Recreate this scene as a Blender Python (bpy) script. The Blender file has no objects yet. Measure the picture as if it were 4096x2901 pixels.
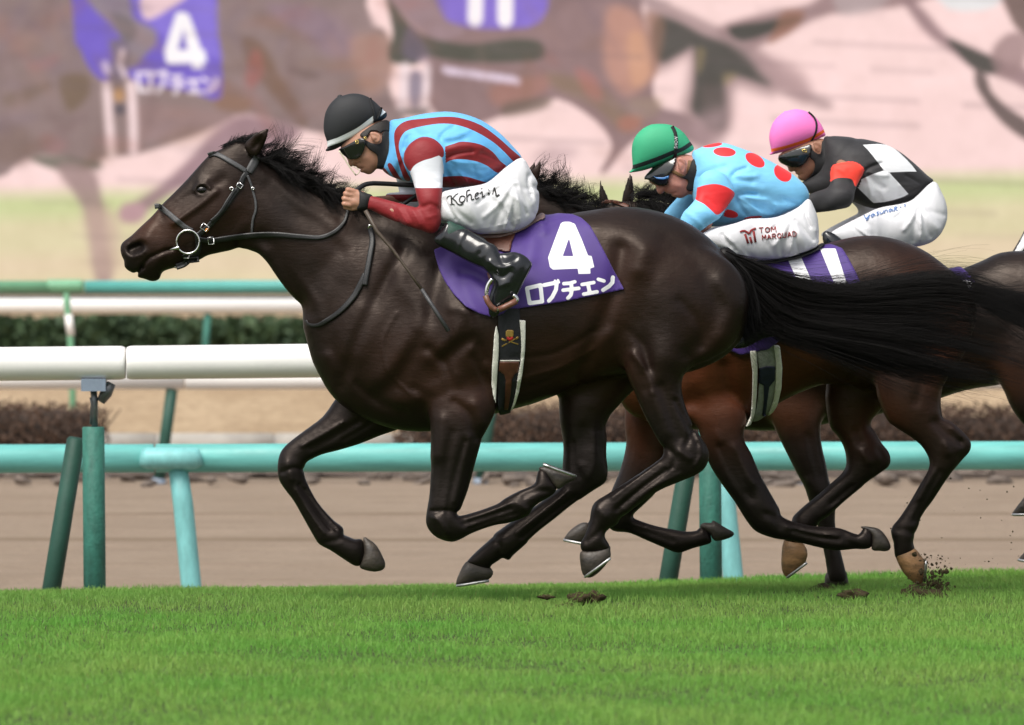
import bpy, bmesh, math, random
import numpy as np
from mathutils import Vector
from mathutils.bvhtree import BVHTree
from mathutils.geometry import delaunay_2d_cdt

random.seed(7); rng = np.random.default_rng(7)
scene = bpy.context.scene
COL = scene.collection

# ------------------------------------------------------------------ camera, sky, sun, exposure
D, HC = 34.0, 1.30                        # metres from the lens to the leading horse, lens height
cam_d = bpy.data.cameras.new('camera'); cam = bpy.data.objects.new('camera', cam_d); COL.objects.link(cam)
cam.location = (0, -D, HC); cam.rotation_euler = (math.radians(90), 0, 0)
cam_d.sensor_width = 36; cam_d.lens = 36 * D / 4.096
cam_d.shift_y = (0.9595 - HC) / 4.096
cam_d.clip_start = 0.5; cam_d.clip_end = 6000
cam_d.dof.use_dof = True; cam_d.dof.focus_distance = D - 0.1; cam_d.dof.aperture_fstop = 6.3
scene.camera = cam
SUN_EL, SUN_AZ = math.radians(56), math.radians(212)      # azimuth measured from +Y, clockwise
w = bpy.data.worlds.new('World'); scene.world = w; w.use_nodes = True
nt = w.node_tree; bg = nt.nodes['Background']
sky = nt.nodes.new('ShaderNodeTexSky'); sky.sky_type = 'NISHITA'; sky.sun_disc = False
sky.sun_elevation = SUN_EL; sky.sun_rotation = SUN_AZ; sky.dust_density = 4.0; sky.air_density = 1.0; sky.ozone_density = 1.0
hs = nt.nodes.new('ShaderNodeHueSaturation'); hs.inputs['Saturation'].default_value = .35      # high thin overcast
nt.links.new(sky.outputs['Color'], hs.inputs['Color']); nt.links.new(hs.outputs['Color'], bg.inputs['Color']); bg.inputs['Strength'].default_value = 0.13
sd = bpy.data.lights.new('sun', 'SUN'); sun = bpy.data.objects.new('sun', sd); COL.objects.link(sun)
sd.energy = 2.0; sd.angle = math.radians(30); sd.color = (1.0, 0.95, 0.87)
sun.rotation_euler = (math.radians(90) - SUN_EL, 0, math.pi - SUN_AZ)
sun.location = (-4, -8, 12)
vs = scene.view_settings
vs.view_transform = 'Standard'; vs.look = 'None'; vs.gamma = 1.0; vs.use_curve_mapping = False; vs.exposure = 0.42
scene.cycles.use_denoising = True

# ------------------------------------------------------------------ helpers: pixels of the photograph -> metres at a depth
def sc(d): return D / (D + d)
def W(pts, d):
    a = np.asarray(pts, float); s = sc(d)
    return np.stack([(a[:, 0] - 2048) / 1000 / s, HC - (a[:, 1] - 1110) / 1000 / s], 1)
def W3(p, d):
    s = sc(d); return Vector(((p[0] - 2048) / 1000 / s, d, HC - (p[1] - 1110) / 1000 / s))
def to_px(v):
    s = D / (D + v[:, 1]); return np.stack([2048 + v[:, 0] * 1000 * s, 1110 - (v[:, 2] - HC) * 1000 * s], 1)
def Zm(x0, y0, s): return lambda L: [(x0 + x / s, y0 + y / s) for x, y in L]
DS = Zm(0, 0, .5598); Z1 = Zm(400, 400, 1.6238); Z2 = Zm(1200, 350, 1.6236); Z3 = Zm(1600, 750, 1.709)
Z4 = Zm(2100, 350, 1.2068); Z5 = Zm(2200, 900, 1.0828); Z6 = Zm(1000, 1400, 1.1465); Z7 = Zm(2480, 450, 2.4989)
Z8 = Zm(3000, 400, 2.4989); Z9 = Zm(1250, 350, 2.952); Z10 = Zm(2850, 1000, 1.8042); Z11 = Zm(1750, 1650, 1.9108)
Z12 = Zm(3000, 1650, 2.0301); Z13 = Zm(1700, 1000, 2.498); Z14 = Zm(1350, 680, 5.7325); Z15 = Zm(1780, 720, 6.197)
Z16 = Zm(2050, 550, 3.0573); Z17 = Zm(450, 700, 3.5277); ZS = Zm(0, 0, 1.1196); ZT = Zm(2000, 0, 1.094)

# ------------------------------------------------------------------ materials
def lin(c): return tuple(((x + .055) / 1.055) ** 2.4 if x > .04045 else x / 12.92 for x in c)
def new_mat(name):
    m = bpy.data.materials.new(name); m.use_nodes = True
    n = m.node_tree.nodes; return m, n, m.node_tree.links, n['Principled BSDF']
def pset(b, **k):
    for a, v in k.items(): b.inputs[a.replace('_', ' ')].default_value = v
def col4(c): return (c[0], c[1], c[2], 1)
def mixc(n, l, fac, a, b):
    x = n.new('ShaderNodeMix'); x.data_type = 'RGBA'
    for sock, v in ((x.inputs[0], fac), (x.inputs[6], a), (x.inputs[7], b)):
        if isinstance(v, (int, float)): sock.default_value = v
        elif isinstance(v, (tuple, list)): sock.default_value = col4(v)
        else: l.new(v, sock)
    return x.outputs[2]
def noise(n, l, scale, detail=4, rough=.55, vec=None, stretch=None, coord='Object'):
    t = n.new('ShaderNodeTexNoise'); t.inputs['Scale'].default_value = scale; t.inputs['Detail'].default_value = detail
    t.inputs['Roughness'].default_value = rough
    if vec is None:
        tc = n.new('ShaderNodeTexCoord'); vec = tc.outputs[coord]
    if stretch:
        mp = n.new('ShaderNodeMapping'); mp.inputs['Scale'].default_value = stretch; l.new(vec, mp.inputs['Vector']); vec = mp.outputs[0]
    l.new(vec, t.inputs['Vector']); return t.outputs['Fac']
def ramp(n, l, f, lo, hi, a=0., b=1.):
    r = n.new('ShaderNodeMapRange'); l.new(f, r.inputs[0])
    for i, v in enumerate((lo, hi, a, b)): r.inputs[i + 1].default_value = v
    return r.outputs[0]
def attr(n, name):
    a = n.new('ShaderNodeAttribute'); a.attribute_name = name; return a
def bump(n, l, b, h, strength=.3, dist=.01):
    x = n.new('ShaderNodeBump'); x.inputs['Strength'].default_value = strength; x.inputs['Distance'].default_value = dist
    l.new(h, x.inputs['Height']); l.new(x.outputs[0], b.inputs['Normal'])
def mat_plain(name, c, rough=.5, var=.15, scale=20, bmp=.15, bdist=.004, stretch=None, **k):
    m, n, l, b = new_mat(name)
    f = noise(n, l, scale, 5, .6, stretch=stretch)
    l.new(mixc(n, l, ramp(n, l, f, .3, .7), tuple(x * (1 - var) for x in c), tuple(min(1, x * (1 + var)) for x in c)), b.inputs['Base Color'])
    f2 = noise(n, l, scale * 6, 3)
    l.new(ramp(n, l, f2, .2, .8, max(0, rough - .07), min(1, rough + .07)), b.inputs['Roughness'])
    if bmp: bump(n, l, b, f2, bmp, bdist)
    pset(b, **k); return m
def mat_pattern(name, base, colours, rough=.45, wrinkle=.35, wscale=14, sheen=.0, edge=.0006, var=.08, stretch=None):
    """cloth whose printed pattern is held by signed-distance attributes p0, p1 ..."""
    m, n, l, b = new_mat(name)
    f = noise(n, l, wscale, 4, .5, stretch=stretch)
    c = mixc(n, l, ramp(n, l, f, .3, .7), tuple(x * (1 - var) for x in base), tuple(min(1, x * (1 + var)) for x in base))
    for i, cc in enumerate(colours):
        a = attr(n, 'p%d' % i)
        c = mixc(n, l, ramp(n, l, a.outputs['Fac'], -edge, edge), c, cc)
    l.new(c, b.inputs['Base Color'])
    b.inputs['Roughness'].default_value = rough; b.inputs['Sheen Weight'].default_value = sheen
    weave = noise(n, l, 420, 2)
    mx = n.new('ShaderNodeMath'); mx.operation = 'MULTIPLY_ADD'; l.new(weave, mx.inputs[0]); mx.inputs[1].default_value = .06; l.new(f, mx.inputs[2])
    bump(n, l, b, mx.outputs[0], wrinkle, .012); return m

# ------------------------------------------------------------------ scene objects
def tag(o, label=None, category=None, group=None, kind=None):
    for k, v in (('label', label), ('category', category), ('group', group), ('kind', kind)):
        if v: o[k] = v
    return o
def thing(name, loc, label, category, group=None):
    o = bpy.data.objects.new(name, None); COL.objects.link(o); o.location = loc; o.empty_display_size = .1
    return tag(o, label, category, group)
def base_of(o):
    p = Vector((0, 0, 0))
    while o is not None: p = p + Vector(o.location); o = o.parent
    return p
def obj(name, v, f, mat, parent=None, loc=None, smooth=True, attrs=None):
    """one mesh object; v in world metres, f an array of quads/tris or a list"""
    v = np.asarray(v, np.float32); me = bpy.data.meshes.new(name)
    off = np.array(base_of(parent) if parent is not None else (loc if loc is not None else (0, 0, 0)), np.float32)
    vv = v - off
    if isinstance(f, np.ndarray) and f.ndim == 2:
        nf, k = f.shape
        me.vertices.add(len(vv)); me.vertices.foreach_set('co', vv.ravel())
        me.loops.add(nf * k); me.loops.foreach_set('vertex_index', f.astype(np.int32).ravel())
        me.polygons.add(nf); me.polygons.foreach_set('loop_start', np.arange(0, nf * k, k, dtype=np.int32))
        me.update(calc_edges=True); me.validate()
    else:
        me.from_pydata(vv.tolist(), [], [tuple(int(i) for i in q) for q in f]); me.validate()
    if smooth: me.polygons.foreach_set('use_smooth', np.ones(len(me.polygons), bool))
    for an, av in (attrs or {}).items():
        a = me.attributes.new(an, 'FLOAT', 'POINT'); a.data.foreach_set('value', np.asarray(av, np.float32))
    me.update()
    o = bpy.data.objects.new(name, me); COL.objects.link(o)
    if mat is not None: me.materials.append(mat)
    if parent is not None: o.parent = parent
    elif loc is not None: o.location = loc
    return o

# ------------------------------------------------------------------ implicit bodies: outlines swelled to round volumes and fused
def smooth_poly(P, n=4, closed=True):
    P = np.asarray(P, float); N = len(P); out = []
    for i in range(N if closed else N - 1):
        if closed: p0, p1, p2, p3 = P[i - 1], P[i], P[(i + 1) % N], P[(i + 2) % N]
        else: p0, p1, p2, p3 = P[max(i - 1, 0)], P[i], P[i + 1], P[min(i + 2, N - 1)]
        for k in range(n):
            t = k / n
            out.append(.5 * ((2 * p1) + (-p0 + p2) * t + (2 * p0 - 5 * p1 + 4 * p2 - p3) * t * t + (-p0 + 3 * p1 - 3 * p2 + p3) * t ** 3))
    if not closed: out.append(P[-1])
    return np.array(out)
def seg_dist2(P, X, Z, closed=True):
    best = np.full(X.shape, 1e9); N = len(P)
    for i in range(N if closed else N - 1):
        a, b = P[i], P[(i + 1) % N]; dx, dz = b - a; L = dx * dx + dz * dz + 1e-12
        t = np.clip(((X - a[0]) * dx + (Z - a[1]) * dz) / L, 0, 1)
        np.minimum(best, (X - a[0] - t * dx) ** 2 + (Z - a[1] - t * dz) ** 2, out=best)
    return best
def inside_poly(P, X, Z):
    c = np.zeros(X.shape, bool); N = len(P)
    for i in range(N):
        a, b = P[i], P[(i + 1) % N]
        if a[1] == b[1]: continue
        c ^= ((a[1] > Z) != (b[1] > Z)) & (X < (b[0] - a[0]) * (Z - a[1]) / (b[1] - a[1]) + a[0])
    return c
def poly_in(P, X, Z):                                   # signed distance, positive inside
    d = np.sqrt(seg_dist2(P, X, Z)); return np.where(inside_poly(P, X, Z), d, -d)
def idw(ctrl, X, Z, p=3):
    num = 0; den = 0
    for x, z, v in ctrl:
        w_ = 1 / (((X - x) ** 2 + (Z - z) ** 2) ** (p / 2) + 1e-6); num = num + w_ * v; den = den + w_
    return num / den
def ctrlW(c, d):
    q = W([(a, b) for a, b, _ in c], d); return [(q[i, 0], q[i, 1], c[i][2]) for i in range(len(c))]
class Part:
    """a side outline swelled like a soap film: depth follows the local width times `ratio`"""
    def __init__(s, px, d=0., y0=0., ratio=.8, k=.03, strokes=(), smooth=3, res=.008, m=.06, amp_scale=1.):
        ym = y0 if isinstance(y0, (int, float)) else float(np.mean([c[2] for c in y0]))
        P = W(px, d + ym); P = smooth_poly(P, smooth) if smooth else P
        s.k = k; s.P = P; s.m = m; s.d = d
        lo, hi = P.min(0) - m, P.max(0) + m
        s.gx = np.arange(lo[0], hi[0] + res, res); s.gz = np.arange(lo[1], hi[1] + res, res); s.res = res
        X, Z = np.meshgrid(s.gx, s.gz, indexing='ij')
        sdm = poly_in(P, X, Z); ins = sdm > 0
        A = sdm.max(); u = np.where(ins, np.maximum(2 * A * sdm - sdm ** 2, 0) * .8, 0.)
        nn = max(6, 2.6 * A / res); om = 2 / (1 + math.sin(math.pi / nn)); it = int(nn * 2.2) + 25
        ii, jj = np.indices(u.shape); mk = [ins & ((ii + jj) % 2 == c) for c in (0, 1)]
        for arr in mk: arr[0] = arr[-1] = False; arr[:, 0] = arr[:, -1] = False
        for _ in range(it):
            for c in (0, 1):
                g = np.zeros_like(u)
                g[1:-1, 1:-1] = (u[2:, 1:-1] + u[:-2, 1:-1] + u[1:-1, 2:] + u[1:-1, :-2] + 2 * res * res) * .25
                u = np.where(mk[c], u + om * (g - u), u)
        known = sdm > 1.6 * res; R = np.where(known, u / np.maximum(sdm, 1e-6), 0.)
        for _ in range(400):
            if known.all(): break
            num = np.zeros_like(R); den = np.zeros_like(R)
            for a in (-1, 0, 1):
                for b in (-1, 0, 1):
                    k_ = np.roll(np.roll(known, a, 0), b, 1); num += np.where(k_, np.roll(np.roll(R, a, 0), b, 1), 0); den += k_
            new = (~known) & (den > 0); R = np.where(new, num / np.maximum(den, 1), R); known = known | new
        s.sd = sdm; s.u = R * sdm; s.A = math.sqrt(max(u.max(), 1e-6))
        s.r = np.full(X.shape, ratio, float) if isinstance(ratio, (int, float)) else idw(ctrlW(ratio, d + ym), X, Z)
        s.y = np.full(X.shape, d + y0, float) if isinstance(y0, (int, float)) else d + idw(ctrlW(y0, d + ym), X, Z)
        s.mk = np.zeros(X.shape); amps = amp_scale
        for pts, wd, amp in strokes:
            amp = amp * amps
            q = W(pts, d + ym); q = smooth_poly(q, 4, False) if len(q) > 2 else q
            s.mk += amp * np.exp(-seg_dist2(q, X, Z, False) / wd ** 2) if len(q) > 1 else amp * np.exp(-((X - q[0, 0]) ** 2 + (Z - q[0, 1]) ** 2) / wd ** 2)
        s.hmax = float((s.r * np.sqrt(np.maximum(s.u, 0))).max())
        s.lo = np.array([lo[0], s.y.min() - s.hmax - m, lo[1]]); s.hi = np.array([hi[0], s.y.max() + s.hmax + m, hi[1]])
    def samp(s, a, xs, zs):
        fx = np.clip((xs - s.gx[0]) / s.res, 0, len(s.gx) - 1.001); fz = np.clip((zs - s.gz[0]) / s.res, 0, len(s.gz) - 1.001)
        i = fx.astype(int); j = fz.astype(int); p = (fx - i)[:, None]; q = (fz - j)[None]
        return a[np.ix_(i, j)] * (1 - p) * (1 - q) + a[np.ix_(i + 1, j)] * p * (1 - q) + a[np.ix_(i, j + 1)] * (1 - p) * q + a[np.ix_(i + 1, j + 1)] * p * q
    def ev(s, xs, ys, zs):
        u = s.samp(s.u, xs, zs).astype(np.float32); r = s.samp(s.r, xs, zs).astype(np.float32)
        y0 = s.samp(s.y, xs, zs).astype(np.float32); mk = s.samp(s.mk, xs, zs).astype(np.float32)
        ux, uz = np.gradient(u, xs[1] - xs[0], zs[1] - zs[0]); g2 = ux ** 2 + uz ** 2
        dy = (ys.astype(np.float32)[None, :, None] - y0[:, None, :]) / r[:, None, :]
        q = np.sqrt(np.maximum(dy * dy + (s.A ** 2 - u)[:, None, :], 1e-8)); f = q - s.A
        g = np.sqrt(g2[:, None, :] / 4 + (dy / r[:, None, :]) ** 2) / q
        e = np.maximum(-s.samp(s.sd, xs, zs), -.4).astype(np.float32)
        return np.clip(np.maximum(f / np.maximum(g, .22), e[:, None, :]), -.4, .4) - mk[:, None, :]
class Cap:
    """chain of round cones in metres: pts [(x,y,z,r)...]"""
    def __init__(s, pts, k=.008):
        s.p = np.array(pts, float); s.k = k; r = s.p[:, 3].max() + .03
        s.lo = s.p[:, :3].min(0) - r; s.hi = s.p[:, :3].max(0) + r
    def ev(s, xs, ys, zs):
        X = xs[:, None, None]; Y = ys[None, :, None]; Z = zs[None, None, :]; f = np.full((len(xs), len(ys), len(zs)), 9., np.float32)
        for a, b in zip(s.p[:-1], s.p[1:]):
            e = b[:3] - a[:3]; L = e @ e + 1e-12
            t = np.clip(((X - a[0]) * e[0] + (Y - a[1]) * e[1] + (Z - a[2]) * e[2]) / L, 0, 1)
            f = np.minimum(f, np.sqrt((X - a[0] - t * e[0]) ** 2 + (Y - a[1] - t * e[1]) ** 2 + (Z - a[2] - t * e[2]) ** 2) - (a[3] + t * (b[3] - a[3])))
        return f
class Field:
    def __init__(s, parts): s.parts = parts
    def box(s): return np.min([p.lo for p in s.parts], 0), np.max([p.hi for p in s.parts], 0)
    def ev(s, xs, ys, zs):
        F = np.full((len(xs), len(ys), len(zs)), .4, np.float32)
        for p in s.parts:
            i0, i1 = np.searchsorted(xs, [p.lo[0], p.hi[0]]); j0, j1 = np.searchsorted(ys, [p.lo[1], p.hi[1]]); k0, k1 = np.searchsorted(zs, [p.lo[2], p.hi[2]])
            if i1 - i0 < 2 or j1 - j0 < 2 or k1 - k0 < 2: continue
            f = p.ev(xs[i0:i1], ys[j0:j1], zs[k0:k1]).astype(np.float32); S = F[i0:i1, j0:j1, k0:k1]
            h = np.maximum(p.k - np.abs(S - f), 0)
            F[i0:i1, j0:j1, k0:k1] = np.minimum(S, f) - h * h / (4 * p.k)
        return F
def axes(lo, hi, vox): return [np.arange(lo[i] - 2 * vox, hi[i] + 3 * vox, vox) for i in range(3)]
def nets(F, xs, ys, zs, smooth=3):
    """surface nets with a little Taubin smoothing"""
    n = F.shape; ins = F < 0; h = xs[1] - xs[0]
    c = np.zeros((n[0] - 1, n[1] - 1, n[2] - 1), np.int8)
    for a in (0, 1):
        for b in (0, 1):
            for e in (0, 1): c += ins[a:n[0] - 1 + a, b:n[1] - 1 + b, e:n[2] - 1 + e]
    cells = np.argwhere((c > 0) & (c < 8)); idx = -np.ones(c.shape, np.int64); idx[tuple(cells.T)] = np.arange(len(cells))
    acc = np.zeros((len(cells), 3)); cnt = np.zeros(len(cells)); i, j, k = cells.T
    cor = [(a, b, e) for a in (0, 1) for b in (0, 1) for e in (0, 1)]
    for p in cor:
        for ax in range(3):
            if p[ax]: continue
            q = list(p); q[ax] = 1
            f0 = F[i + p[0], j + p[1], k + p[2]]; f1 = F[i + q[0], j + q[1], k + q[2]]; x = (f0 < 0) != (f1 < 0)
            t = np.where(x, f0 / np.where(x, f0 - f1, 1), 0)
            for b in range(3): acc[:, b] += np.where(x, p[b] + (t if b == ax else 0), 0)
            cnt += x
    V = (cells + acc / cnt[:, None]) * h + np.array([xs[0], ys[0], zs[0]])
    Q = []
    for ax in range(3):
        sl0 = [slice(None)] * 3; sl1 = [slice(None)] * 3; sl0[ax] = slice(0, -1); sl1[ax] = slice(1, None)
        a0 = ins[tuple(sl0)]; E = np.argwhere(a0 != ins[tuple(sl1)]); o1, o2 = [(1, 2), (2, 0), (0, 1)][ax]
        E = E[(E[:, o1] > 0) & (E[:, o2] > 0) & (E[:, o1] < n[o1] - 1) & (E[:, o2] < n[o2] - 1)]
        flip = a0[tuple(E.T)]; q = []
        for da, db in ((1, 1), (0, 1), (0, 0), (1, 0)):
            G = E.copy(); G[:, o1] -= da; G[:, o2] -= db; q.append(idx[tuple(G.T)])
        q = np.stack(q, 1); q[~flip] = q[~flip][:, ::-1]; Q.append(q)
    Q = np.concatenate(Q); Q = Q[(Q >= 0).all(1)]
    if smooth:
        e = np.concatenate([Q[:, [0, 1]], Q[:, [1, 2]], Q[:, [2, 3]], Q[:, [3, 0]]]); deg = np.bincount(e[:, 0], minlength=len(V)) + np.bincount(e[:, 1], minlength=len(V))
        for it in range(smooth):
            for lam in (.55, -.56):
                S = np.stack([np.bincount(e[:, 0], V[e[:, 1], b], len(V)) + np.bincount(e[:, 1], V[e[:, 0], b], len(V)) for b in range(3)], 1)
                V = V + lam * (S / np.maximum(deg, 1)[:, None] - V)
    return V, Q
def body(field, vox, smooth=3):
    xs, ys, zs = axes(*field.box(), vox); return nets(field.ev(xs, ys, zs), xs, ys, zs, smooth)
def shell(field, px, d, off, vox=.005, inner=-.012, yr=None, smooth=2, round_=True, wr=None):
    """a cloth of thickness `off` lying on a body, cut to an outline seen from the side"""
    P = W(px, d); P = smooth_poly(P, 3) if round_ else P
    flo, fhi = field.box(); lo = np.array([P[:, 0].min(), flo[1], P[:, 1].min()]) - .02; hi = np.array([P[:, 0].max(), fhi[1], P[:, 1].max()]) + .02
    if yr: lo[1], hi[1] = yr
    xs, ys, zs = axes(lo, hi, vox); F = field.ev(xs, ys, zs)
    X, Z = np.meshgrid(xs, zs, indexing='ij'); s2 = -poly_in(P, X, Z).astype(np.float32)
    G = F - off
    if wr is not None: G = G - wr(X, Z)[:, None, :].astype(np.float32)
    return nets(np.maximum(np.maximum(G, inner - F), s2[:, None, :]), xs, ys, zs, smooth)
def join(*vf):
    V = []; Fq = []; o = 0
    for v, f in vf: V.append(np.asarray(v)); Fq.append(np.asarray(f) + o); o += len(v)
    return np.concatenate(V), np.concatenate(Fq)
def tube(pts, r, n=8, cap=True):
    """tube along 3D points; r scalar or list; returns verts, quads"""
    P = np.asarray(pts, float); R = np.full(len(P), r, float) if np.isscalar(r) else np.asarray(r, float)
    T = np.gradient(P, axis=0); T /= np.linalg.norm(T, axis=1)[:, None] + 1e-9
    up = np.array([0, 1., 0]); V = []
    for p, t, rr in zip(P, T, R):
        a = np.cross(t, up); 
        if np.linalg.norm(a) < .1: a = np.cross(t, [1., 0, 0])
        a /= np.linalg.norm(a); b = np.cross(t, a)
        ang = np.arange(n) * 2 * math.pi / n; V.append(p + rr * (np.cos(ang)[:, None] * a + np.sin(ang)[:, None] * b))
    V = np.concatenate(V); F = []
    for i in range(len(P) - 1):
        for j in range(n): F.append((i * n + j, i * n + (j + 1) % n, (i + 1) * n + (j + 1) % n, (i + 1) * n + j))
    if cap:
        V = np.concatenate([V, P[:1], P[-1:]]); c0 = len(V) - 2
        for j in range(n): F.append((c0, (j + 1) % n, j, j)); F.append((c0 + 1, (len(P) - 1) * n + j, (len(P) - 1) * n + (j + 1) % n, (len(P) - 1) * n + (j + 1) % n))
    return V, [tuple(dict.fromkeys(q)) for q in F]
def joinl(*vf):
    V = []; F = []; o = 0
    for v, f in vf:
        V.append(np.asarray(v)); F += [tuple(i + o for i in q) for q in f]; o += len(v)
    return np.concatenate(V), F
def bvh_of(*objs):
    V = []; F = []; o = 0
    for ob in objs:
        mw = base_of(ob); vs_ = [v.co + mw for v in ob.data.vertices]; V += vs_; F += [tuple(i + o for i in p.vertices) for p in ob.data.polygons]; o += len(vs_)
    return BVHTree.FromPolygons(V, F)
CAM = Vector((0, -D, HC))
def hit(bvh, px, d=0.):
    """where the surface lies behind a pixel: point and normal"""
    t = W3(px, d); dr = (t - CAM).normalized(); o = CAM + dr * (D + d - 1.2 if d > -5 else 0)
    h = bvh.ray_cast(o, dr); return (h[0], h[1]) if h[0] is not None else (None, None)
def strap(bvh, px, d, width, thick=.004, off=.002, ydef=-.1, n=6, arc=0.):
    """flat strap lying on a body along a pixel path, with real thickness"""
    P = smooth_poly(np.array(px, float), n, False) if len(px) > 2 else np.array(px, float)
    wpx = (width if np.ndim(width) else np.full(len(P), width)) 
    if len(wpx) != len(P): wpx = np.interp(np.linspace(0, 1, len(P)), np.linspace(0, 1, len(wpx)), wpx)
    T = np.gradient(P, axis=0); T /= np.linalg.norm(T, axis=1)[:, None] + 1e-9; N = np.stack([-T[:, 1], T[:, 0]], 1)
    cols = 4; rows = []; lasty = None
    for p, nn, wd in zip(P, N, wpx):
        row = []
        for c in range(cols):
            q = p + nn * (c / (cols - 1) - .5) * wd * 1000 * sc(d)
            h, nr = hit(bvh, q, d) if bvh else (None, None)
            row.append((q, h.y if h is not None else None))
        ys_ = [y for _, y in row if y is not None]; ym = min(ys_) if ys_ else (lasty if lasty is not None else d + ydef); lasty = ym
        rows.append([W3(q, (y if y is not None and y - ym < .03 else ym) - off) for q, y in row])
    V = []; F = []; K = cols
    for r_ in rows: V += [tuple(v + Vector((0, -thick, 0))) for v in r_] + [tuple(v + Vector((0, off + .003, 0))) for v in r_]
    n2 = 2 * K
    for i in range(len(rows) - 1):
        a = i * n2; b = a + n2
        for j in range(K - 1): F += [(a + j, a + j + 1, b + j + 1, b + j), (a + K + j, b + K + j, b + K + j + 1, a + K + j + 1)]
        F += [(a, b, b + K, a + K), (a + K - 1, a + 2 * K - 1, b + 2 * K - 1, b + K - 1)]
    e = (len(rows) - 1) * n2
    for j in range(K - 1): F += [(j, K + j, K + j + 1, j + 1), (e + j, e + j + 1, e + K + j + 1, e + K + j)]
    return np.array(V), F
def patch(bvh, px, d, off=.002, thick=.003, g=8., ydef=-.2, round_=False):
    """a filled outline laid on a body, as a thin solid piece"""
    P = np.array(px, float); P = smooth_poly(P, 3) if round_ else P
    Q = []
    for a, b in zip(P, np.roll(P, -1, 0)):
        k = max(1, int(np.hypot(*(b - a)) / g)); Q += [a + (b - a) * t / k for t in range(k)]
    Q = np.array(Q); nb = len(Q)
    xs = np.arange(Q[:, 0].min(), Q[:, 0].max(), g); ys_ = np.arange(Q[:, 1].min(), Q[:, 1].max(), g)
    X, Y = np.meshgrid(xs, ys_); ok = poly_in(Q, X, Y) > g * .4
    pts = [Vector(p) for p in Q] + [Vector((x, y)) for x, y in zip(X[ok], Y[ok])]
    r = delaunay_2d_cdt(pts, [(i, (i + 1) % nb) for i in range(nb)], [], 1, 1e-4)
    v2, f2 = r[0], r[2]; V = []; last = d + ydef
    ysurf = []
    for p in v2:
        h, _ = hit(bvh, p, d); ysurf.append(h.y if h is not None else None)
    known = [y for y in ysurf if y is not None]; dm = float(np.median(known)) if known else d + ydef
    for p, y in zip(v2, ysurf):
        V.append(tuple(W3(p, (y if y is not None else dm) - off - thick)))
    n = len(V); Bk = [(x, y + thick + off + .002, z) for x, y, z in V]
    F = [tuple(q) for q in f2]
    # make the front face the lens
    def area(q): a, b, c = (V[q[0]], V[q[1]], V[q[2]]); return (b[0] - a[0]) * (c[2] - a[2]) - (b[2] - a[2]) * (c[0] - a[0])
    F = [q if area(q) > 0 else q[::-1] for q in F]
    ed = {}
    for q in F:
        for i in range(len(q)): ed[(q[i], q[(i + 1) % len(q)])] = 1
    side = [(a, b) for (a, b) in ed if (b, a) not in ed]
    F2 = F + [tuple(i + n for i in q[::-1]) for q in F] + [(b, a, a + n, b + n) for a, b in side]
    return np.array(V + Bk), F2
def strands(guides, radius, taper=.25):
    """hair: array (N,K,3) of points, three-sided tapering strands in one mesh"""
    G = np.asarray(guides, float); N, K, _ = G.shape
    T = np.gradient(G, axis=1); T /= np.linalg.norm(T, axis=2)[..., None] + 1e-9
    A = np.cross(T, np.array([.3, 1., .1])); A /= np.linalg.norm(A, axis=2)[..., None] + 1e-9; B = np.cross(T, A)
    rr = (np.linspace(1, taper, K)[None, :] * np.asarray(radius).reshape(-1, 1))[..., None]
    V = np.stack([G + rr * (math.cos(a) * A + math.sin(a) * B) for a in (0, 2.094, 4.189)], 2)   # N,K,3,3
    idx = np.arange(N * K * 3).reshape(N, K, 3); F = []
    for j in range(3):
        F.append(np.stack([idx[:, :-1, j], idx[:, :-1, (j + 1) % 3], idx[:, 1:, (j + 1) % 3], idx[:, 1:, j]], -1).reshape(-1, 4))
    return V.reshape(-1, 3), np.concatenate(F)
def sphere(c, r, nu=20, nv=12):
    V = []; F = []; r = np.array(r if np.ndim(r) else (r, r, r), float)
    for i in range(nv + 1):
        for j in range(nu):
            t = math.pi * i / nv; p = 2 * math.pi * j / nu; V.append(np.array(c) + r * np.array((math.sin(t) * math.cos(p), math.sin(t) * math.sin(p), math.cos(t))))
    for i in range(nv):
        for j in range(nu):
            F.append((i * nu + j, i * nu + (j + 1) % nu, (i + 1) * nu + (j + 1) % nu, (i + 1) * nu + j))
    return np.array(V), F
def box(lo, hi):
    x0, y0, z0 = lo; x1, y1, z1 = hi
    return np.array([(x0, y0, z0), (x1, y0, z0), (x1, y1, z0), (x0, y1, z0), (x0, y0, z1), (x1, y0, z1), (x1, y1, z1), (x0, y1, z1)], float), [(0, 3, 2, 1), (4, 5, 6, 7), (0, 1, 5, 4), (1, 2, 6, 5), (2, 3, 7, 6), (3, 0, 4, 7)]

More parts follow.
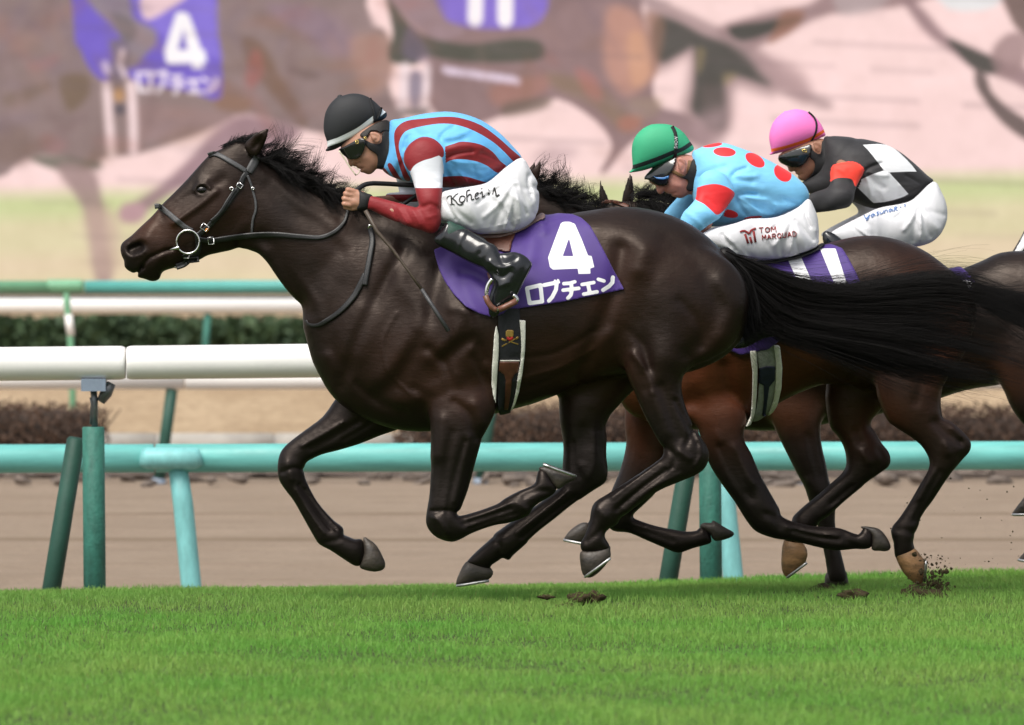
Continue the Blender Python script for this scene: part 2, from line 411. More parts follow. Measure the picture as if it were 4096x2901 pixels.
# ------------------------------------------------------------------ horse materials
def mat_coat(name, dark, red, leg=(.0065, .005, .0048)):
    m, n, l, b = new_mat(name)
    a = attr(n, 'tone'); a2 = attr(n, 'leg')
    big = noise(n, l, 3.2, 4, .6); fine = noise(n, l, 60, 4, .65, stretch=(.35, 1, 1.6))
    ad = n.new('ShaderNodeMath'); ad.operation = 'MULTIPLY_ADD'; l.new(big, ad.inputs[0]); ad.inputs[1].default_value = .5; l.new(a.outputs['Fac'], ad.inputs[2])
    c = mixc(n, l, ramp(n, l, ad.outputs[0], .2, 1.15), dark, red)
    c = mixc(n, l, a2.outputs['Fac'], c, leg)
    c2 = mixc(n, l, ramp(n, l, fine, .3, .75, .0, .2), c, (0.004, 0.003, 0.003))
    l.new(c2, b.inputs['Base Color'])
    pt = noise(n, l, 5.5, 5, .65); l.new(ramp(n, l, pt, .32, .68, .30, .52), b.inputs['Roughness'])
    pset(b, Specular_IOR_Level=.30); b.inputs['Specular Tint'].default_value = (1., .84, .74, 1)
    hair = noise(n, l, 260, 3, .6, stretch=(.25, 1, 1.2))
    mx = n.new('ShaderNodeMath'); mx.operation = 'MULTIPLY_ADD'; l.new(hair, mx.inputs[0]); mx.inputs[1].default_value = .22; l.new(fine, mx.inputs[2])
    lump = noise(n, l, 9, 3, .55); m2 = n.new('ShaderNodeMath'); m2.operation = 'MULTIPLY_ADD'; l.new(lump, m2.inputs[0]); m2.inputs[1].default_value = 4.0; l.new(mx.outputs[0], m2.inputs[2])
    bump(n, l, b, m2.outputs[0], .17, .008); return m
M_coat = mat_coat('dark_bay_coat', (.0082, .0056, .0049), (.046, .017, .0085))
M_coat2 = mat_coat('bay_coat', (.013, .0075, .006), (.085, .025, .010))
M_coat3 = mat_coat('brown_coat', (.011, .007, .006), (.06, .022, .010))
M_hair = mat_plain('horse_hair', (.0042, .0032, .003), .5, .35, 30, 0, Specular_IOR_Level=.22)
M_eye = mat_plain('horse_eye', (.003, .002, .002), .12, 0, 10, 0, Specular_IOR_Level=.35)
M_hoof = mat_plain('hoof_horn', (.042, .033, .026), .5, .6, 14, .4, .006, stretch=(1, 1, 3))
M_hooft = mat_plain('tan_hoof_horn', (.26, .14, .06), .5, .5, 16, .4, .006, stretch=(1, 1, 3))
M_shoe = mat_plain('shoe_metal', (.55, .55, .55), .35, .3, 60, .3, Metallic=.9)
M_black = mat_plain('black_leather', (.012, .012, .0125), .42, .2, 40, .25, .002)
M_grey_leather = mat_plain('worn_grey_leather', (.055, .055, .058), .5, .3, 60, .3, .002)
M_brown = mat_plain('brown_leather', (.10, .033, .018), .45, .3, 30, .3, .002)
M_tan = mat_plain('pale_saddle_leather', (.22, .14, .125), .5, .25, 30, .2, .002)
M_steel = mat_plain('bright_steel', (.75, .74, .72), .16, .1, 60, .05, Metallic=1.)
M_brass = mat_plain('gold_thread', (.42, .26, .06), .45, .3, 60, .1, Metallic=.3)
M_nostril = mat_plain('nostril_lining', (.055, .014, .012), .4, .2, 60, .1)

def blob_attr(px, blobs):
    v = np.zeros(len(px))
    for x, y, rx, ry, a in blobs: v += a * np.exp(-((px[:, 0] - x) / rx) ** 2 - ((px[:, 1] - y) / ry) ** 2)
    return np.clip(v, 0, 1)
def make_horse(name, label, group, parts, d, vox, mat, tones, leg_y, hooves, base_px, smooth=3, darks=()):
    root = thing(name, W3((base_px, 1110 + 1300 * sc(d)), d), label, 'horse', group)
    F = Field(parts); V, Q = body(F, vox, smooth); px = to_px(V)
    leg = np.clip((px[:, 1] - leg_y[0]) / (leg_y[1] - leg_y[0]), 0, 1); leg = np.maximum(leg, blob_attr(px, darks) if darks else 0)
    b = obj('body', V, Q, mat, root, attrs={'tone': blob_attr(px, tones), 'leg': leg * .9})
    for hp, y0, rt, shoe, hm in hooves:
        hv = body(Field([Part(hp, d, y0, rt, smooth=2, res=.005, m=.03)]), .006, 2)
        ho = obj('hoof', *hv, hm, root)
        if shoe:
            a, c = W3(shoe[0], d + y0), W3(shoe[-1], d + y0); P = [W3(p, d + y0) for p in shoe]; wd = .052
            pts = []
            for t in np.linspace(-1.15, 1.15, 17):
                cc = math.cos(t * 1.35); k = (1 - (cc - math.cos(1.15 * 1.35)) / (1 - math.cos(1.15 * 1.35)))
                q = P[0].lerp(P[-1], k * .97 + .02); pts.append((q.x, d + y0 + wd * math.sin(t * 1.35), q.z))
            obj('horseshoe', *tube(pts, .006, 6), M_shoe, ho)
    return root, F, b

# ------------------------------------------------------------------ the leading horse
y_near, y_far = -.14, .14
def PartM(*a, **k): return Part(*a, amp_scale=1.5, **k)
h1_trunk = PartM(DS([(684, 715), (692, 760), (706, 815), (728, 865), (762, 905), (820, 940), (890, 962), (965, 966), (1040, 950), (1100, 930), (1158, 914), (1195, 904),
                    (1251, 883), (1330, 852), (1420, 835), (1520, 838), (1600, 812), (1648, 775), (1672, 735), (1680, 690), (1667, 640), (1640, 590), (1590, 535), (1530, 494),
                    (1455, 469), (1380, 464), (1300, 477), (1210, 494), (1120, 514), (1020, 512), (930, 492), (860, 478), (790, 520), (720, 620)]), 0, 0,
                [(1250, 1250, .62), (1500, 1100, .56), (2000, 1300, .78), (2400, 1250, .72), (2800, 1150, .86), (2950, 1300, .9), (1800, 900, .55), (1500, 1600, .62)], .05, [
    (DS([(905, 560), (860, 640), (800, 760), (770, 860)]), .03, -.010), (DS([(985, 600), (960, 720), (900, 830), (850, 880)]), .035, -.009),
    (DS([(1000, 800), (1060, 760), (1085, 800)]), .03, -.010), (DS([(1040, 640), (1075, 740), (1090, 860)]), .03, -.006),
    (DS([(940, 740), (900, 800), (860, 850)]), .05, .010), (DS([(1020, 850), (960, 880), (900, 900)]), .045, .012), (DS([(820, 700), (790, 790)]), .05, .009),
    (DS([(1390, 560), (1370, 660), (1330, 760), (1290, 840)]), .035, -.012), (DS([(1440, 560), (1430, 600)]), .045, .012),
    (DS([(1180, 850), (1280, 810), (1360, 750)]), .03, .005), (DS([(1300, 500), (1380, 520), (1450, 560)]), .05, .006),
    (DS([(1115, 700), (1120, 800), (1128, 900)]), .02, -.004),
    (DS([(870, 560), (905, 640), (945, 700), (960, 760)]), .04, .006), (DS([(760, 640), (740, 740), (760, 840)]), .03, -.006), (DS([(1010, 690), (1050, 700), (1070, 760)]), .02, .005), (DS([(1150, 800), (1240, 790), (1330, 740)]), .012, -.003), (DS([(1160, 870), (1230, 850), (1310, 810)]), .012, -.003), (DS([(930, 870), (1000, 900), (1080, 880)]), .02, -.005), (DS([(1490, 540), (1560, 580), (1620, 660)]), .04, -.006), (DS([(1560, 620), (1600, 720)]), .05, .007),
    (DS([(1130, 860), (1190, 840), (1260, 820), (1330, 780)]), .006, .0025), (DS([(890, 700), (860, 760), (870, 830), (920, 880)]), .006, .0025), (DS([(960, 780), (1000, 820), (1010, 870)]), .018, -.006), (DS([(1060, 800), (1090, 860), (1095, 920)]), .02, -.007), (DS([(1040, 700), (1010, 760), (960, 800)]), .03, .006), (DS([(800, 860), (850, 900), (900, 920)]), .02, -.006), (DS([(735, 800), (780, 860)]), .03, .006)])
h1_neck = PartM(Z1([(860, 330), (930, 300), (1040, 350), (1140, 425), (1250, 500), (1380, 565), (1500, 605), (1620, 640)]) + DS([(860, 470), (930, 520), (960, 640), (900, 760), (800, 830), (725, 825), (697, 770), (689, 727)])
               + Z1([(1325, 1390), (1302, 1345), (1255, 1290), (1195, 1215), (1135, 1130), (1085, 1055), (1030, 1000), (960, 972), (900, 940), (840, 800), (800, 600)]), 0, 0,
               [(1050, 800, .42), (1250, 1000, .42), (1450, 1200, .52), (1350, 700, .36)], .05, [
    (Z1([(1100, 560), (1250, 720), (1420, 820), (1560, 980)]), .035, -.008), (Z1([(1060, 900), (1180, 1060), (1290, 1220), (1370, 1380)]), .03, -.011),
    (Z1([(1110, 980), (1240, 1130), (1370, 1290), (1440, 1420)]), .03, .009), (Z1([(1060, 430), (1250, 580), (1400, 690), (1560, 760)]), .02, -.005),
    (Z1([(1500, 880), (1620, 1000), (1700, 1150)]), .06, .008)])
h1_head = Part(Z1([(905, 268), (850, 285), (790, 318), (735, 342), (700, 368), (640, 432), (560, 522), (480, 604), (400, 682), (340, 752), (262, 825), (205, 880), (165, 910), (140, 935), (132, 968),
                   (140, 1012), (156, 1045), (158, 1080), (178, 1105), (208, 1122), (238, 1135), (246, 1152), (290, 1163), (330, 1177), (362, 1176), (388, 1160), (402, 1125), (430, 1106), (500, 1086),
                   (570, 1058), (640, 1042), (700, 1010), (780, 990), (850, 975), (905, 952), (960, 915), (990, 850), (1008, 750), (1010, 640), (1025, 520), (1045, 420), (1040, 345), (980, 290)]), 0, 0,
               [(560, 1000, .74), (600, 1080, .72), (700, 900, .6), (850, 800, .58), (950, 750, .56), (950, 900, .5), (980, 640, .55)], .03, [
    (Z17([(1150, 260), (900, 420), (700, 560)]), .016, -.006), (Z17([(1480, 230), (1250, 420), (1050, 560), (880, 680)]), .014, .011),   # facial crest
    (Z17([(2020, 200), (2040, 500), (1960, 800), (1800, 960)]), .016, -.014), (Z17([(1900, 700), (1700, 880), (1450, 960)]), .03, .007),  # jaw
    (Z17([(1650, 500), (1500, 650)]), .05, .008), (Z17([(1450, 950), (1250, 1000), (1050, 1040)]), .02, -.006),
    (Z17([(420, 1300), (520, 1180), (640, 1120), (760, 1070), (860, 1050)]), .007, -.011), (Z17([(340, 1390), (440, 1300)]), .007, -.012),  # mouth
    (Z17([(405, 1005), (340, 1035), (270, 1055)]), .018, -.027), (Z17([(400, 1000), (330, 1020)]), .012, -.010), (Z17([(430, 985), (460, 1050), (420, 1120), (330, 1150)]), .008, .006), (Z17([(230, 1000), (200, 1080), (260, 1150)]), .009, .005),   # nostril
    (Z17([(1165, 225), (1215, 150), (1310, 135), (1390, 190)]), .008, .010), (Z17([(1190, 255), (1270, 285), (1350, 250)]), .007, .005), (Z17([(1270, 215)]), .014, -.010),   # eye
    (Z17([(1230, 90), (1330, 90)]), .014, .006), (Z17([(1480, 130), (1560, 60)]), .022, -.008), (Z17([(560, 760), (480, 900)]), .02, .004), (Z17([(700, 1150), (600, 1300)]), .02, .005)], res=.005)
ear_n = Part(Z1([(935, 300), (960, 262), (1005, 225), (1050, 200), (1095, 183), (1092, 225), (1075, 275), (1050, 325), (1020, 365), (970, 360)]), 0, [(1010, 600, -.055), (1065, 515, -.085)], .6, .015, [(Z1([(1000, 310), (1040, 260), (1075, 210)]), .008, -.007)], res=.004)
ear_f = Part(Z1([(900, 300), (930, 262), (968, 235), (1005, 215), (1030, 205), (1025, 250), (1000, 310), (960, 350)]), 0, [(1000, 600, .055), (1030, 530, .075)], .6, .015, res=.004)
h1_nf = PartM(Z6([(840, 150), (980, 90), (1090, 130), (1128, 230), (1122, 290), (1090, 352), (1060, 425), (1030, 530), (1000, 640), (968, 725), (952, 757)]) +
             Z11([(200, 785), (300, 757), (400, 722), (465, 695), (520, 655), (620, 602), (700, 570), (745, 540), (757, 490), (775, 440), (830, 440), (905, 560), (900, 610), (850, 650), (780, 690), (725, 735), (700, 780), (640, 812), (540, 846), (450, 860), (350, 890), (250, 930), (170, 973), (100, 990)]) +
             Z6([(860, 862), (822, 828), (806, 785), (814, 720), (824, 650), (832, 500), (832, 380), (820, 250)]), 0,
             [(1800, 1600, -.15), (1780, 1900, -.15), (1800, 2140, -.15), (2100, 2000, -.15), (2200, 1900, -.15)],
             [(1850, 1600, .72), (1800, 1850, .8), (1780, 2130, .95), (1950, 2060, .85), (2150, 1950, 1.)], .035, [
    (Z6([(930, 380), (905, 500), (880, 650), (865, 740)]), .018, -.004), (Z6([(1010, 400), (975, 540), (940, 690)]), .016, .004), (Z11([(200, 850), (400, 790), (560, 740)]), .010, -.006),
    (Z6([(850, 770), (880, 800), (900, 840)]), .014, .006), (Z11([(600, 690), (680, 740)]), .014, .005), (Z6([(880, 320), (860, 480)]), .03, .008), (Z6([(985, 420), (945, 560), (915, 690), (905, 750)]), .013, -.004), (Z11([(230, 815), (400, 760), (560, 690)]), .007, .004), (Z11([(240, 890), (420, 825), (600, 770)]), .007, -.005), (Z6([(835, 740), (900, 735), (950, 745)]), .008, -.005), (Z11([(660, 640), (760, 600), (850, 600)]), .010, -.005), (Z6([(1040, 250), (1060, 330)]), .03, .008), (Z6([(940, 240), (1010, 300), (1040, 400)]), .02, -.006)], res=.006)
h1_ff = PartM(Z6([(470, 150), (400, 215), (335, 305), (250, 370), (175, 428), (140, 470), (127, 525), (131, 590), (160, 640), (200, 692), (250, 780), (300, 868), (322, 895), (370, 920), (430, 960), (480, 990),
                 (510, 985), (525, 930), (515, 870), (480, 868), (445, 852), (432, 838), (424, 812), (380, 778), (312, 700), (268, 622), (250, 572), (255, 522), (285, 500), (335, 478), (400, 462), (500, 432), (600, 392), (690, 360), (800, 300), (700, 180)]), 0,
             y_far, [(1500, 1650, .72), (1200, 1800, .85), (1130, 1870, .95), (1250, 2060, .85), (1380, 2220, 1.)], .035, [
    (Z6([(500, 330), (380, 400), (280, 450)]), .016, -.006), (Z6([(230, 620), (300, 730), (370, 820)]), .010, -.006), (Z6([(170, 520), (190, 590)]), .016, .005), (Z6([(430, 330), (330, 390), (240, 440)]), .008, .004), (Z6([(210, 640), (270, 740), (340, 840)]), .007, .004), (Z6([(250, 640), (320, 740), (395, 825)]), .006, -.005), (Z6([(150, 560), (200, 540), (245, 550)]), .008, -.005), (Z6([(340, 880), (400, 870), (430, 850)]), .010, -.004), (Z6([(600, 300), (520, 360), (430, 410)]), .01, -.004)], res=.006)
h1_nh = PartM(Z5([(330, 300), (305, 420), (312, 520), (330, 640), (372, 740), (412, 830), (455, 908), (490, 972), (482, 1008), (430, 1050), (330, 1115), (250, 1165), (197, 1200), (178, 1240), (170, 1290), (150, 1345), (131, 1385), (150, 1420), (240, 1415),
                 (260, 1392), (238, 1352), (250, 1320), (292, 1296), (308, 1268), (380, 1215), (470, 1152), (560, 1113), (640, 1079), (676, 1045), (689, 1000), (680, 960), (650, 915), (612, 850), (585, 780), (570, 712), (578, 650), (625, 606), (700, 572), (770, 530), (822, 460), (851, 380), (855, 300), (828, 220), (760, 150), (640, 110), (500, 140), (400, 210)]), 0,
             [(2800, 1200, -.12), (2650, 1650, -.155), (2750, 1850, -.15), (2400, 2150, -.13)], [(2850, 1200, .56), (2700, 1500, .62), (2650, 1700, .72), (2760, 1830, .7), (2500, 2030, .9), (2370, 2150, 1.)], .045, [
    (Z5([(420, 250), (380, 400), (420, 560), (430, 700)]), .03, -.010), (Z5([(620, 200), (700, 330), (690, 450), (600, 560)]), .035, -.010), (Z5([(480, 260), (520, 400), (500, 560)]), .07, .014),
    (Z5([(740, 250), (790, 350), (740, 470)]), .05, .010), (Z5([(480, 700), (520, 820), (560, 920)]), .022, -.009), (Z5([(430, 690), (470, 800), (500, 900)]), .025, .006),
    (Z5([(620, 880), (590, 950)]), .012, -.008), (Z5([(560, 980), (600, 1010)]), .014, .006), (Z5([(500, 1060), (380, 1150), (290, 1230)]), .011, -.007), (Z5([(560, 1080), (440, 1140), (330, 1240)]), .009, .004), (Z5([(210, 1230), (240, 1260)]), .02, .005), (Z5([(470, 1030), (360, 1110), (270, 1180)]), .007, .004), (Z5([(530, 1050), (410, 1130), (310, 1210)]), .006, -.005), (Z5([(500, 960), (540, 1000), (530, 1040)]), .010, -.006), (Z5([(640, 930), (655, 990), (630, 1040)]), .010, .005), (Z5([(540, 760), (590, 860), (640, 950)]), .009, -.006), (Z5([(360, 560), (420, 640), (440, 720)]), .016, .007), (Z5([(330, 450), (400, 520), (430, 620)]), .018, -.008), (Z5([(560, 330), (640, 420), (650, 520)]), .02, -.006), (Z5([(230, 1310), (200, 1340), (160, 1370)]), .010, -.004)], res=.007)
h1_fh = PartM(Z6([(1400, 120), (1415, 220), (1420, 320)]) + Z11([(945, 130), (962, 260), (955, 420), (935, 560), (850, 640), (700, 748), (545, 848), (500, 880), (430, 932), (390, 980), (330, 1032), (240, 1120), (225, 1160), (320, 1200), (400, 1200), (408, 1172), (470, 1130), (500, 1112), (545, 1130), (580, 1090),
                 (660, 1020), (780, 910), (900, 820), (1000, 735), (1100, 660), (1200, 592), (1270, 547), (1297, 500), (1302, 430), (1291, 330), (1296, 200), (1320, 20)]) + DS([(1480, 800), (1430, 720)]), 0,
             [(2400, 1400, .12), (2300, 1700, .14), (2000, 2150, .12)], [(2350, 1500, .6), (2350, 1700, .7), (2380, 1880, .8), (2150, 2050, .9), (1920, 2230, 1.)], .04, [
    (Z11([(1120, 120), (1110, 350)]), .02, -.004), (Z11([(1050, 640), (850, 790), (650, 950)]), .011, -.006), (Z11([(1000, 600), (800, 760), (600, 920)]), .007, .004), (Z11([(1080, 680), (880, 830), (700, 980)]), .006, -.004), (Z11([(1200, 180), (1200, 380), (1160, 480)]), .018, .004), (Z11([(1040, 240), (1050, 380), (1080, 480)]), .016, -.003), (Z11([(430, 960), (480, 1030), (460, 1090)]), .010, -.004)], res=.006)
h1, H1, h1_body = make_horse('racehorse', 'dark bay racehorse in full gallop in front, wearing purple cloth number 4', 'galloping racehorses',
    [h1_trunk, h1_neck, h1_head, ear_n, ear_f, h1_nh, h1_fh, h1_nf, h1_ff], 0, .0056, M_coat,
    [(2430, 1150, 120, 220, .5), (2650, 1050, 250, 130, .15), (2120, 1450, 300, 120, .3), (1900, 1600, 160, 80, .35), (600, 900, 140, 90, .75), (880, 830, 130, 120, .28), (2400, 1500, 200, 120, .4), (1700, 1450, 250, 200, .25), (1350, 1000, 250, 250, .12), (2850, 1400, 120, 160, .25)],
    (1620, 1880), [
    (Z11([(768, 432), (800, 412), (860, 418), (940, 445), (1062, 490), (1050, 512), (985, 545), (925, 590), (880, 560), (820, 480)]), -.15, .95, Z11([(1058, 488), (805, 395)]), M_hoof),
    (Z6([(518, 858), (545, 868), (580, 895), (608, 945), (622, 982), (612, 1008), (572, 1018), (520, 1008), (500, 990), (520, 930)]), .14, .95, None, M_hoof),
    (Z11([(1088, 1068), (1140, 1052), (1220, 1038), (1300, 1020), (1322, 1018), (1322, 1060), (1325, 1105), (1280, 1175), (1220, 1235), (1160, 1266), (1110, 1240), (1092, 1160)]), -.13, .95, Z11([(1125, 1258), (1322, 1110)]), M_hoof),
    (Z11([(215, 1142), (270, 1140), (340, 1150), (400, 1180), (425, 1215), (420, 1250), (385, 1280), (300, 1298), (200, 1315), (145, 1328), (142, 1290), (170, 1220)]), .12, .95, Z11([(145, 1326), (395, 1282)]), M_hoof)], 2000, darks=[(548, 993, 40, 26, 1.6), (505, 1060, 50, 70, .7), (805, 762, 34, 24, 1.), (700, 700, 120, 60, .3)])
B1 = bvh_of(h1_body)
for sgn, px_ in ((-1, Z17([(1275, 218)])[0]),):
    p, nrm = hit(B1, px_, 0)
    e = sphere((p.x, p.y + .006, p.z), (.030, .018, .0205)); obj('eye', *e, M_eye, h1)
    obj('eye', *sphere((p.x, -p.y - .012, p.z), (.024, .02, .020)), M_eye, h1)

# mane: locks thrown back and up from the crest
def lock_curves(roots, dirs, lens, n_per, spread, wave, K=9, clump=.35, droop=0.):
    out = []; rad = []
    for r0, dv, L in zip(roots, dirs, lens):
        ph = random.uniform(0, 6.28); am = random.uniform(.4, 1.) * wave; fr = random.uniform(1.0, 2.0); curl = random.uniform(-1, 1)
        lockdir = Vector(dv) + Vector((random.gauss(0, .22), random.gauss(0, .3), random.gauss(0, .22)))
        for _ in range(n_per):
            o = Vector((random.gauss(0, spread), random.gauss(0, spread), random.gauss(0, spread * .5))); pts = []
            l2 = L * random.uniform(.7, 1.12); dd = (lockdir + Vector((random.gauss(0, .07), random.gauss(0, .07), random.gauss(0, .07)))).normalized()
            up = Vector((-dd.z, 0, dd.x)); sd_ = Vector((0, 1, 0))
            for k in range(K):
                t = k / (K - 1); c = 1 - clump * math.sin(t * 3.14) if t < .8 else 1 - clump * .5
                q = Vector(r0) + o * (1 - .85 * t ** 1.5) + dd * l2 * t + up * (am * l2 * math.sin(ph + t * fr * 3.5) * t + curl * .35 * l2 * t * t) + sd_ * am * .5 * l2 * math.cos(ph * 1.7 + t * fr * 3) * t
                q.z -= droop * l2 * t * t; pts.append(tuple(q))
            out.append(pts); rad.append(random.uniform(.0006, .0012))
    return np.array(out), np.array(rad)
def along(path_px, d, n, y=0., jit=.01):
    P = smooth_poly(np.array(path_px, float), 8, False); L = np.r_[0, np.cumsum(np.hypot(*np.diff(P, axis=0).T))]
    t = np.linspace(0, L[-1], n); q = np.stack([np.interp(t, L, P[:, i]) for i in (0, 1)], 1)
    return [W3(p, d + y) + Vector((random.gauss(0, jit), random.gauss(0, jit), random.gauss(0, jit * .6))) for p in q]
crest = Z1([(1030, 360), (1120, 400), (1230, 470), (1340, 535), (1450, 580), (1560, 612), (1640, 640)])
N1 = 150; roots = along(crest, 0, N1, -.012, .012)
dirs = []; lens = []
for i in range(N1):
    t = i / N1; a = math.radians(40 - 50 * t + random.gauss(0, 12)); dirs.append((math.cos(a), random.gauss(-.05, .2), math.sin(a))); lens.append((.15 - .07 * t) * random.uniform(.5, 1.15) * (1.35 if random.random() < .08 else 1))
g1, r1 = lock_curves(roots, dirs, lens, 15, .008, .3)
# hair lying against the near side of the crest
N2 = 120; roots2 = along([(x + 6, y + 10) for x, y in crest], 0, N2, -.03, .012)
dirs2 = [(math.cos(a), -.25, math.sin(a)) for a in (math.radians(random.gauss(-8, 16)) for _ in range(N2))]
g2, r2 = lock_curves(roots2, dirs2, [random.uniform(.07, .15) for _ in range(N2)], 16, .008, .12, droop=.35)
# forelock
roots3 = along(Z1([(800, 318), (860, 288), (930, 265)]), 0, 24, 0, .008)
g3, r3 = lock_curves(roots3, [(.8, random.gauss(0, .3), .25) for _ in range(24)], [random.uniform(.05, .1) for _ in range(24)], 12, .007, .15)
obj('mane', *strands(np.concatenate([g1, g2, g3]), np.concatenate([r1, r2, r3])), M_hair, h1)

# tail: streaming out level behind
def tail_strands(guides, n, jit, K=16, NL=90):
    """guides: list of (pixel path, y) from the top of the tail to the bottom; strands are blends of neighbours"""
    G = []
    for path, yy in guides:
        P = smooth_poly(np.array(path, float), 8, False); L = np.r_[0, np.cumsum(np.hypot(*np.diff(P, axis=0).T))]
        t = np.linspace(0, L[-1], K); G.append(np.stack([np.interp(t, L, P[:, 0]), np.interp(t, L, P[:, 1]), np.interp(np.linspace(0, 1, K), np.linspace(0, 1, len(yy)), yy)], 1))
    G = np.array(G); out = []; m = len(G)
    lock = rng.random(NL) ** 1.35 * (m - 1); lockw = rng.normal(0, 1, (NL, 6))
    for i in range(n):
        li = i % NL; s_ = np.clip(lock[li] + rng.normal(0, .07), 0, m - 1.001); a = int(s_); f = s_ - a; g = G[a] * (1 - f) + G[a + 1] * f
        t = np.linspace(0, 1, K); w_ = lockw[li]; endt = np.clip(.73 + .12 * w_[4] + rng.normal(0, .05), .35, .97) if rng.random() < .8 else rng.uniform(.3, .9)
        g2_ = np.stack([np.interp(t * endt, t, g[:, c]) for c in range(3)], 1)
        amp = jit * (t ** 1.3)
        g2_[:, 1] += amp * (34 * w_[0] * np.sin(2.5 * t + w_[1]) + (12 if i % 5 else 70) * rng.normal() + 16 * w_[5] * np.sin(7 * t + w_[2] * 3)); g2_[:, 0] += amp * 6 * rng.normal()
        g2_[:, 2] += (t ** .7) * (.035 * w_[3] + .02 * rng.normal()) + rng.normal(0, .012)
        s3 = D / (D + g2_[:, 2]); out.append(np.stack([(g2_[:, 0] - 2048) / 1000 / s3, g2_[:, 2], HC - (g2_[:, 1] - 1110) / 1000 / s3], 1))
    return np.array(out), rng.uniform(.0005, .0011, n)
Y = [.0, .03, .06, .08]
tg = [(Z10([(95, 5), (330, 105), (560, 222), (800, 285), (1000, 298), (1300, 245), (1600, 205), (1850, 215), (2050, 290), (2250, 400), (2420, 520)]), Y),
      (Z10([(130, 60), (330, 160), (600, 300), (900, 350), (1200, 340), (1600, 330), (2000, 400), (2250, 500), (2500, 640)]), Y),
      (Z10([(140, 90), (320, 220), (560, 400), (900, 470), (1300, 490), (1700, 530), (2100, 620), (2400, 760)]), Y),
      (Z10([(140, 110), (300, 280), (520, 480), (850, 560), (1300, 620), (1700, 700), (2100, 800), (2400, 900)]), Y),
      (Z10([(140, 130), (280, 330), (480, 560), (800, 640), (1200, 730), (1600, 830), (2000, 900), (2350, 980)]), Y),
      (Z10([(150, 150), (260, 380), (400, 600), (700, 690), (1000, 800), (1300, 900), (1700, 960), (2100, 980)]), Y)]
gt, rt_ = tail_strands(tg, 8000, 1.0, NL=240)
gt2, rt2 = tail_strands([(Z10([(150, 60), (270, 200), (330, 380), (360, 560), (500, 640)]), [0, .02]), (Z10([(160, 140), (230, 300), (260, 460), (300, 600), (420, 650)]), [-.0, .02]), (Z10([(160, 180), (215, 380), (220, 540), (240, 630), (380, 690)]), [0, .03])], 2200, .8)
obj('tail', *join(strands(gt, rt_), strands(gt2, rt2)), M_hair, h1)
dock = Field([Cap([(*W3(Z10([(90, 40)])[0], 0), .035), (*W3(Z10([(190, 105)])[0], 0.), .030), (*W3(Z10([(310, 215)])[0], .01), .024), (*W3(Z10([(440, 330)])[0], .015), .012)])])
obj('tail_dock', *body(dock, .008, 2), M_hair, h1)

# ------------------------------------------------------------------ tack of the leading horse
obj_l = lambda name, vf, mat, parent=None, loc=None, smooth=True: obj(name, vf[0], vf[1], mat, parent, loc, smooth)
def lettering(strokes, quad, place):
    """strokes in a unit box -> thick pixel polygons; place maps unit (u,v) to pixels"""
    return [([place(*p) for p in s_], w_) for s_, w_ in strokes]
def stroke_in(paths, X, Y):
    """signed distance (px), positive inside, to a set of thick pixel strokes"""
    best = np.full(X.shape, -1e3)
    for P, w_ in paths:
        best = np.maximum(best, w_ / 2 - np.sqrt(seg_dist2(np.array(P, float), X, Y, False)))
    return best
FOUR = [(1160, 235), (1195, 250), (1240, 350), (1285, 465), (1310, 470), (1328, 545), (1300, 555), (1302, 590), (1220, 592), (1215, 555), (1045, 562), (1025, 545), (1012, 480), (1060, 350), (1100, 245), (1120, 235)]
FOUR_HOLE = [(1155, 345), (1185, 470), (1112, 470)]
KATA = [  # characters of the name, each a list of polylines in Z3 pixels of the cloth, thickness in the same pixels
    ([(868, 690), (960, 668), (972, 780), (886, 792), (868, 690)], 27),
    ([(985, 668), (1072, 650), (1066, 700), (1040, 750), (1018, 775)], 27), ([(1058, 636), (1066, 656)], 14), ([(1080, 632), (1088, 650)], 14),
    ([(1120, 658), (1160, 655), (1195, 645)], 24), ([(1115, 703), (1222, 690)], 25), ([(1170, 655), (1175, 700), (1168, 735), (1148, 757)], 26),
    ([(1245, 664), (1325, 650)], 24), ([(1285, 660), (1296, 715)], 26), ([(1256, 730), (1347, 714)], 25),
    ([(1356, 628), (1395, 640)], 24), ([(1455, 615), (1452, 650), (1430, 675), (1388, 702)], 27)]
def print_attr(px):
    q = np.stack([(px[:, 0] - 1600) * 1.709, (px[:, 1] - 750) * 1.709], 1)
    a = np.minimum(poly_in(np.array(FOUR, float), q[:, 0], q[:, 1]), -poly_in(np.array(FOUR_HOLE, float), q[:, 0], q[:, 1]))
    k = stroke_in(KATA, q[:, 0], q[:, 1])
    return np.maximum(a, k) / 1.709 / 1000
PURPLE = lin((.255, .145, .47))
M_cloth4 = mat_pattern('purple_number_cloth', PURPLE, [(.82, .82, .84)], .62, .10, 10, .15)
cloth_px = Z3([(230, 425), (270, 410), (420, 330), (640, 290), (770, 250), (880, 215), (990, 182), (1060, 172), (1180, 180), (1240, 205), (1300, 260), (1345, 340), (1400, 445), (1460, 565), (1533, 697),
               (1470, 712), (1300, 745), (1100, 785), (900, 815), (790, 832), (740, 828), (700, 870), (620, 885), (540, 862), (450, 815), (370, 735), (310, 650), (270, 570), (245, 490)])
def cloth_wr(X, Z):
    P = W(Z3([(900, 190), (905, 330), (885, 480)]), -.2); Q_ = W(Z3([(420, 590), (500, 605), (590, 660)]), -.25)
    return .010 * np.exp(-seg_dist2(smooth_poly(P, 4, False), X, Z, False) / .035 ** 2) - .009 * np.exp(-seg_dist2(smooth_poly(Q_, 4, False), X, Z, False) / .014 ** 2) + .008 * np.exp(-seg_dist2(W(Z3([(960, 190), (985, 300)]), -.2), X, Z, False) / .02 ** 2)
cv, cf = shell(H1, cloth_px, -.2, .016, .0046, -.004, wr=cloth_wr, round_=False)
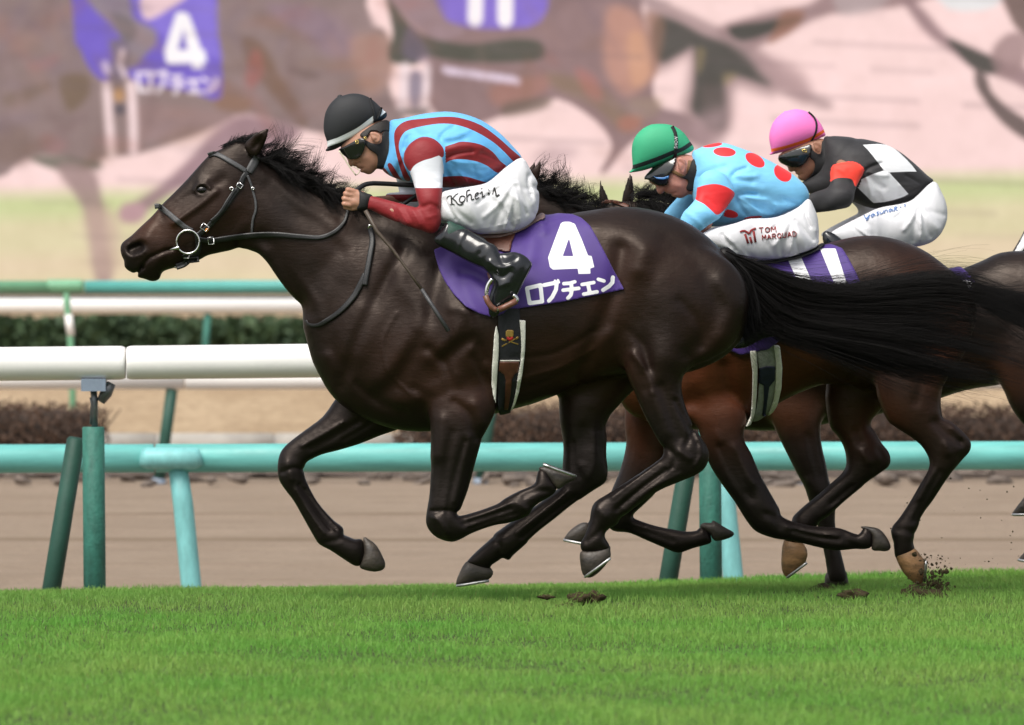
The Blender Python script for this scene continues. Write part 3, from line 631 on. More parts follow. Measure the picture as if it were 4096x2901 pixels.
cl = obj('saddlecloth', cv, cf, M_cloth4, None, W3(DS([(1180, 480)])[0], 0), attrs={'p0': print_attr(to_px(cv))})
tag(cl, 'purple saddlecloth with white number 4 and katakana on the front horse', 'saddlecloth', 'purple numbered saddlecloths')
# saddle: seat, cantle, flap, girth and stirrup
sad = thing('saddle', W3(DS([(1150, 520)])[0], 0), 'small brown racing saddle under the rider of horse number 4', 'saddle', 'racing saddles')
obj('seat', *shell(H1, Z2([(1000, 870), (1150, 950), (1320, 950), (1440, 905), (1520, 850), (1562, 815), (1588, 820), (1592, 848), (1540, 872), (1440, 930), (1300, 975), (1120, 975), (1000, 930)]), -.1, .035, .006, 0.), M_tan, sad)
obj('flap', *shell(H1, Z2([(1180, 950), (1388, 930), (1375, 1010), (1362, 1065), (1300, 1060), (1210, 1010)]), -.22, .028, .006, 0., yr=(-.6, -.02)), M_brown, sad)
M_girth = mat_plain('black_girth_web', (.012, .012, .016), .7, .25, 90, .3, .002)
M_white_pad = mat_plain('cream_felt', (.80, .78, .70), .8, .1, 60, .35, .003)
gv, gf = shell(H1, Z13([(722, 560), (946, 560), (950, 700), (960, 900), (958, 1100), (930, 1230), (905, 1400), (870, 1560), (850, 1660), (740, 1660), (722, 1500), (728, 1300), (738, 1000), (735, 800)]), -.28, .012, .005, -.004, round_=False)
gir = obj('girth', gv, gf, M_girth, sad)
BG = bvh_of(gir, h1_body)
for poly in (Z13([(712, 735), (738, 850), (738, 1000), (722, 1250), (706, 1540), (680, 1460), (665, 1350), (668, 1200), (682, 1000), (692, 850)]),
             Z13([(943, 700), (1005, 705), (1004, 850), (1000, 1000), (975, 1230), (940, 1420), (905, 1540), (872, 1612), (848, 1625), (880, 1540), (910, 1400), (930, 1250), (955, 1120), (962, 950), (955, 820)])):
    obj('girth_pad', *shell(H1, poly, -.28, .020, .0045, -.004, round_=False, yr=(-.6, -.01)), M_white_pad, gir)
obj_l('girth_strap', patch(BG, Z13([(747, 1115), (955, 1115), (946, 1210), (895, 1245), (868, 1300), (855, 1450), (830, 1600), (790, 1600), (800, 1450), (806, 1300), (790, 1248), (735, 1208)]), -.28, .001, .004), M_brown, gir)
obj_l('girth_stitch', patch(BG, Z13([(752, 1102), (957, 1102), (957, 1113), (752, 1113)]), -.28, .001, .004, 5), M_white_pad, gir)
M_red = mat_plain('red_thread', (.5, .02, .015), .6, .1, 60, .1)
em = []
for pth, w_ in (([(768, 965), (930, 872)], .005), ([(765, 888), (934, 945)], .005), ([(905, 892), (932, 872)], .008), ([(765, 888), (802, 905)], .008)):
    em.append(strap(BG, Z13(pth), -.28, w_, .002, .001, n=3))
for poly in ([(806, 815), (822, 800), (872, 800), (886, 812), (884, 862), (870, 872), (848, 868), (825, 872), (806, 865)],): em.append(patch(BG, Z13(poly), -.28, .001, .002, 5))
obj_l('emblem', joinl(*em), M_brass, gir)
obj_l('emblem_heart', patch(BG, Z13([(815, 875), (830, 868), (848, 880), (866, 868), (884, 873), (880, 890), (848, 912), (818, 892)]), -.28, .002, .003, 5), M_red, gir)
# stirrup: metal bow and brown tread under the boot
yb = -.335
P = [W3(p, yb) for p in Z13(smooth_poly([(672, 290), (640, 330), (620, 380), (615, 450), (640, 520), (672, 575), (715, 592), (790, 570), (870, 530), (918, 505), (905, 470), (880, 452)], 3, False).tolist())]
M_stir = mat_plain('stirrup_leather', (.17, .07, .045), .4, .3, 40, .2, .002)
st = obj_l('stirrup', tube([(p.x, p.y - .045 + .0 * i, p.z) for i, p in enumerate(P)], .0085, 8), M_steel, sad)
Q1 = [W3(p, yb - .05) for p in Z13([(603, 455), (625, 515), (655, 560), (690, 590), (720, 600)])]; Q2 = [W3(p, yb - .05) for p in Z13([(735, 597), (790, 575), (850, 545), (915, 508)])]
obj_l('stirrup_tread', joinl(tube(Q1, .0115, 8), tube(Q2, .0125, 8)), M_stir, st)
obj_l('stirrup_strap', tube([W3(p, -.30) for p in Z13([(640, 220), (665, 300), (680, 340)])], .010, 6), M_stir, sad)

# bridle
br = thing('bridle', W3(Z17([(1150, 900)])[0], -.05), 'black leather bridle with a big steel ring bit on the leading horse', 'bridle', 'bridles')
S1 = lambda pts, w_, off=.002, th=.005: strap(B1, pts, 0, w_, th, off, n=6)
obj_l('headpiece', S1(Z1([(1022, 370), (1000, 410), (965, 470)]), [.026, .034, .03]), M_grey_leather, br)
obj_l('cheek_strap', S1(Z1([(958, 470), (930, 505), (905, 565), (860, 630), (800, 715), (740, 785), (690, 835), (650, 868), (628, 885)]), .021), M_black, br)
obj_l('cheek_strap', S1(Z1([(880, 580), (830, 655), (780, 735), (720, 790)]), .014, .007), M_black, br)
obj_l('browband', S1(Z1([(702, 360), (740, 348), (790, 366), (840, 395), (900, 430), (950, 462)]), .018), M_grey_leather, br)
obj_l('noseband', S1(Z1([(355, 692), (385, 692), (430, 725), (490, 775), (550, 825), (600, 852)]), .021), M_grey_leather, br)
obj_l('throatlatch', S1(Z1([(958, 490), (978, 540), (992, 590), (1010, 660), (1010, 720), (992, 780), (985, 865)]), .009), M_grey_leather, br)
obj_l('chin_strap', joinl(S1(Z17([(1190, 820), (1210, 900), (1215, 1000), (1190, 1100), (1100, 1180), (1010, 1260), (900, 1300)]), .024, .004), S1(Z17([(1010, 1120), (1060, 1200), (1160, 1200), (1220, 1190)]), .022, .01)), M_black, br)
c = Z17([(1065, 945)])[0]; hh, _ = hit(B1, c, 0); ry = hh.y - .016
ring = [W3((c[0] + 45.5 * math.cos(a) , c[1] + 47 * math.sin(a)), ry - .004 * math.cos(a)) for a in np.linspace(0, 2 * math.pi, 33)]
bit = obj_l('bit_ring', tube(ring, .0042, 8, False), M_steel, br)
A_, B_ = W3(Z17([(800, 1058)])[0], ry - .004), W3(Z17([(945, 1022)])[0], ry - .012)
obj_l('bit_cheek', tube([A_, A_.lerp(B_, .5), A_.lerp(B_, .9), B_], [.0025, .0055, .0085, .007], 10), M_steel, br)
bk = []
for (x, y), a, s_ in ((Z17([(1795, 150)])[0], .6, .011), (Z17([(1680, 195)])[0], .5, .007), (Z17([(1300, 740)])[0], .6, .014), (Z17([(1390, 930)])[0], 1.5, .014), (Z17([(1980, 190)])[0], .3, .005), (Z17([(1045, 1148)])[0], .1, .01), (Z17([(905, 1298)])[0], .2, .006)):
    h_, _ = hit(B1, (x, y), 0); yy = (h_.y if h_ is not None else -.05) - .012
    cs, sn = math.cos(a), math.sin(a); pts = []
    for u, v in ((-1, -1), (1, -1), (1, 1), (-1, 1), (-1, -1)): pts.append(W3((x + (u * cs - v * sn * .8) * s_ * 1000, y + (u * sn + v * cs * .8) * s_ * 1000), yy))
    obj_l('buckle', tube(pts, .0022, 6), M_steel, br)
M_orange = mat_plain('orange_badge', (.75, .26, .02), .5, .1, 60, .1)
obj_l('badge', patch(B1, Z17([(1300, 790), (1320, 755), (1362, 750), (1355, 785), (1325, 812)]), 0, .010, .002, 6), M_orange, br)
# reins
rn = thing('reins', W3(Z1([(1000, 880)])[0], -.1), 'black rubber-grip reins running from the bit ring to the front rider\'s hand', 'reins', 'reins')
obj_l('rein', strap(B1, Z1([(640, 905), (720, 915), (850, 897), (1000, 880), (1150, 876), (1300, 888), (1430, 892), (1520, 858), (1580, 800), (1603, 745), (1612, 705)]), 0, [.020, .020, .022, .022, .021, .02, .018, .016, .013, .012, .012], .006, .004), M_black, rn)
loop = [W3(p, yy) for p, yy in zip(Z14([(440, 470), (520, 400), (640, 335), (800, 310), (960, 312), (1150, 320), (1400, 335), (1760, 355), (1950, 370)]), np.linspace(-.15, -.02, 9))]
def flat(pts, wd, th=.004, up=Vector((0, 0, 1))):
    P_ = smooth_poly(np.array([tuple(p) for p in pts]), 5, False); V = []; F_ = []; 
    T = np.gradient(P_, axis=0)
    for p, t in zip(P_, T):
        t = Vector(t).normalized(); nrm = Vector((0, -1, 0)); s_ = t.cross(nrm).normalized() * wd / 2; p = Vector(p)
        for q in (p - s_ + nrm * th, p + s_ + nrm * th, p + s_, p - s_): V.append(tuple(q))
    for i in range(len(P_) - 1):
        for j in range(4): F_.append((i * 4 + j, i * 4 + (j + 1) % 4, i * 4 + 4 + (j + 1) % 4, i * 4 + 4 + j))
    F_ += [(3, 2, 1, 0), tuple(len(V) - 4 + i for i in range(4))]
    return np.array(V), F_
obj_l('rein', flat(loop, .019), M_black, rn)
obj_l('rein', flat([W3(p, .06) for p in Z14([(1350, 860), (1500, 790), (1650, 690), (1800, 590), (1900, 540)])], .016), M_black, rn)
# breast strap round the neck
ns = thing('neck_strap', W3(Z1([(1750, 900)])[0], -.15), 'black leather neck strap looping down the leading horse\'s chest', 'strap')
obj_l('strap_end', strap(B1, Z1([(1752, 830), (1768, 900), (1755, 1000), (1735, 1110), (1718, 1205)]), 0, .021, .006, .008), M_black, ns)
obj_l('loop', strap(B1, Z1([(1725, 1130), (1685, 1210), (1640, 1285), (1560, 1370), (1460, 1440), (1400, 1465), (1350, 1455), (1335, 1430)]), 0, [.024, .023, .022, .02, .018, .014, .012, .011], .006, .003), M_black, ns)
obj_l('buckle', tube([W3(p, -.235) for p in Z1([(1742, 835), (1750, 812), (1770, 822)])], .004, 6), M_steel, ns)
# whip
wp = [W3(p, -.25 - .05 * i / 6) for i, p in enumerate(Z2([(425, 800), (500, 935), (600, 1050), (700, 1185), (790, 1310), (880, 1450), (965, 1582)]))]
wh = thing('whip', wp[0], 'thin riding whip held against the shoulder of horse number 4', 'whip')
obj_l('shaft', tube(wp[:5], [.0085, .008, .0065, .0055, .0065], 8), mat_plain('whip_cane', (.075, .055, .04), .5, .3, 40, .2), wh)
obj_l('flap', tube(wp[4:], [.0075, .008, .0085], 8), M_grey_leather, wh)

# ------------------------------------------------------------------ riders
M_skin = mat_plain('skin', (.44, .225, .15), .5, .12, 40, .1, .002, Subsurface_Weight=.08)
M_skin2 = mat_plain('skin_ruddy', (.46, .21, .16), .5, .15, 40, .1, .002, Subsurface_Weight=.08)
M_skin3 = mat_plain('skin_tan', (.33, .16, .10), .5, .12, 40, .1, .002, Subsurface_Weight=.08)
M_boot = mat_plain('polished_black_boot', (.008, .009, .011), .20, .2, 8, .12, .006, Coat_Weight=.35, Coat_Roughness=.10)
M_goggle = mat_plain('dark_lens', (.006, .007, .006), .12, .1, 30, 0, Coat_Weight=.6)
M_mask = mat_plain('black_strap_cloth', (.012, .012, .013), .75, .2, 60, .3, .002)
M_glove = mat_plain('black_glove', (.010, .010, .011), .7, .2, 60, .3, .002)
M_band_green = mat_plain('green_elastic', (.012, .05, .035), .6, .3, 60, .3, .002)
M_darkhair = mat_plain('dark_hair', (.012, .008, .006), .6, .3, 90, .3, .002)
M_gold = mat_plain('gold_buckle', (.75, .55, .18), .25, .1, 40, 0, Metallic=1.)
M_ink = mat_plain('black_print', (.02, .02, .018), .7, .1, 40, 0)
M_redink = mat_plain('maroon_print', (.25, .022, .022), .7, .1, 40, 0)
M_blueink = mat_plain('blue_print', (.10, .19, .42), .7, .2, 40, 0)
WHITE = (.70, .70, .725)
M_breech = mat_pattern('white_breeches', WHITE, [], .6, .30, 17, .1, var=.03, stretch=(1.3, 1, .45))
def pat(px, polys, near=None):
    """signed distance in metres to the union of pixel outlines"""
    a = np.full(len(px), -1.)
    for P in polys: a = np.maximum(a, poly_in(smooth_poly(np.array(P, float), 3), px[:, 0], px[:, 1]) / 1000)
    return a
def line_pat(px, path, w_):
    return w_ / 2 - np.sqrt(seg_dist2(smooth_poly(np.array(path, float), 5, False), px[:, 0], px[:, 1], False)) / 1000
def text_on(bvh, lines, d, mat, name, parent, off=.002):
    """lines: list of (string, pixel of left end of baseline, pixel of right end, height px)"""
    vf = []
    for txt, a, b, hgt in lines:
        cu = bpy.data.curves.new('t', 'FONT'); cu.body = txt; cu.size = 1.; cu.offset = .006; cu.resolution_u = 3
        o = bpy.data.objects.new('t', cu); COL.objects.link(o); dg = bpy.context.evaluated_depsgraph_get(); dg.update()
        me = bpy.data.meshes.new_from_object(o.evaluated_get(dg)); bpy.data.objects.remove(o); bpy.data.curves.remove(cu)
        bm = bmesh.new(); bm.from_mesh(me); bmesh.ops.triangulate(bm, faces=bm.faces[:])
        V = np.array([v.co for v in bm.verts]); x0, x1 = V[:, 0].min(), V[:, 0].max(); F_ = [tuple(v.index for v in f.verts) for f in bm.faces]
        ux = np.array(b, float) - np.array(a, float); L = np.hypot(*ux); un = ux / L; up = np.array([un[1], -un[0]])
        k = L / (x1 - x0); out = []; ys_ = []
        P2 = [np.array(a) + un * (v[0] - x0) * k + up * v[1] / .7 * hgt for v in V]
        hs_ = [hit(bvh, q, d)[0] for q in P2]; kn = [h.y for h in hs_ if h is not None]; md = float(np.median(kn)) if kn else d - .2
        out = [tuple(W3(q, (h.y if h is not None else md) - off)) for q, h in zip(P2, hs_)]
        vf.append((np.array(out), F_)); bm.free(); bpy.data.meshes.remove(me)
    return obj_l(name, joinl(*vf), mat, parent, smooth=False)

def fan(Zf, c, ends, wd=.007, amp=.0045):
    out = []
    for i, e in enumerate(ends):
        mx_, my_ = (c[0] + e[0]) / 2 + (14 if i % 2 else -10), (c[1] + e[1]) / 2 + (12 if i % 3 else -8); s0 = (c[0] * .85 + e[0] * .15, c[1] * .85 + e[1] * .15)
        out.append((Zf([s0, (mx_, my_), e]), wd * (.9 + .45 * (i % 3)), 1.75 * amp * (1 if i % 2 else -1.2)))
    return out
class Rider: pass
def make_rider(d, base_px, label, group, S, vox=.006):
    """S: dict of outlines and patterns for one rider"""
    r = Rider(); root = thing('person', W3(base_px, d), label, 'person', group); r.root = root
    # body: head, neck, hidden trunk and hands as one surface
    arms = []
    for path in S['arms']: arms.append(Cap([(*W3((x, y), d + yy), rr) for x, y, yy, rr in path], .02))
    r.head = Field(arms + [Part(S['head'], d, 0, S.get('head_ratio', .78), .02, S.get('face', ()), res=.004, m=.03, smooth=2)] + S.get('neck', []) + S.get('hands', []))
    r.skin = obj('body', *body(r.head, .0042, 2), S['skin'], root)
    for sy in (-1, 1): obj('ear', *body(Field([Part(S['ear'], d, S['ear_y'] * sy * -1, .6, .01, [(S['ear_in'], .006, -.005)], res=.003, m=.02)]), .0035, 2), S['skin'], root)
    # silk jacket
    J = Field(S['jacket']); r.J = J; V, Q = body(J, .0048, 1); px = to_px(V)
    r.jacket = obj('silk_jacket', V, Q, S['jacket_mat'], root, attrs=S['jacket_pat'](V, px))
    B = Field(S['breeches']); r.B = B; r.breeches = obj('breeches', *body(B, .0048, 1), M_breech, root)
    for bp in S['boots']:
        r.boot = obj('boot', *body(Field(bp), .0055, 2), M_boot, root)
    hf = Field(S['helmet']); r.hf = hf; V, Q = body(hf, .005, 2); px = to_px(V)
    r.helmet = obj('helmet', V, Q, S['helmet_mat'], root, attrs=S['helmet_pat'](V, px))
    r.bh = bvh_of(r.skin, r.helmet)
    obj('goggles', *shell(r.head, S['goggles'], d, .016, .004, -.004, round_=True), M_goggle, root)
    if S.get('mask'): obj('chin_strap', *shell(r.head, S['mask'], d, .008, .004, -.004, round_=True), M_mask, root)
    return r
def hand_at(w, fx, fz, d, y, s=1., side=-1):
    """a fist closed round a rein: palm, four curled fingers and a thumb; w pixel of the knuckles, fx/fz unit direction along the forearm"""
    c = W3(w, d + y); f = Vector((fx, 0, fz)).normalized(); up = Vector((-f.z, 0, f.x)); out = Vector((0, -1, 0)) * (1 if side < 0 else -1); parts = []
    P = lambda a, b, c_, r: (*(c + f * a * s + up * b * s + out * c_ * s), r * s)
    parts.append(Cap([P(-.075, 0, 0, .022), P(-.03, .012, .0, .024), P(.0, .020, .0, .02)], .012)); parts.append(Cap([P(-.035, -.012, 0, .023), P(0, -.018, 0, .019)], .012))
    for i, b in enumerate((.030, .010, -.010, -.028)):
        L = (.024, .028, .026, .020)[i]; parts.append(Cap([P(.0, b, .010, .0105), P(L, b, .012, .0100), P(L + .004, b - .002, -.012, .0095), P(.004, b - .002, -.020, .009)], .004))
    parts.append(Cap([P(-.045, .024, .004, .013), P(-.012, .040, .0, .011), P(.018, .042, -.012, .0095)], .006))
    return parts
BLUE = lin((.40, .71, .93)); MAROON = lin((.52, .065, .10)); 
# ---- rider in front
tor1 = Z2([(588, 215), (640, 205), (700, 193), (800, 172), (940, 157), (1060, 172), (1180, 215), (1290, 290), (1380, 380), (1442, 458), (1400, 500), (1330, 545), (1270, 600), (1200, 638), (1080, 645), (930, 650), (760, 620), (640, 598), (560, 560), (530, 520), (545, 470), (562, 400), (565, 330), (572, 260)])
arm1 = Z2([(740, 345), (800, 325), (870, 340), (928, 395), (930, 500), (925, 650), (918, 760), (908, 870), (872, 936), (820, 915), (790, 810), (760, 720), (742, 640), (715, 560), (672, 480), (690, 400)])
fore1 = Z2([(905, 850), (885, 930), (830, 940), (740, 915), (640, 880), (540, 838), (470, 800), (432, 780), (440, 705), (480, 708), (560, 728), (650, 752), (760, 782), (850, 800)])
bl1 = [((dx_), w_, a_) for dx_, w_, a_ in [
    (Z2([(940, 420), (1060, 380), (1180, 400)]), .012, .005), (Z2([(960, 560), (1080, 520), (1200, 540)]), .012, -.005), (Z2([(1000, 470), (1060, 560), (1080, 620)]), .009, .004), (Z2([(1100, 460), (1140, 560), (1150, 610)]), .009, -.004),
    (Z2([(700, 240), (760, 300), (800, 330)]), .018, -.007), (Z2([(1200, 300), (1290, 400), (1330, 480)]), .02, -.004)]]
bl1 += fan(Z2, (930, 470), [(1120, 420), (1160, 500), (1150, 580), (1080, 610), (1000, 620)], .007, .0045) + fan(Z2, (1330, 500), [(1180, 430), (1150, 520), (1180, 590)], .006, .004) + fan(Z2, (720, 300), [(680, 400), (650, 480), (640, 560)], .007, .004) + fan(Z2, (900, 350), [(1000, 260), (1100, 280), (1060, 340)], .009, .003)
jk1 = [Part(tor1, 0, 0, [(1650, 600, 1.25), (1850, 560, 1.35), (2050, 650, 1.2), (1560, 560, 1.1)], .03, bl1, res=.006),
       Part(arm1, 0, [(1700, 590, -.165), (1730, 900, -.245)], .85, .03, [(Z2([(770, 620), (830, 600), (900, 620)]), .008, -.004), (Z2([(800, 780), (850, 760), (900, 790)]), .008, -.005), (Z2([(820, 850), (880, 830)]), .008, .004)], res=.005),
       Part(fore1, 0, [(1730, 900, -.245), (1490, 820, -.175)], .85, .025, [(Z2([(590 + 48 * i, 770 + 10 * i), (620 + 48 * i, 830 + 8 * i), (650 + 45 * i, 880 + 5 * i)]), .006, (-.0035, .0045)[i % 2]) for i in range(6)], res=.005),
       Part([(x - 70, y - 20) for x, y in arm1], 0, [(1640, 590, .17), (1680, 900, .22)], .85, .03, res=.006),
       Part(Z2([(820, 650), (830, 740), (700, 745), (600, 740), (560, 740), (562, 690), (640, 680), (740, 660)]), 0, .16, .9, .02, res=.005)]
red_arm_u = Z2([(660, 480), (690, 395), (740, 345), (800, 320), (870, 335), (925, 385), (935, 430), (922, 456), (850, 462), (790, 480), (740, 510), (716, 545), (690, 520)])
white_arm = Z2([(922, 456), (850, 462), (790, 480), (740, 510), (714, 560), (725, 610), (745, 660), (830, 655), (928, 650)])
stripes1 = [Z2([(612, 300), (640, 248), (700, 215), (800, 203), (950, 190), (1060, 203), (1180, 248), (1290, 328), (1370, 400), (1438, 462), (1395, 486), (1330, 422), (1250, 352), (1130, 282), (1010, 242), (900, 236), (780, 255), (700, 278), (662, 312), (642, 370), (650, 430), (690, 540), (720, 600), (680, 600), (640, 490), (618, 390)]),
            Z2([(915, 405), (1000, 366), (1060, 352), (1170, 370), (1250, 418), (1300, 478), (1345, 520), (1285, 556), (1220, 512), (1150, 482), (1050, 466), (970, 476), (915, 510)]),
            Z2([(900, 592), (1000, 576), (1080, 580), (1150, 600), (1215, 628), (1080, 660), (900, 665)]), Z2([(568, 505), (592, 495), (640, 570), (665, 610), (635, 610), (600, 570)]), Z2([(530, 525), (545, 520), (590, 580), (570, 580)])]
def jp1(V, px):
    red = pat(px, stripes1); arm = np.abs(V[:, 1]) > .128
    q = px.copy(); far = V[:, 1] > 0; q[far] += (70, 20)
    ra = np.maximum(pat(q, [red_arm_u]), -1); wa = pat(q, [white_arm]); below = (q[:, 1] - Z2([(0, 653)])[0][1]) / 1000
    inarm = pat(q, [[(x + (x - 1700) * .06, y + (y - 700) * .03) for x, y in arm1]]) > -.004
    isarm = (arm & inarm) | (arm & (below > 0)) | ((V[:, 1] > .05) & (px[:, 0] < Z2([(760, 0)])[0][0]) & (px[:, 1] > Z2([(0, 640)])[0][1]))
    fl = (V[:, 1] > .05) & (px[:, 0] < 1800) & (px[:, 1] > 735); lowf = (px[:, 1] - 778) / 1000
    return {'p0': np.where(fl, lowf, np.where(isarm, np.maximum(ra, below), red)), 'p1': np.where(fl, -lowf, np.where(isarm, np.minimum(wa, -below), -1))}
M_jk1 = mat_pattern('blue_maroon_silk', BLUE, [MAROON, (.72, .74, .79)], .62, .32, 20, .1, var=.06, stretch=(.6, 1, 1.3))
br1 = Z2([(1442, 455), (1500, 540), (1546, 625), (1553, 720), (1541, 820), (1500, 880), (1420, 928), (1300, 950), (1170, 950), (1080, 918), (980, 878), (908, 852), (905, 780), (915, 690), (1000, 662), (1100, 645), (1210, 620), (1290, 558), (1340, 515)])
brS = fan(Z2, (1400, 600), [(1150, 760), (1200, 840), (1260, 900), (1330, 920), (1380, 900), (1430, 870), (1470, 820), (1510, 760)]) + fan(Z2, (1480, 560), [(1500, 700), (1530, 740), (1535, 660)], .006) + fan(Z2, (930, 700), [(1010, 860), (1060, 900), (1110, 880)], .006, .004) + [(Z2([(1000, 690), (1100, 770), (1170, 900)]), .012, .004), (Z2([(940, 740), (1000, 820), (1060, 900)]), .010, -.006), (Z2([(1180, 690), (1280, 760), (1370, 880)]), .012, -.005), (Z2([(1290, 640), (1380, 700), (1500, 790)]), .012, .005), (Z2([(1340, 620), (1430, 700), (1520, 820)]), .010, -.006), (Z2([(1300, 600), (1400, 610), (1460, 660)]), .009, -.004), (Z2([(1220, 660), (1330, 770), (1400, 880)]), .009, .004),
       (Z2([(1400, 640), (1470, 660), (1540, 640)]), .008, -.003), (Z2([(1100, 930), (1300, 895), (1440, 850)]), .004, .003), (Z2([(1345, 780), (1400, 870)]), .008, -.006)]
bc1 = [Part(br1, 0, [(1800, 860, -.225), (2050, 800, -.13), (2120, 760, -.09)], [(1800, 860, .75), (2100, 750, 1.)], .03, brS, res=.006),
       Part([(x - 30, y - 10) for x, y in br1], 0, [(1800, 860, .225), (2050, 800, .13), (2120, 760, .09)], .8, .05, res=.008),
       Part(Z2([(1250, 650), (760, 640), (660, 672), (600, 715), (580, 750), (620, 800), (800, 850), (1200, 880)]), 0, .2, .8, .04, res=.008)]
boot1 = [Part(Z2([(905, 935), (958, 876), (1010, 890), (1080, 922), (1170, 968), (1255, 1018), (1285, 1062), (1240, 1110), (1215, 1180), (1180, 1175), (1100, 1140), (1000, 1082), (890, 1022), (870, 980)]), 0, [(1780, 940, -.27), (1980, 1040, -.315)], .8, .02, [(Z2([(960, 880), (935, 950), (910, 1020)]), .006, .004), (Z2([(1080, 925), (1040, 1000), (1020, 1080)]), .006, .004), (Z2([(1170, 1080), (1230, 1000)]), .012, -.006)], res=.005),
         Part(Z2([(1200, 1010), (1260, 1030), (1310, 1075), (1390, 1068), (1460, 1092), (1503, 1140), (1490, 1190), (1450, 1260), (1410, 1345), (1380, 1395), (1320, 1430), (1292, 1475), (1245, 1496), (1222, 1450), (1228, 1350), (1250, 1290), (1240, 1230), (1200, 1180), (1180, 1100)]), 0, -.335, .62, .02,
              [(Z2([(1290, 1080), (1330, 1150), (1400, 1110)]), .010, -.007), (Z2([(1230, 1130), (1290, 1170), (1370, 1150)]), .010, .007), (Z2([(1240, 1190), (1310, 1230), (1360, 1200)]), .010, -.007), (Z2([(1500, 1150), (1440, 1270), (1390, 1370)]), .008, .006), (Z2([(1300, 1290), (1350, 1270)]), .010, .005)], res=.004)]
hel1 = Z9([(130, 480), (134, 400), (152, 300), (200, 205), (260, 140), (310, 103), (330, 98), (350, 100), (440, 74), (540, 74), (640, 104), (720, 155), (790, 220), (840, 272), (872, 305), (880, 340), (850, 372), (770, 420), (720, 445), (560, 560), (400, 655), (320, 705), (240, 742), (140, 757), (175, 715), (180, 680), (160, 610), (140, 550)])
S = dict(arms=[[(1590, 610, 0, 0.05), (1650, 600, -0.06, 0.03), (1705, 620, -0.15, 0.028), (1735, 890, -0.24, 0.018), (1470, 815, -0.172, 0.013), (1420, 806, -0.166, 0.02)], [(1590, 610, 0, 0.05), (1640, 600, 0.1, 0.03), (1670, 620, 0.17, 0.028), (1690, 790, 0.2, 0.018), (1480, 800, 0.12, 0.013), (1410, 800, 0.1, 0.02)]], skin=M_skin, head=Z9([(330, 700), (360, 760), (392, 820), (418, 862), (425, 905), (448, 936), (485, 930), (512, 932), (530, 955), (560, 966), (556, 985), (572, 1003), (610, 1010), (645, 1026), (690, 1024), (730, 992), (755, 962), (810, 945), (880, 930), (915, 850), (930, 650), (915, 450), (800, 390), (600, 430), (400, 580)]),
         head_ratio=[(1400, 660, .62), (1470, 650, .72), (1520, 560, .86)], face=[(Z9([(520, 900), (560, 890)]), .006, -.004), (Z9([(560, 966), (605, 950)]), .0035, -.004), (Z9([(500, 850), (620, 830)]), .014, .004), (Z9([(470, 880), (480, 920)]), .006, .003)],
         neck=[Part(Z9([(780, 640), (900, 520), (1000, 560), (1080, 800), (1000, 1000), (880, 960), (800, 930)]), 0, 0, .8, .03, res=.006)], hands=hand_at(Z14([(330, 640)])[0], -.98, .2, 0, -.165) + hand_at((1400, 800), -.98, .2, 0, .10, side=1),
         ear=Z9([(678, 535), (720, 524), (775, 540), (808, 580), (806, 630), (760, 660), (720, 640), (690, 600)]), ear_in=Z9([(720, 560), (770, 590), (750, 630)]), ear_y=.072,
         jacket=jk1, jacket_mat=M_jk1, jacket_pat=jp1, breeches=bc1, boots=[boot1, [Part([(x - 40, y - 20) for x, y in Z2([(905, 935), (958, 876), (1080, 922), (1255, 1018), (1390, 1068), (1503, 1140), (1410, 1345), (1292, 1475), (1245, 1496), (1222, 1450), (1250, 1290), (1200, 1180), (1000, 1082), (870, 980)])], 0, .33, .7, res=.008)]],
         helmet=[Part(hel1, 0, 0, .86, .01, [(Z9([(180, 690), (330, 640), (540, 530), (720, 405), (870, 300)]), .006, .003)], smooth=2, res=.005, m=.03)], helmet_mat=mat_pattern('black_helmet_cover', (.018, .019, .022), [(.84, .88, .89)], .7, .12, 10),
         helmet_pat=lambda V, px: {'p0': np.minimum(line_pat(px, Z9([(176, 668), (260, 640), (330, 614), (540, 508), (720, 374), (800, 304), (858, 254)]), .022), np.maximum(-pat(px, [Z9([(715, 330), (800, 250), (790, 370), (740, 420)])]), -pat(px, [Z9([(715, 330), (800, 250), (790, 370), (740, 420)])])))},
         goggles=Z9([(305, 742), (380, 700), (480, 645), (560, 605), (625, 620), (620, 710), (592, 785), (545, 838), (500, 852), (435, 848), (385, 815)]), mask=Z9([(600, 610), (660, 640), (700, 660), (760, 672), (815, 650), (830, 540), (900, 500), (930, 600), (910, 760), (890, 900), (840, 948), (762, 960), (772, 880), (762, 800), (700, 755), (640, 700)]))
r1 = make_rider(0, DS([(1100, 560)])[0], 'jockey in blue and maroon striped silks and black helmet riding the front horse', 'crouching jockeys', S)
# details of the front rider
obj('helmet_button', *sphere(W3(Z9([(325, 112)])[0], 0), (.011, .011, .009), 12, 8), mat_plain('black_button', (.014, .015, .017), .6), r1.helmet)
H1b = bvh_of(r1.helmet)
obj_l('helmet_strap', strap(H1b, Z9([(680, 125), (715, 230), (735, 330), (730, 410)]), 0, .010, .003, .001), M_mask, r1.helmet)
obj_l('helmet_strap', strap(H1b, Z9([(815, 235), (800, 310), (760, 390)]), 0, .008, .003, .001), M_mask, r1.helmet)
obj('hair', *shell(r1.head, Z9([(560, 560), (720, 440), (860, 385), (925, 420), (915, 520), (830, 520), (815, 545), (760, 520), (690, 525), (640, 600)]), 0, .010, .0045, -.004), M_darkhair, r1.root)
obj('wristband', *body(Field([Part(Z14([(470, 450), (560, 490), (690, 540), (810, 585), (760, 720), (710, 890), (580, 925), (430, 915), (450, 800), (465, 640)]), 0, -.17, 1.15, .01, smooth=2, res=.004, m=.03)]), .0045, 2), M_glove, r1.root)
Bw = bvh_of(r1.breeches); Bj = bvh_of(r1.jacket)
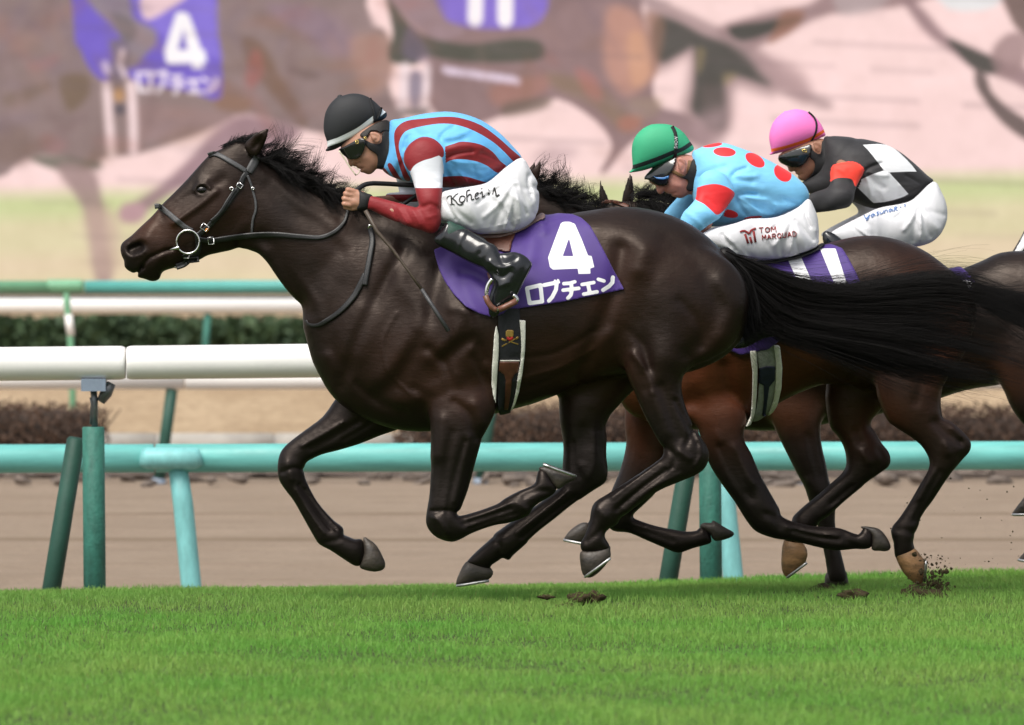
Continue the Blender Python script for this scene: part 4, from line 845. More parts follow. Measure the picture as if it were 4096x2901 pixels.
KO = [([(40, 470), (55, 430), (95, 395), (140, 388)], .0016), ([(150, 385), (160, 500), (165, 600)], .0034), ([(120, 615), (165, 602), (230, 605)], .0016), ([(330, 335), (265, 365), (180, 460)], .0018), ([(185, 455), (260, 520), (310, 590), (370, 615), (425, 600), (440, 570), (400, 560)], .0030),
      ([(460, 400), (400, 400), (362, 450), (360, 520), (400, 550), (460, 530), (495, 470), (490, 420), (455, 398)], .0026), ([(620, 250), (560, 262), (535, 310), (540, 420), (545, 530)], .0030), ([(550, 420), (600, 360), (645, 370), (650, 430), (660, 490), (720, 470)], .0027),
      ([(745, 410), (800, 370), (830, 330), (790, 320), (750, 370), (745, 440), (780, 470), (850, 430)], .0026), ([(860, 340), (915, 290)], .0018), ([(915, 280), (925, 360), (935, 430), (985, 385)], .0030), ([(905, 205), (908, 218)], .0042),
      ([(1065, 225), (1100, 265)], .0014), ([(1060, 330), (1085, 340), (1075, 350)], .0055), ([(1180, 360), (1200, 260), (1220, 185)], .0026), ([(1220, 185), (1255, 310), (1275, 400), (1345, 360)], .0042)]
obj_l('lettering', joinl(*[strap(Bw, Z15(p), 0, w_ * 1.55, .0010, .0030, n=3) for p, w_ in KO]), M_ink, r1.breeches)
BB = bvh_of(r1.boot)
for p, s_ in (((525, 645), .0075), ((622, 598), .005)):
    q = Z9([p])[0]; h_, _ = hit(r1.bh, q, 0); yy = (h_.y if h_ else -.08) - .02; pts = [W3((q[0] + u * s_ * 1000 * .7, q[1] + v * s_ * 1000), yy) for u, v in ((-.9, -.8), (.9, -1), (1, .9), (-.8, 1), (-.9, -.8))]
    obj_l('goggle_buckle', tube(pts, .0022, 6), M_gold, r1.root)
obj('boot_cuff', *body(Field([Part(Z2([(908, 958), (958, 868), (1010, 884), (1088, 922), (1060, 985), (1032, 1062), (960, 1040), (890, 1015)]), 0, -.272, .92, .01, smooth=2, res=.004, m=.03)]), .005, 2), M_band_green, r1.root)
visor = [W3(p, -.055) for p in Z9([(310, 745), (400, 870), (500, 1020), (520, 1040)])]
obj_l('clear_visor', joinl(strap(None, Z9([(312, 748), (370, 830), (440, 940), (515, 1040)]), 0, .006, .002, 0, ydef=-.05, n=3), strap(None, Z9([(470, 930), (545, 970), (552, 1000), (520, 1035)]), 0, .004, .002, 0, ydef=-.05, n=3)), mat_plain('cream_plastic', (.62, .56, .42), .3, .1, 40, 0), r1.root)

# ---- second rider: green helmet
d2 = 1.0
tor2 = Z7([(722, 400), (770, 370), (830, 340), (930, 312), (1040, 305), (1200, 355), (1350, 412), (1550, 512), (1700, 600), (1800, 680), (1865, 752), (1890, 860), (1780, 955), (1600, 1045), (1400, 1068), (1250, 1085), (1100, 1120), (960, 1140), (840, 1120), (740, 900), (718, 760), (715, 560)])
arm2 = Z7([(800, 640), (900, 575), (1040, 610), (1120, 740), (1138, 830), (1070, 940), (1005, 1050), (930, 1100), (830, 1165), (740, 1220), (620, 1180), (605, 1050), (690, 940), (755, 862), (770, 760)])
jk2 = [Part(tor2, d2, 0, [(2900, 680, 1.25), (3100, 760, 1.15), (2790, 640, 1.1)], .03, fan(Z7, (1130, 830), [(1350, 820), (1450, 880), (1500, 960), (1400, 1010), (1250, 1010)], .008, .005) + fan(Z7, (1100, 640), [(1250, 560), (1350, 640), (1300, 700)], .009, .004) + fan(Z7, (1800, 930), [(1600, 850), (1550, 930), (1500, 1000)], .007, .0045) + [(Z7([(800, 650), (920, 580), (1040, 550)]), .014, -.006), (Z7([(1160, 860), (1300, 800), (1600, 900)]), .02, -.008), (Z7([(1050, 980), (1250, 960), (1500, 1020)]), .014, .005), (Z7([(1700, 1000), (1500, 1040)]), .01, -.005), (Z7([(1180, 700), (1400, 780)]), .02, .006)], res=.006),
       Part(arm2, d2, [(2870, 760, -.18), (2800, 900, -.23)], .8, .03, [(Z7([(860, 870), (960, 960), (980, 1020)]), .01, -.005), (Z7([(660, 1000), (760, 1080), (820, 1150)]), .01, .004)], res=.005),
       Part([(x - 70, y - 10) for x, y in arm2], d2, [(2870, 760, .18), (2800, 900, .23)], .8, .03, res=.007)]
spots = [((1045, 395), 112, 46, 4), ((1350, 477), 108, 58, 32), ((1627, 606), 100, 74, 45), ((1090, 1012), 92, 40, 12), ((925, 327), 100, 20, -8), ((1330, 1052), 90, 14, -6), ((1420, 980), 10, 8, 0)]
def ell(c, a, b, rot):
    r_ = math.radians(rot); return Z7([(c[0] + a * math.cos(t) * math.cos(r_) - b * math.sin(t) * math.sin(r_), c[1] + a * math.cos(t) * math.sin(r_) + b * math.sin(t) * math.cos(r_)) for t in np.linspace(0, 6.283, 13)[:-1]])
band2 = Z7([(752, 770), (800, 742), (880, 722), (960, 716), (1040, 735), (1100, 765), (1148, 815), (1100, 900), (1040, 980), (972, 1024), (920, 985), (840, 915), (748, 862)])
def jp2(V, px):
    sp = pat(px, [ell(*s_) for s_ in spots[:6]]); b2 = pat(px, [band2]); near = V[:, 1] < d2 - .09
    arm = near & (pat(px, [arm2]) > -.004)
    return {'p0': np.where(arm, b2, sp)}
br2 = Z7([(1890, 860), (1950, 960), (1982, 1060), (1992, 1200), (1982, 1330), (1850, 1392), (1700, 1442), (1500, 1468), (1300, 1468), (1180, 1445), (1050, 1380), (900, 1330), (780, 1280), (800, 1220), (880, 1185), (960, 1158), (1150, 1108), (1300, 1062), (1560, 1048), (1780, 950)])
bc2 = [Part(br2, d2, [(2850, 960, -.23), (3150, 950, -.14), (3240, 880, -.09)], [(2900, 950, .75), (3200, 900, 1.)], .03, fan(Z7, (1720, 1040), [(1480, 1200), (1540, 1330), (1620, 1400), (1700, 1400), (1780, 1380), (1850, 1350), (1930, 1280)]) + fan(Z7, (1850, 980), [(1900, 1150), (1960, 1180)], .006) + fan(Z7, (1000, 1200), [(1150, 1380), (1260, 1430), (1100, 1330)], .006, .004) + [(Z7([(1150, 1330), (1230, 1400), (1330, 1450)]), .010, -.006), (Z7([(1600, 1080), (1680, 1200), (1740, 1380)]), .012, .005), (Z7([(1540, 1150), (1600, 1300), (1620, 1420)]), .010, -.004), (Z7([(1700, 1080), (1850, 1180), (1960, 1260)]), .012, -.005), (Z7([(1480, 1320), (1540, 1420)]), .01, -.004), (Z7([(1660, 1160), (1700, 1300)]), .01, -.005)], res=.006),
       Part([(x - 30, y) for x, y in br2], d2, [(2850, 960, .23), (3150, 950, .14), (3240, 880, .09)], .8, .05, res=.008)]
boot2 = [(2860, 1100), (2900, 1060), (2970, 1070), (3060, 1130), (3110, 1190), (3150, 1235), (3185, 1318), (3150, 1342), (3060, 1352), (2980, 1392), (2925, 1388), (2945, 1335), (3010, 1290), (2950, 1210), (2880, 1150)]
hel2 = Z7([(118, 420), (122, 320), (160, 230), (230, 160), (300, 125), (330, 118), (440, 114), (550, 140), (640, 205), (700, 290), (738, 345), (735, 375), (690, 405), (560, 450), (500, 480), (350, 545), (220, 585), (130, 600), (80, 608), (92, 590), (122, 565), (124, 500)])
S = dict(arms=[[(2800, 680, 0, 0.05), (2850, 690, -0.08, 0.03), (2870, 740, -0.17, 0.028), (2830, 900, -0.22, 0.018), (2680, 1005, -0.13, 0.013), (2650, 1010, -0.12, 0.02)], [(2800, 680, 0, 0.05), (2830, 690, 0.1, 0.03), (2840, 740, 0.17, 0.028), (2800, 880, 0.22, 0.018), (2670, 995, 0.11, 0.013), (2640, 1000, 0.1, 0.02)]], skin=M_skin2, head=Z7([(280, 660), (340, 725), (362, 745), (365, 785), (392, 818), (425, 812), (445, 800), (475, 812), (505, 822), (520, 838), (560, 850), (600, 858), (645, 845), (690, 800), (730, 770), (760, 700), (760, 520), (720, 440), (600, 420), (450, 490)]),
         head_ratio=[(2640, 770, .62), (2700, 750, .72), (2740, 660, .86)], face=[(Z7([(440, 800), (455, 770)]), .006, -.004), (Z7([(500, 825), (560, 800)]), .0035, -.004), (Z7([(520, 720), (600, 740)]), .014, .004)],
         neck=[Part(Z7([(640, 520), (730, 470), (850, 560), (850, 800), (740, 820), (680, 770)]), d2, 0, .85, .03, res=.006)], hands=hand_at((2640, 1010), -.95, -.2, d2, -.12) + hand_at((2630, 1000), -.95, -.2, d2, .1, side=1),
         ear=Z7([(570, 470), (600, 446), (640, 462), (668, 510), (655, 580), (632, 612), (600, 590), (580, 540)]), ear_in=Z7([(600, 490), (640, 530), (625, 580)]), ear_y=.074,
         jacket=jk2, jacket_mat=mat_pattern('sky_blue_red_spot_silk', lin((.50, .79, .96)), [lin((.91, .15, .17))], .62, .32, 18, .1, var=.06, stretch=(.6, 1, 1.3)), jacket_pat=jp2, breeches=bc2,
         boots=[[Part(boot2, d2, [(2850, 980, -.28), (3100, 1280, -.34)], .75, .02, [([(3000, 1200), (3080, 1210)], .012, -.007), ([(3040, 1260), (3120, 1240)], .012, .006)], res=.006)]],
         helmet=[Part(hel2, d2, 0, .86, .01, smooth=2, res=.005, m=.03)], helmet_mat=mat_pattern('green_helmet_cover', lin((.22, .66, .48)), [(.012, .022, .02)], .66, .12, 10, var=.05),
         helmet_pat=lambda V, px: {'p0': line_pat(px, Z7([(124, 550), (250, 510), (400, 455), (520, 405), (620, 370), (712, 310)]), .0165)},
         goggles=Z7([(140, 598), (250, 575), (400, 520), (510, 470), (560, 452), (530, 560), (490, 640), (478, 710), (435, 738), (350, 722), (280, 672), (205, 668)]), mask=Z7([(560, 620), (640, 640), (690, 560), (720, 480), (760, 480), (765, 700), (740, 770), (690, 790), (660, 760), (680, 690), (640, 665)]))
r2 = make_rider(d2, (3200, 1010), 'jockey in sky blue silks with red spots and a green helmet', 'crouching jockeys', S)
H2b = bvh_of(r2.helmet)
sb = strap(H2b, Z7([(520, 138), (550, 200), (562, 280), (558, 380), (545, 460), (520, 520)]), d2, .014, .003, .001); s_ob = obj_l('helmet_strap', sb, M_mask, r2.helmet)
M_wink = mat_plain('white_print', (.78, .78, .78), .6, .05, 40, 0)
text_on(bvh_of(s_ob), [('SHOW', Z7([(573, 360)])[0], Z7([(577, 238)])[0], 13)], d2, M_wink, 'lettering', r2.helmet)
obj_l('jaw_strap', strap(bvh_of(r2.skin), Z7([(500, 575), (560, 605), (620, 640), (668, 655), (700, 700)]), d2, .014, .003, .002), mat_plain('tan_strap', (.16, .085, .03), .6), r2.root)
obj_l('jaw_strap', strap(bvh_of(r2.skin), Z7([(690, 640), (690, 570), (700, 480)]), d2, .016, .003, .002), bpy.data.materials['tan_strap'], r2.root)
obj_l('goggle_trim', patch(bvh_of(*[o for o in r2.root.children if o.name.startswith('goggles')]), Z7([(330, 635), (360, 648), (430, 650), (488, 632), (484, 660), (430, 675), (370, 665)]), d2, .002, .002, 6), mat_plain('blue_trim', (.04, .17, .42), .3), r2.root)
Bw2 = bvh_of(r2.breeches)
GL = {'T': [[(0, 1), (1, 1)], [(.5, 1), (.5, 0)]], 'O': [[(.5, 1), (.1, .8), (0, .5), (.1, .2), (.5, 0), (.9, .2), (1, .5), (.9, .8), (.5, 1)]], 'M': [[(0, 0), (.05, 1), (.5, .35), (.95, 1), (1, 0)]], 'A': [[(0, 0), (.5, 1), (1, 0)], [(.2, .35), (.8, .35)]],
      'R': [[(0, 0), (0, 1), (.7, 1), (.9, .78), (.7, .52), (0, .5)], [(.45, .5), (.95, 0)]], 'Q': [[(.5, 1), (.1, .8), (0, .5), (.1, .2), (.5, 0), (.9, .2), (1, .5), (.9, .8), (.5, 1)], [(.6, .3), (1, -.08)]], 'U': [[(0, 1), (0, .3), (.2, 0), (.8, 0), (1, .3), (1, 1)]], 'D': [[(0, 0), (0, 1), (.6, 1), (1, .6), (1, .4), (.6, 0), (0, 0)]]}
def word(txt, a, b, hgt, bvh, d, w_):
    a, b = np.array(a, float), np.array(b, float); u = b - a; L = np.hypot(*u); u /= L; up = np.array([u[1], -u[0]]); adv = L / len(txt); vf = []
    for i_, ch in enumerate(txt):
        for pl in GL[ch]:
            pts = [tuple(a + u * (i_ + .08 + p[0] * .72) * adv + up * p[1] * hgt) for p in pl]
            for p, q in zip(pts[:-1], pts[1:]): vf.append(strap(bvh, [p, ((p[0] + q[0]) / 2, (p[1] + q[1]) / 2), q], d, w_, .0010, .0035, n=2))
    return joinl(*vf)
obj_l('lettering', word('TOM', Z7([(1388, 1206)])[0], Z7([(1572, 1190)])[0], 21, Bw2, d2, .0034), M_redink, r2.breeches)
obj_l('lettering', word('MARQUAD', Z7([(1420, 1276)])[0], Z7([(1775, 1236)])[0], 20, Bw2, d2, .0032), M_redink, r2.breeches)
LG = [([(1200, 1195), (1240, 1182), (1275, 1200), (1295, 1215)], .008), ([(1295, 1215), (1310, 1180), (1358, 1158)], .008), ([(1250, 1215), (1282, 1310)], .009), ([(1300, 1245), (1318, 1310)], .009), ([(1335, 1185), (1355, 1298)], .009)]
obj_l('logo', joinl(*[strap(Bw2, Z7(p), d2, w_, .001, .003, n=3) for p, w_ in LG]), M_redink, r2.breeches)

# ---- third rider: pink helmet
d3 = 2.1
tor3 = Z8([(740, 375), (800, 364), (870, 361), (1040, 375), (1200, 404), (1350, 445), (1500, 520), (1650, 640), (1770, 752), (1838, 812), (1760, 890), (1640, 995), (1500, 1045), (1290, 1088), (1140, 1062), (1010, 1010), (880, 1000), (640, 960), (540, 880), (520, 820), (600, 780), (690, 700), (715, 520)])
arm3 = Z8([(815, 680), (860, 640), (1000, 618), (1100, 648), (1138, 710), (1070, 860), (1015, 1000), (975, 1060), (880, 1040), (800, 930), (806, 800)])
fore3 = Z8([(1015, 950), (985, 1052), (860, 1102), (660, 1128), (560, 1130), (470, 1120), (470, 1010), (580, 950), (700, 905), (850, 875)])
jk3 = [Part(tor3, d3, 0, [(3350, 620, 1.25), (3600, 680, 1.15), (3250, 640, 1.1)], .03, fan(Z8, (1120, 720), [(1300, 640), (1350, 760), (1320, 880), (1200, 960)], .008, .005) + fan(Z8, (1720, 850), [(1550, 760), (1500, 860), (1480, 960)], .007, .0045) + [(Z8([(1080, 800), (1200, 860), (1300, 1000)]), .012, -.004), (Z8([(880, 600), (960, 500), (1060, 420)]), .02, -.006)], res=.006),
       Part(arm3, d3, [(3400, 680, -.175), (3380, 820, -.23)], .8, .03, [(Z8([(890, 690), (960, 730), (1000, 790)]), .01, .005), (Z8([(980, 720), (1030, 820)]), .01, -.004)], res=.005), Part(fore3, d3, [(3380, 830, -.23), (3200, 830, -.16)], .85, .025, res=.005),
       Part([(x - 60, y) for x, y in arm3], d3, .18, .8, .03, res=.007)]
red3 = Z8([(800, 690), (860, 636), (1000, 612), (1110, 646), (1145, 710), (1100, 790), (1056, 868), (1030, 810), (990, 784), (900, 778), (840, 792), (800, 815)])
dia3 = [Z8([(1128, 450), (1200, 444), (1280, 440), (1340, 446), (1402, 456), (1480, 515), (1560, 590), (1620, 655), (1668, 718), (1600, 716), (1400, 724), (1370, 722), (1336, 702), (1290, 640), (1220, 550), (1170, 490)]),
        Z8([(1334, 706), (1370, 722), (1395, 728), (1430, 770), (1480, 822), (1540, 890), (1584, 942), (1530, 970), (1440, 1000), (1340, 1022), (1235, 1032), (1200, 1000), (1150, 948), (1100, 900), (1058, 858), (1090, 805), (1220, 745)])]
def sharp(px, polys):
    a = np.full(len(px), -1.)
    for P in polys: a = np.maximum(a, poly_in(np.array(P, float), px[:, 0], px[:, 1]) / 1000)
    return a
def jp3(V, px):
    near = (V[:, 1] < d3 - .1) & ((pat(px, [arm3]) > -.003) | (pat(px, [fore3]) > -.003))
    return {'p0': np.where(near, -1, sharp(px, dia3)), 'p1': np.where(near | (V[:, 1] > d3 + .1), pat(px, [red3]), -1)}
br3 = Z8([(1838, 812), (1922, 920), (1970, 1040), (1979, 1180), (1935, 1300), (1852, 1400), (1750, 1450), (1630, 1472), (1400, 1490), (1150, 1480), (950, 1440), (850, 1400), (790, 1345), (850, 1295), (950, 1240), (1130, 1150), (1290, 1080), (1500, 1040), (1640, 990)])
bc3 = [Part(br3, d3, [(3400, 940, -.23), (3620, 900, -.14), (3740, 800, -.09)], [(3400, 930, .75), (3700, 850, 1.)], .03, fan(Z8, (1680, 1030), [(1450, 1180), (1530, 1300), (1620, 1400), (1700, 1400), (1800, 1360), (1880, 1280)]) + fan(Z8, (1000, 1260), [(1150, 1380), (1250, 1420)], .006, .004) + [(Z8([(1100, 1230), (1200, 1260), (1230, 1340)]), .012, -.007), (Z8([(1540, 1090), (1640, 1220), (1690, 1310)]), .012, -.005), (Z8([(1700, 1130), (1800, 1230), (1880, 1320)]), .012, .005), (Z8([(1600, 1100), (1800, 1120), (1940, 1150)]), .012, -.004)], res=.006),
       Part([(x - 30, y) for x, y in br3], d3, [(3400, 940, .23), (3620, 900, .14), (3740, 800, .09)], .8, .05, res=.008),
       Part(Z8([(1000, 990), (1150, 1000), (1290, 1080), (1240, 1130), (1130, 1140), (1060, 1070)]), d3, .2, .8, .03, res=.008)]
hel3 = Z8([(192, 400), (195, 330), (225, 235), (280, 165), (340, 120), (350, 108), (365, 112), (460, 91), (570, 115), (650, 168), (712, 245), (750, 330), (750, 362), (640, 405), (530, 455), (350, 515), (230, 545), (172, 550), (212, 525), (205, 470)])
S = dict(arms=[[(3310, 640, 0, 0.05), (3360, 650, -0.08, 0.03), (3390, 690, -0.17, 0.028), (3380, 800, -0.22, 0.018), (3230, 845, -0.15, 0.013), (3185, 850, -0.14, 0.02)], [(3310, 640, 0, 0.05), (3350, 650, 0.1, 0.03), (3370, 690, 0.17, 0.028), (3370, 800, 0.18, 0.018), (3230, 840, 0.12, 0.013), (3175, 845, 0.1, 0.02)]], skin=M_skin3, head=Z8([(280, 560), (330, 640), (375, 668), (382, 700), (408, 722), (440, 718), (455, 740), (475, 752), (478, 778), (510, 806), (560, 806), (610, 760), (680, 720), (760, 700), (770, 480), (720, 390), (600, 400), (400, 480)]),
         head_ratio=[(3170, 690, .62), (3220, 680, .72), (3260, 590, .86)], face=[(Z8([(440, 720), (470, 710)]), .006, -.004), (Z8([(470, 755), (520, 740)]), .0035, -.004)],
         neck=[Part(Z8([(660, 520), (740, 420), (860, 480), (880, 700), (760, 780), (680, 740)]), d3, 0, .85, .03, res=.006)], hands=hand_at((3175, 850), -.98, .1, d3, -.14) + hand_at((3165, 845), -.98, .1, d3, .1, side=1),
         ear=Z8([(630, 425), (665, 416), (705, 440), (712, 490), (690, 528), (655, 520), (640, 480)]), ear_in=Z8([(660, 445), (690, 480), (672, 510)]), ear_y=.074,
         jacket=jk3, jacket_mat=mat_pattern('black_white_diamond_silk', (.016, .015, .017), [(.74, .75, .77), lin((.95, .25, .18))], .65, .32, 18, .1, var=.15, stretch=(.6, 1, 1.3)), jacket_pat=jp3, breeches=bc3,
         boots=[[Part([(3290, 930), (3360, 950), (3460, 1060), (3560, 1150), (3610, 1200), (3650, 1290), (3600, 1310), (3500, 1330), (3420, 1360), (3400, 1340), (3470, 1280), (3420, 1180), (3320, 1050)], d3, -.32, .75, .02, res=.007)]],
         helmet=[Part(hel3, d3, 0, .86, .01, smooth=2, res=.005, m=.03)], helmet_mat=mat_pattern('pink_helmet_cover', lin((.98, .50, .79)), [lin((.95, .42, .16))], .66, .12, 10, var=.04),
         helmet_pat=lambda V, px: {'p0': line_pat(px, Z8([(215, 505), (330, 480), (440, 448), (560, 408), (660, 360), (748, 305)]), .0125)},
         goggles=Z8([(282, 570), (360, 530), (450, 492), (540, 462), (608, 448), (600, 540), (560, 620), (500, 668), (440, 678), (360, 655), (300, 625)]), mask=Z8([(596, 470), (640, 520), (700, 540), (718, 420), (770, 400), (800, 560), (800, 780), (700, 860), (600, 860), (530, 820), (600, 770), (640, 690), (640, 620), (590, 570)]))
r3 = make_rider(d3, (3700, 980), 'jockey in black silks with white diamonds and a pink helmet', 'crouching jockeys', S)
H3b = bvh_of(r3.helmet)
obj_l('helmet_strap', strap(H3b, Z8([(585, 120), (640, 175), (665, 240), (655, 330), (610, 420)]), d3, .008, .003, .001), M_mask, r3.helmet)
q = Z8([(545, 507)])[0]; h_, _ = hit(r3.bh, q, d3); yy = (h_.y if h_ else d3 - .08) - .02
obj_l('goggle_buckle', tube([W3((q[0] + u * 9, q[1] + v * 7), yy) for u, v in ((-1, -.8), (1, -.4), (1, .9), (-.8, .6), (-1, -.8))], .0028, 6), M_gold, r3.root)
YA = [([(1140, 1150), (1160, 1185), (1195, 1150)], .004), ([(1195, 1145), (1180, 1190), (1160, 1200)], .004), ([(1235, 1135), (1210, 1155), (1225, 1170), (1240, 1140), (1250, 1160)], .0032), ([(1285, 1115), (1268, 1125), (1285, 1140), (1268, 1155)], .0032), ([(1300, 1115), (1305, 1140), (1330, 1125), (1335, 1105)], .0032), ([(1345, 1135), (1350, 1105), (1370, 1100), (1375, 1125)], .0032), ([(1410, 1085), (1390, 1100), (1400, 1120), (1420, 1090), (1425, 1115)], .0032), ([(1440, 1115), (1448, 1070), (1470, 1075), (1450, 1090), (1475, 1105)], .0036), ([(1500, 1070), (1510, 1075)], .004), ([(1540, 1045), (1555, 1050), (1545, 1065)], .0032)]
obj_l('lettering', joinl(*[strap(bvh_of(r3.breeches), Z8(p), d3, w_ * 1.2, .001, .003, n=3) for p, w_ in YA]), M_blueink, r3.breeches)

# ------------------------------------------------------------------ the following horses
k2 = [
    PartM(DS([(1372, 800), (1376, 860), (1392, 905), (1425, 935), (1500, 955), (1600, 962), (1680, 945), (1735, 908), (1790, 880), (1850, 860), (1920, 865), (2000, 880), (2060, 880), (2105, 850), (2150, 800), (2180, 740), (2186, 690), (2166, 640), (2110, 590), (2060, 556), (1995, 533), (1935, 528), (1870, 540), (1800, 562), (1700, 585), (1600, 575), (1500, 545), (1420, 580), (1385, 700)]), d2, 0,
         [(2500, 1500, .6), (2900, 1300, .76), (3400, 1250, .74), (3700, 1150, .88)], .05, [(DS([(1620, 820), (1640, 900), (1660, 940)]), .03, -.012), (DS([(1560, 860), (1590, 920)]), .05, .012), (DS([(1980, 640), (1960, 740), (1900, 840)]), .035, -.010), (DS([(1440, 880), (1500, 940)]), .04, .008), (DS([(1520, 840), (1480, 920)]), .025, -.008)]),
    PartM(DS([(1195, 425), (1240, 425), (1300, 452), (1400, 492), (1530, 556), (1560, 700), (1480, 820), (1395, 830), (1370, 760), (1300, 650), (1220, 560), (1170, 500)]), d2, 0, .45, .05),
    PartM(DS([(1195, 400), (1230, 425), (1235, 500), (1190, 560), (1100, 610), (1030, 660), (1000, 665), (985, 640), (1010, 590), (1090, 510), (1150, 440)]), d2, .02, .55, .03),
    PartM(Z16([(232, 400), (290, 340), (325, 275), (345, 268), (358, 320), (345, 420), (325, 500), (295, 570), (250, 500)]), d2, -.06, .55, .015, res=.004),
    PartM(Z16([(180, 400), (230, 340), (265, 290), (285, 290), (290, 350), (270, 480), (200, 500)]), d2, .06, .55, .015, res=.005),
    # near hind
    PartM(DS([(1960, 860), (1985, 760), (2050, 660), (2120, 640), (2168, 690), (2175, 750), (2150, 810), (2110, 868)]) + Z12([(1560, 30), (1620, 65), (1700, 130), (1770, 200), (1795, 258), (1782, 320), (1720, 390), (1640, 482), (1570, 582), (1482, 722), (1402, 850), (1352, 960), (1345, 1000), (1325, 1045), (1340, 1150), (1260, 1200), (1185, 1190), (1168, 1100), (1165, 1050), (1148, 1000), (1150, 935), (1210, 860), (1290, 740), (1370, 600), (1440, 480), (1456, 400), (1430, 330), (1380, 260), (1290, 190), (1180, 120), (1100, 40)]), d2,
         [(3700, 1250, -.12), (3800, 1780, -.15), (3600, 2200, -.13)], [(3700, 1250, .58), (3700, 1650, .7), (3840, 1780, .7), (3680, 2000, .9), (3590, 2190, 1.)], .045, [(Z12([(1500, 80), (1600, 180), (1700, 230)]), .018, -.009), (Z12([(1580, 250), (1600, 330)]), .014, .007), (Z12([(1540, 480), (1430, 680), (1330, 880)]), .010, -.006), (Z12([(1480, 480), (1360, 700)]), .010, .004), (Z12([(1580, 500), (1470, 690), (1380, 880)]), .007, -.004), (Z12([(1640, 120), (1720, 210)]), .010, .004), (Z12([(1700, 240), (1740, 300), (1690, 360)]), .012, -.005), (Z12([(1190, 950), (1280, 960), (1340, 990)]), .010, -.004), (DS([(2030, 760), (2060, 840), (2050, 900)]), .02, -.006)], res=.007),
    # far hind
    PartM(DS([(1850, 860), (1900, 790), (1990, 780), (2020, 860)]) + Z12([(990, 60), (1022, 165), (1070, 250), (1120, 310), (1142, 370), (1132, 432), (1062, 490), (960, 560), (850, 650), (752, 732), (652, 830), (562, 890), (545, 925), (480, 960), (430, 1050), (400, 1080), (300, 1070), (278, 1035), (300, 975), (335, 900), (342, 858), (372, 820), (450, 750), (540, 680), (640, 590), (740, 500), (779, 430), (776, 340), (750, 258), (700, 178), (640, 90)]), d2,
         .14, [(3400, 1600, .65), (3530, 1860, .75), (3300, 2020, .9), (3170, 2150, 1.)], .04, [(Z12([(900, 300), (960, 400)]), .016, .006), (Z12([(820, 600), (650, 740)]), .010, -.006), (Z12([(900, 590), (700, 750), (560, 850)]), .007, .004), (Z12([(1040, 300), (1080, 380), (1020, 460)]), .012, -.005), (Z12([(860, 150), (900, 280)]), .014, -.005)], res=.007),
    # near fore
    PartM(Z5([(590, 800), (640, 880), (662, 960), (692, 1040), (742, 1120), (800, 1200), (850, 1280), (895, 1330)]) + Z12([(205, 1025), (330, 1042), (450, 1070), (580, 1102), (700, 1122), (830, 1112), (960, 1108), (1000, 1060), (990, 960), (930, 930), (890, 985), (860, 988), (780, 957), (700, 935), (500, 920), (330, 880), (255, 838), (238, 790)]) + Z5([(1000, 1240), (960, 1170), (910, 1080), (872, 990), (838, 920), (850, 820), (760, 740)]), d2,
         -.14, [(2900, 1750, .7), (2980, 2050, .85), (3100, 2150, .9), (3400, 2170, .9)], .04, [(Z5([(740, 960), (800, 1080), (870, 1180)]), .018, -.008), (Z12([(350, 960), (550, 1010), (720, 1030)]), .010, -.006), (Z5([(800, 960), (880, 1120)]), .014, .006), (Z12([(300, 930), (500, 980), (700, 1000)]), .007, .004), (Z12([(120, 820), (200, 860), (240, 940)]), .012, -.005), (Z12([(760, 1000), (800, 1060), (860, 1080)]), .010, -.005), (Z5([(720, 900), (770, 1020), (840, 1140)]), .010, .004)], res=.007),
    # far fore
    PartM(Z11([(1480, -160), (1430, 60), (1442, 240), (1402, 420), (1346, 560), (1312, 650), (1285, 760), (1295, 850), (1345, 908), (1460, 920), (1580, 970), (1720, 1030), (1838, 1074), (1950, 1040), (2060, 1010), (2100, 985), (2060, 890), (2000, 880), (1985, 902), (1900, 910), (1780, 890), (1680, 870), (1560, 832), (1492, 792), (1572, 710), (1680, 600), (1760, 450), (1810, 250), (1830, 40), (1780, -180)]), d2,
         .14, [(2550, 1800, .75), (2450, 2080, .9), (2700, 2170, .9)], .04, [(Z11([(1450, 870), (1650, 930), (1800, 980)]), .010, -.005)], res=.007)]
hv2 = [(Z12([(893, 935), (910, 922), (975, 928), (1050, 945), (1110, 1010), (1146, 1095), (1112, 1128), (1050, 1125), (985, 1115), (985, 1000)]), -.14, .95, None, M_hoof),
       (Z11([(2002, 880), (2030, 842), (2095, 845), (2104, 822), (2200, 880), (2270, 920), (2240, 958), (2122, 985), (2080, 930)]), .14, .95, None, M_hoof),
       (Z12([(1172, 1130), (1200, 1220), (1250, 1310), (1330, 1382), (1388, 1400), (1415, 1340), (1425, 1230), (1392, 1165), (1345, 1110), (1300, 1080), (1220, 1090)]), -.13, .95, Z12([(1415, 1360), (1425, 1200)]), M_hooft),
       (Z12([(275, 1035), (255, 1160), (258, 1280), (295, 1342), (345, 1325), (455, 1210), (463, 1110), (410, 1045), (340, 1030)]), .14, .95, Z12([(300, 1340), (460, 1215)]), M_hooft)]
h2, H2, h2_body = make_horse('racehorse', 'reddish bay racehorse wearing cloth number 11, running just behind the front horse', 'galloping racehorses', k2, d2, .008, M_coat2,
    [(2650, 1600, 260, 200, .8), (2900, 1500, 260, 160, .9), (3150, 1500, 250, 160, .6), (3800, 1450, 90, 160, .8), (3500, 1700, 150, 120, .45), (3600, 1150, 220, 120, .35), (2600, 1750, 120, 150, .5)], (1720, 1950), hv2, 3050)
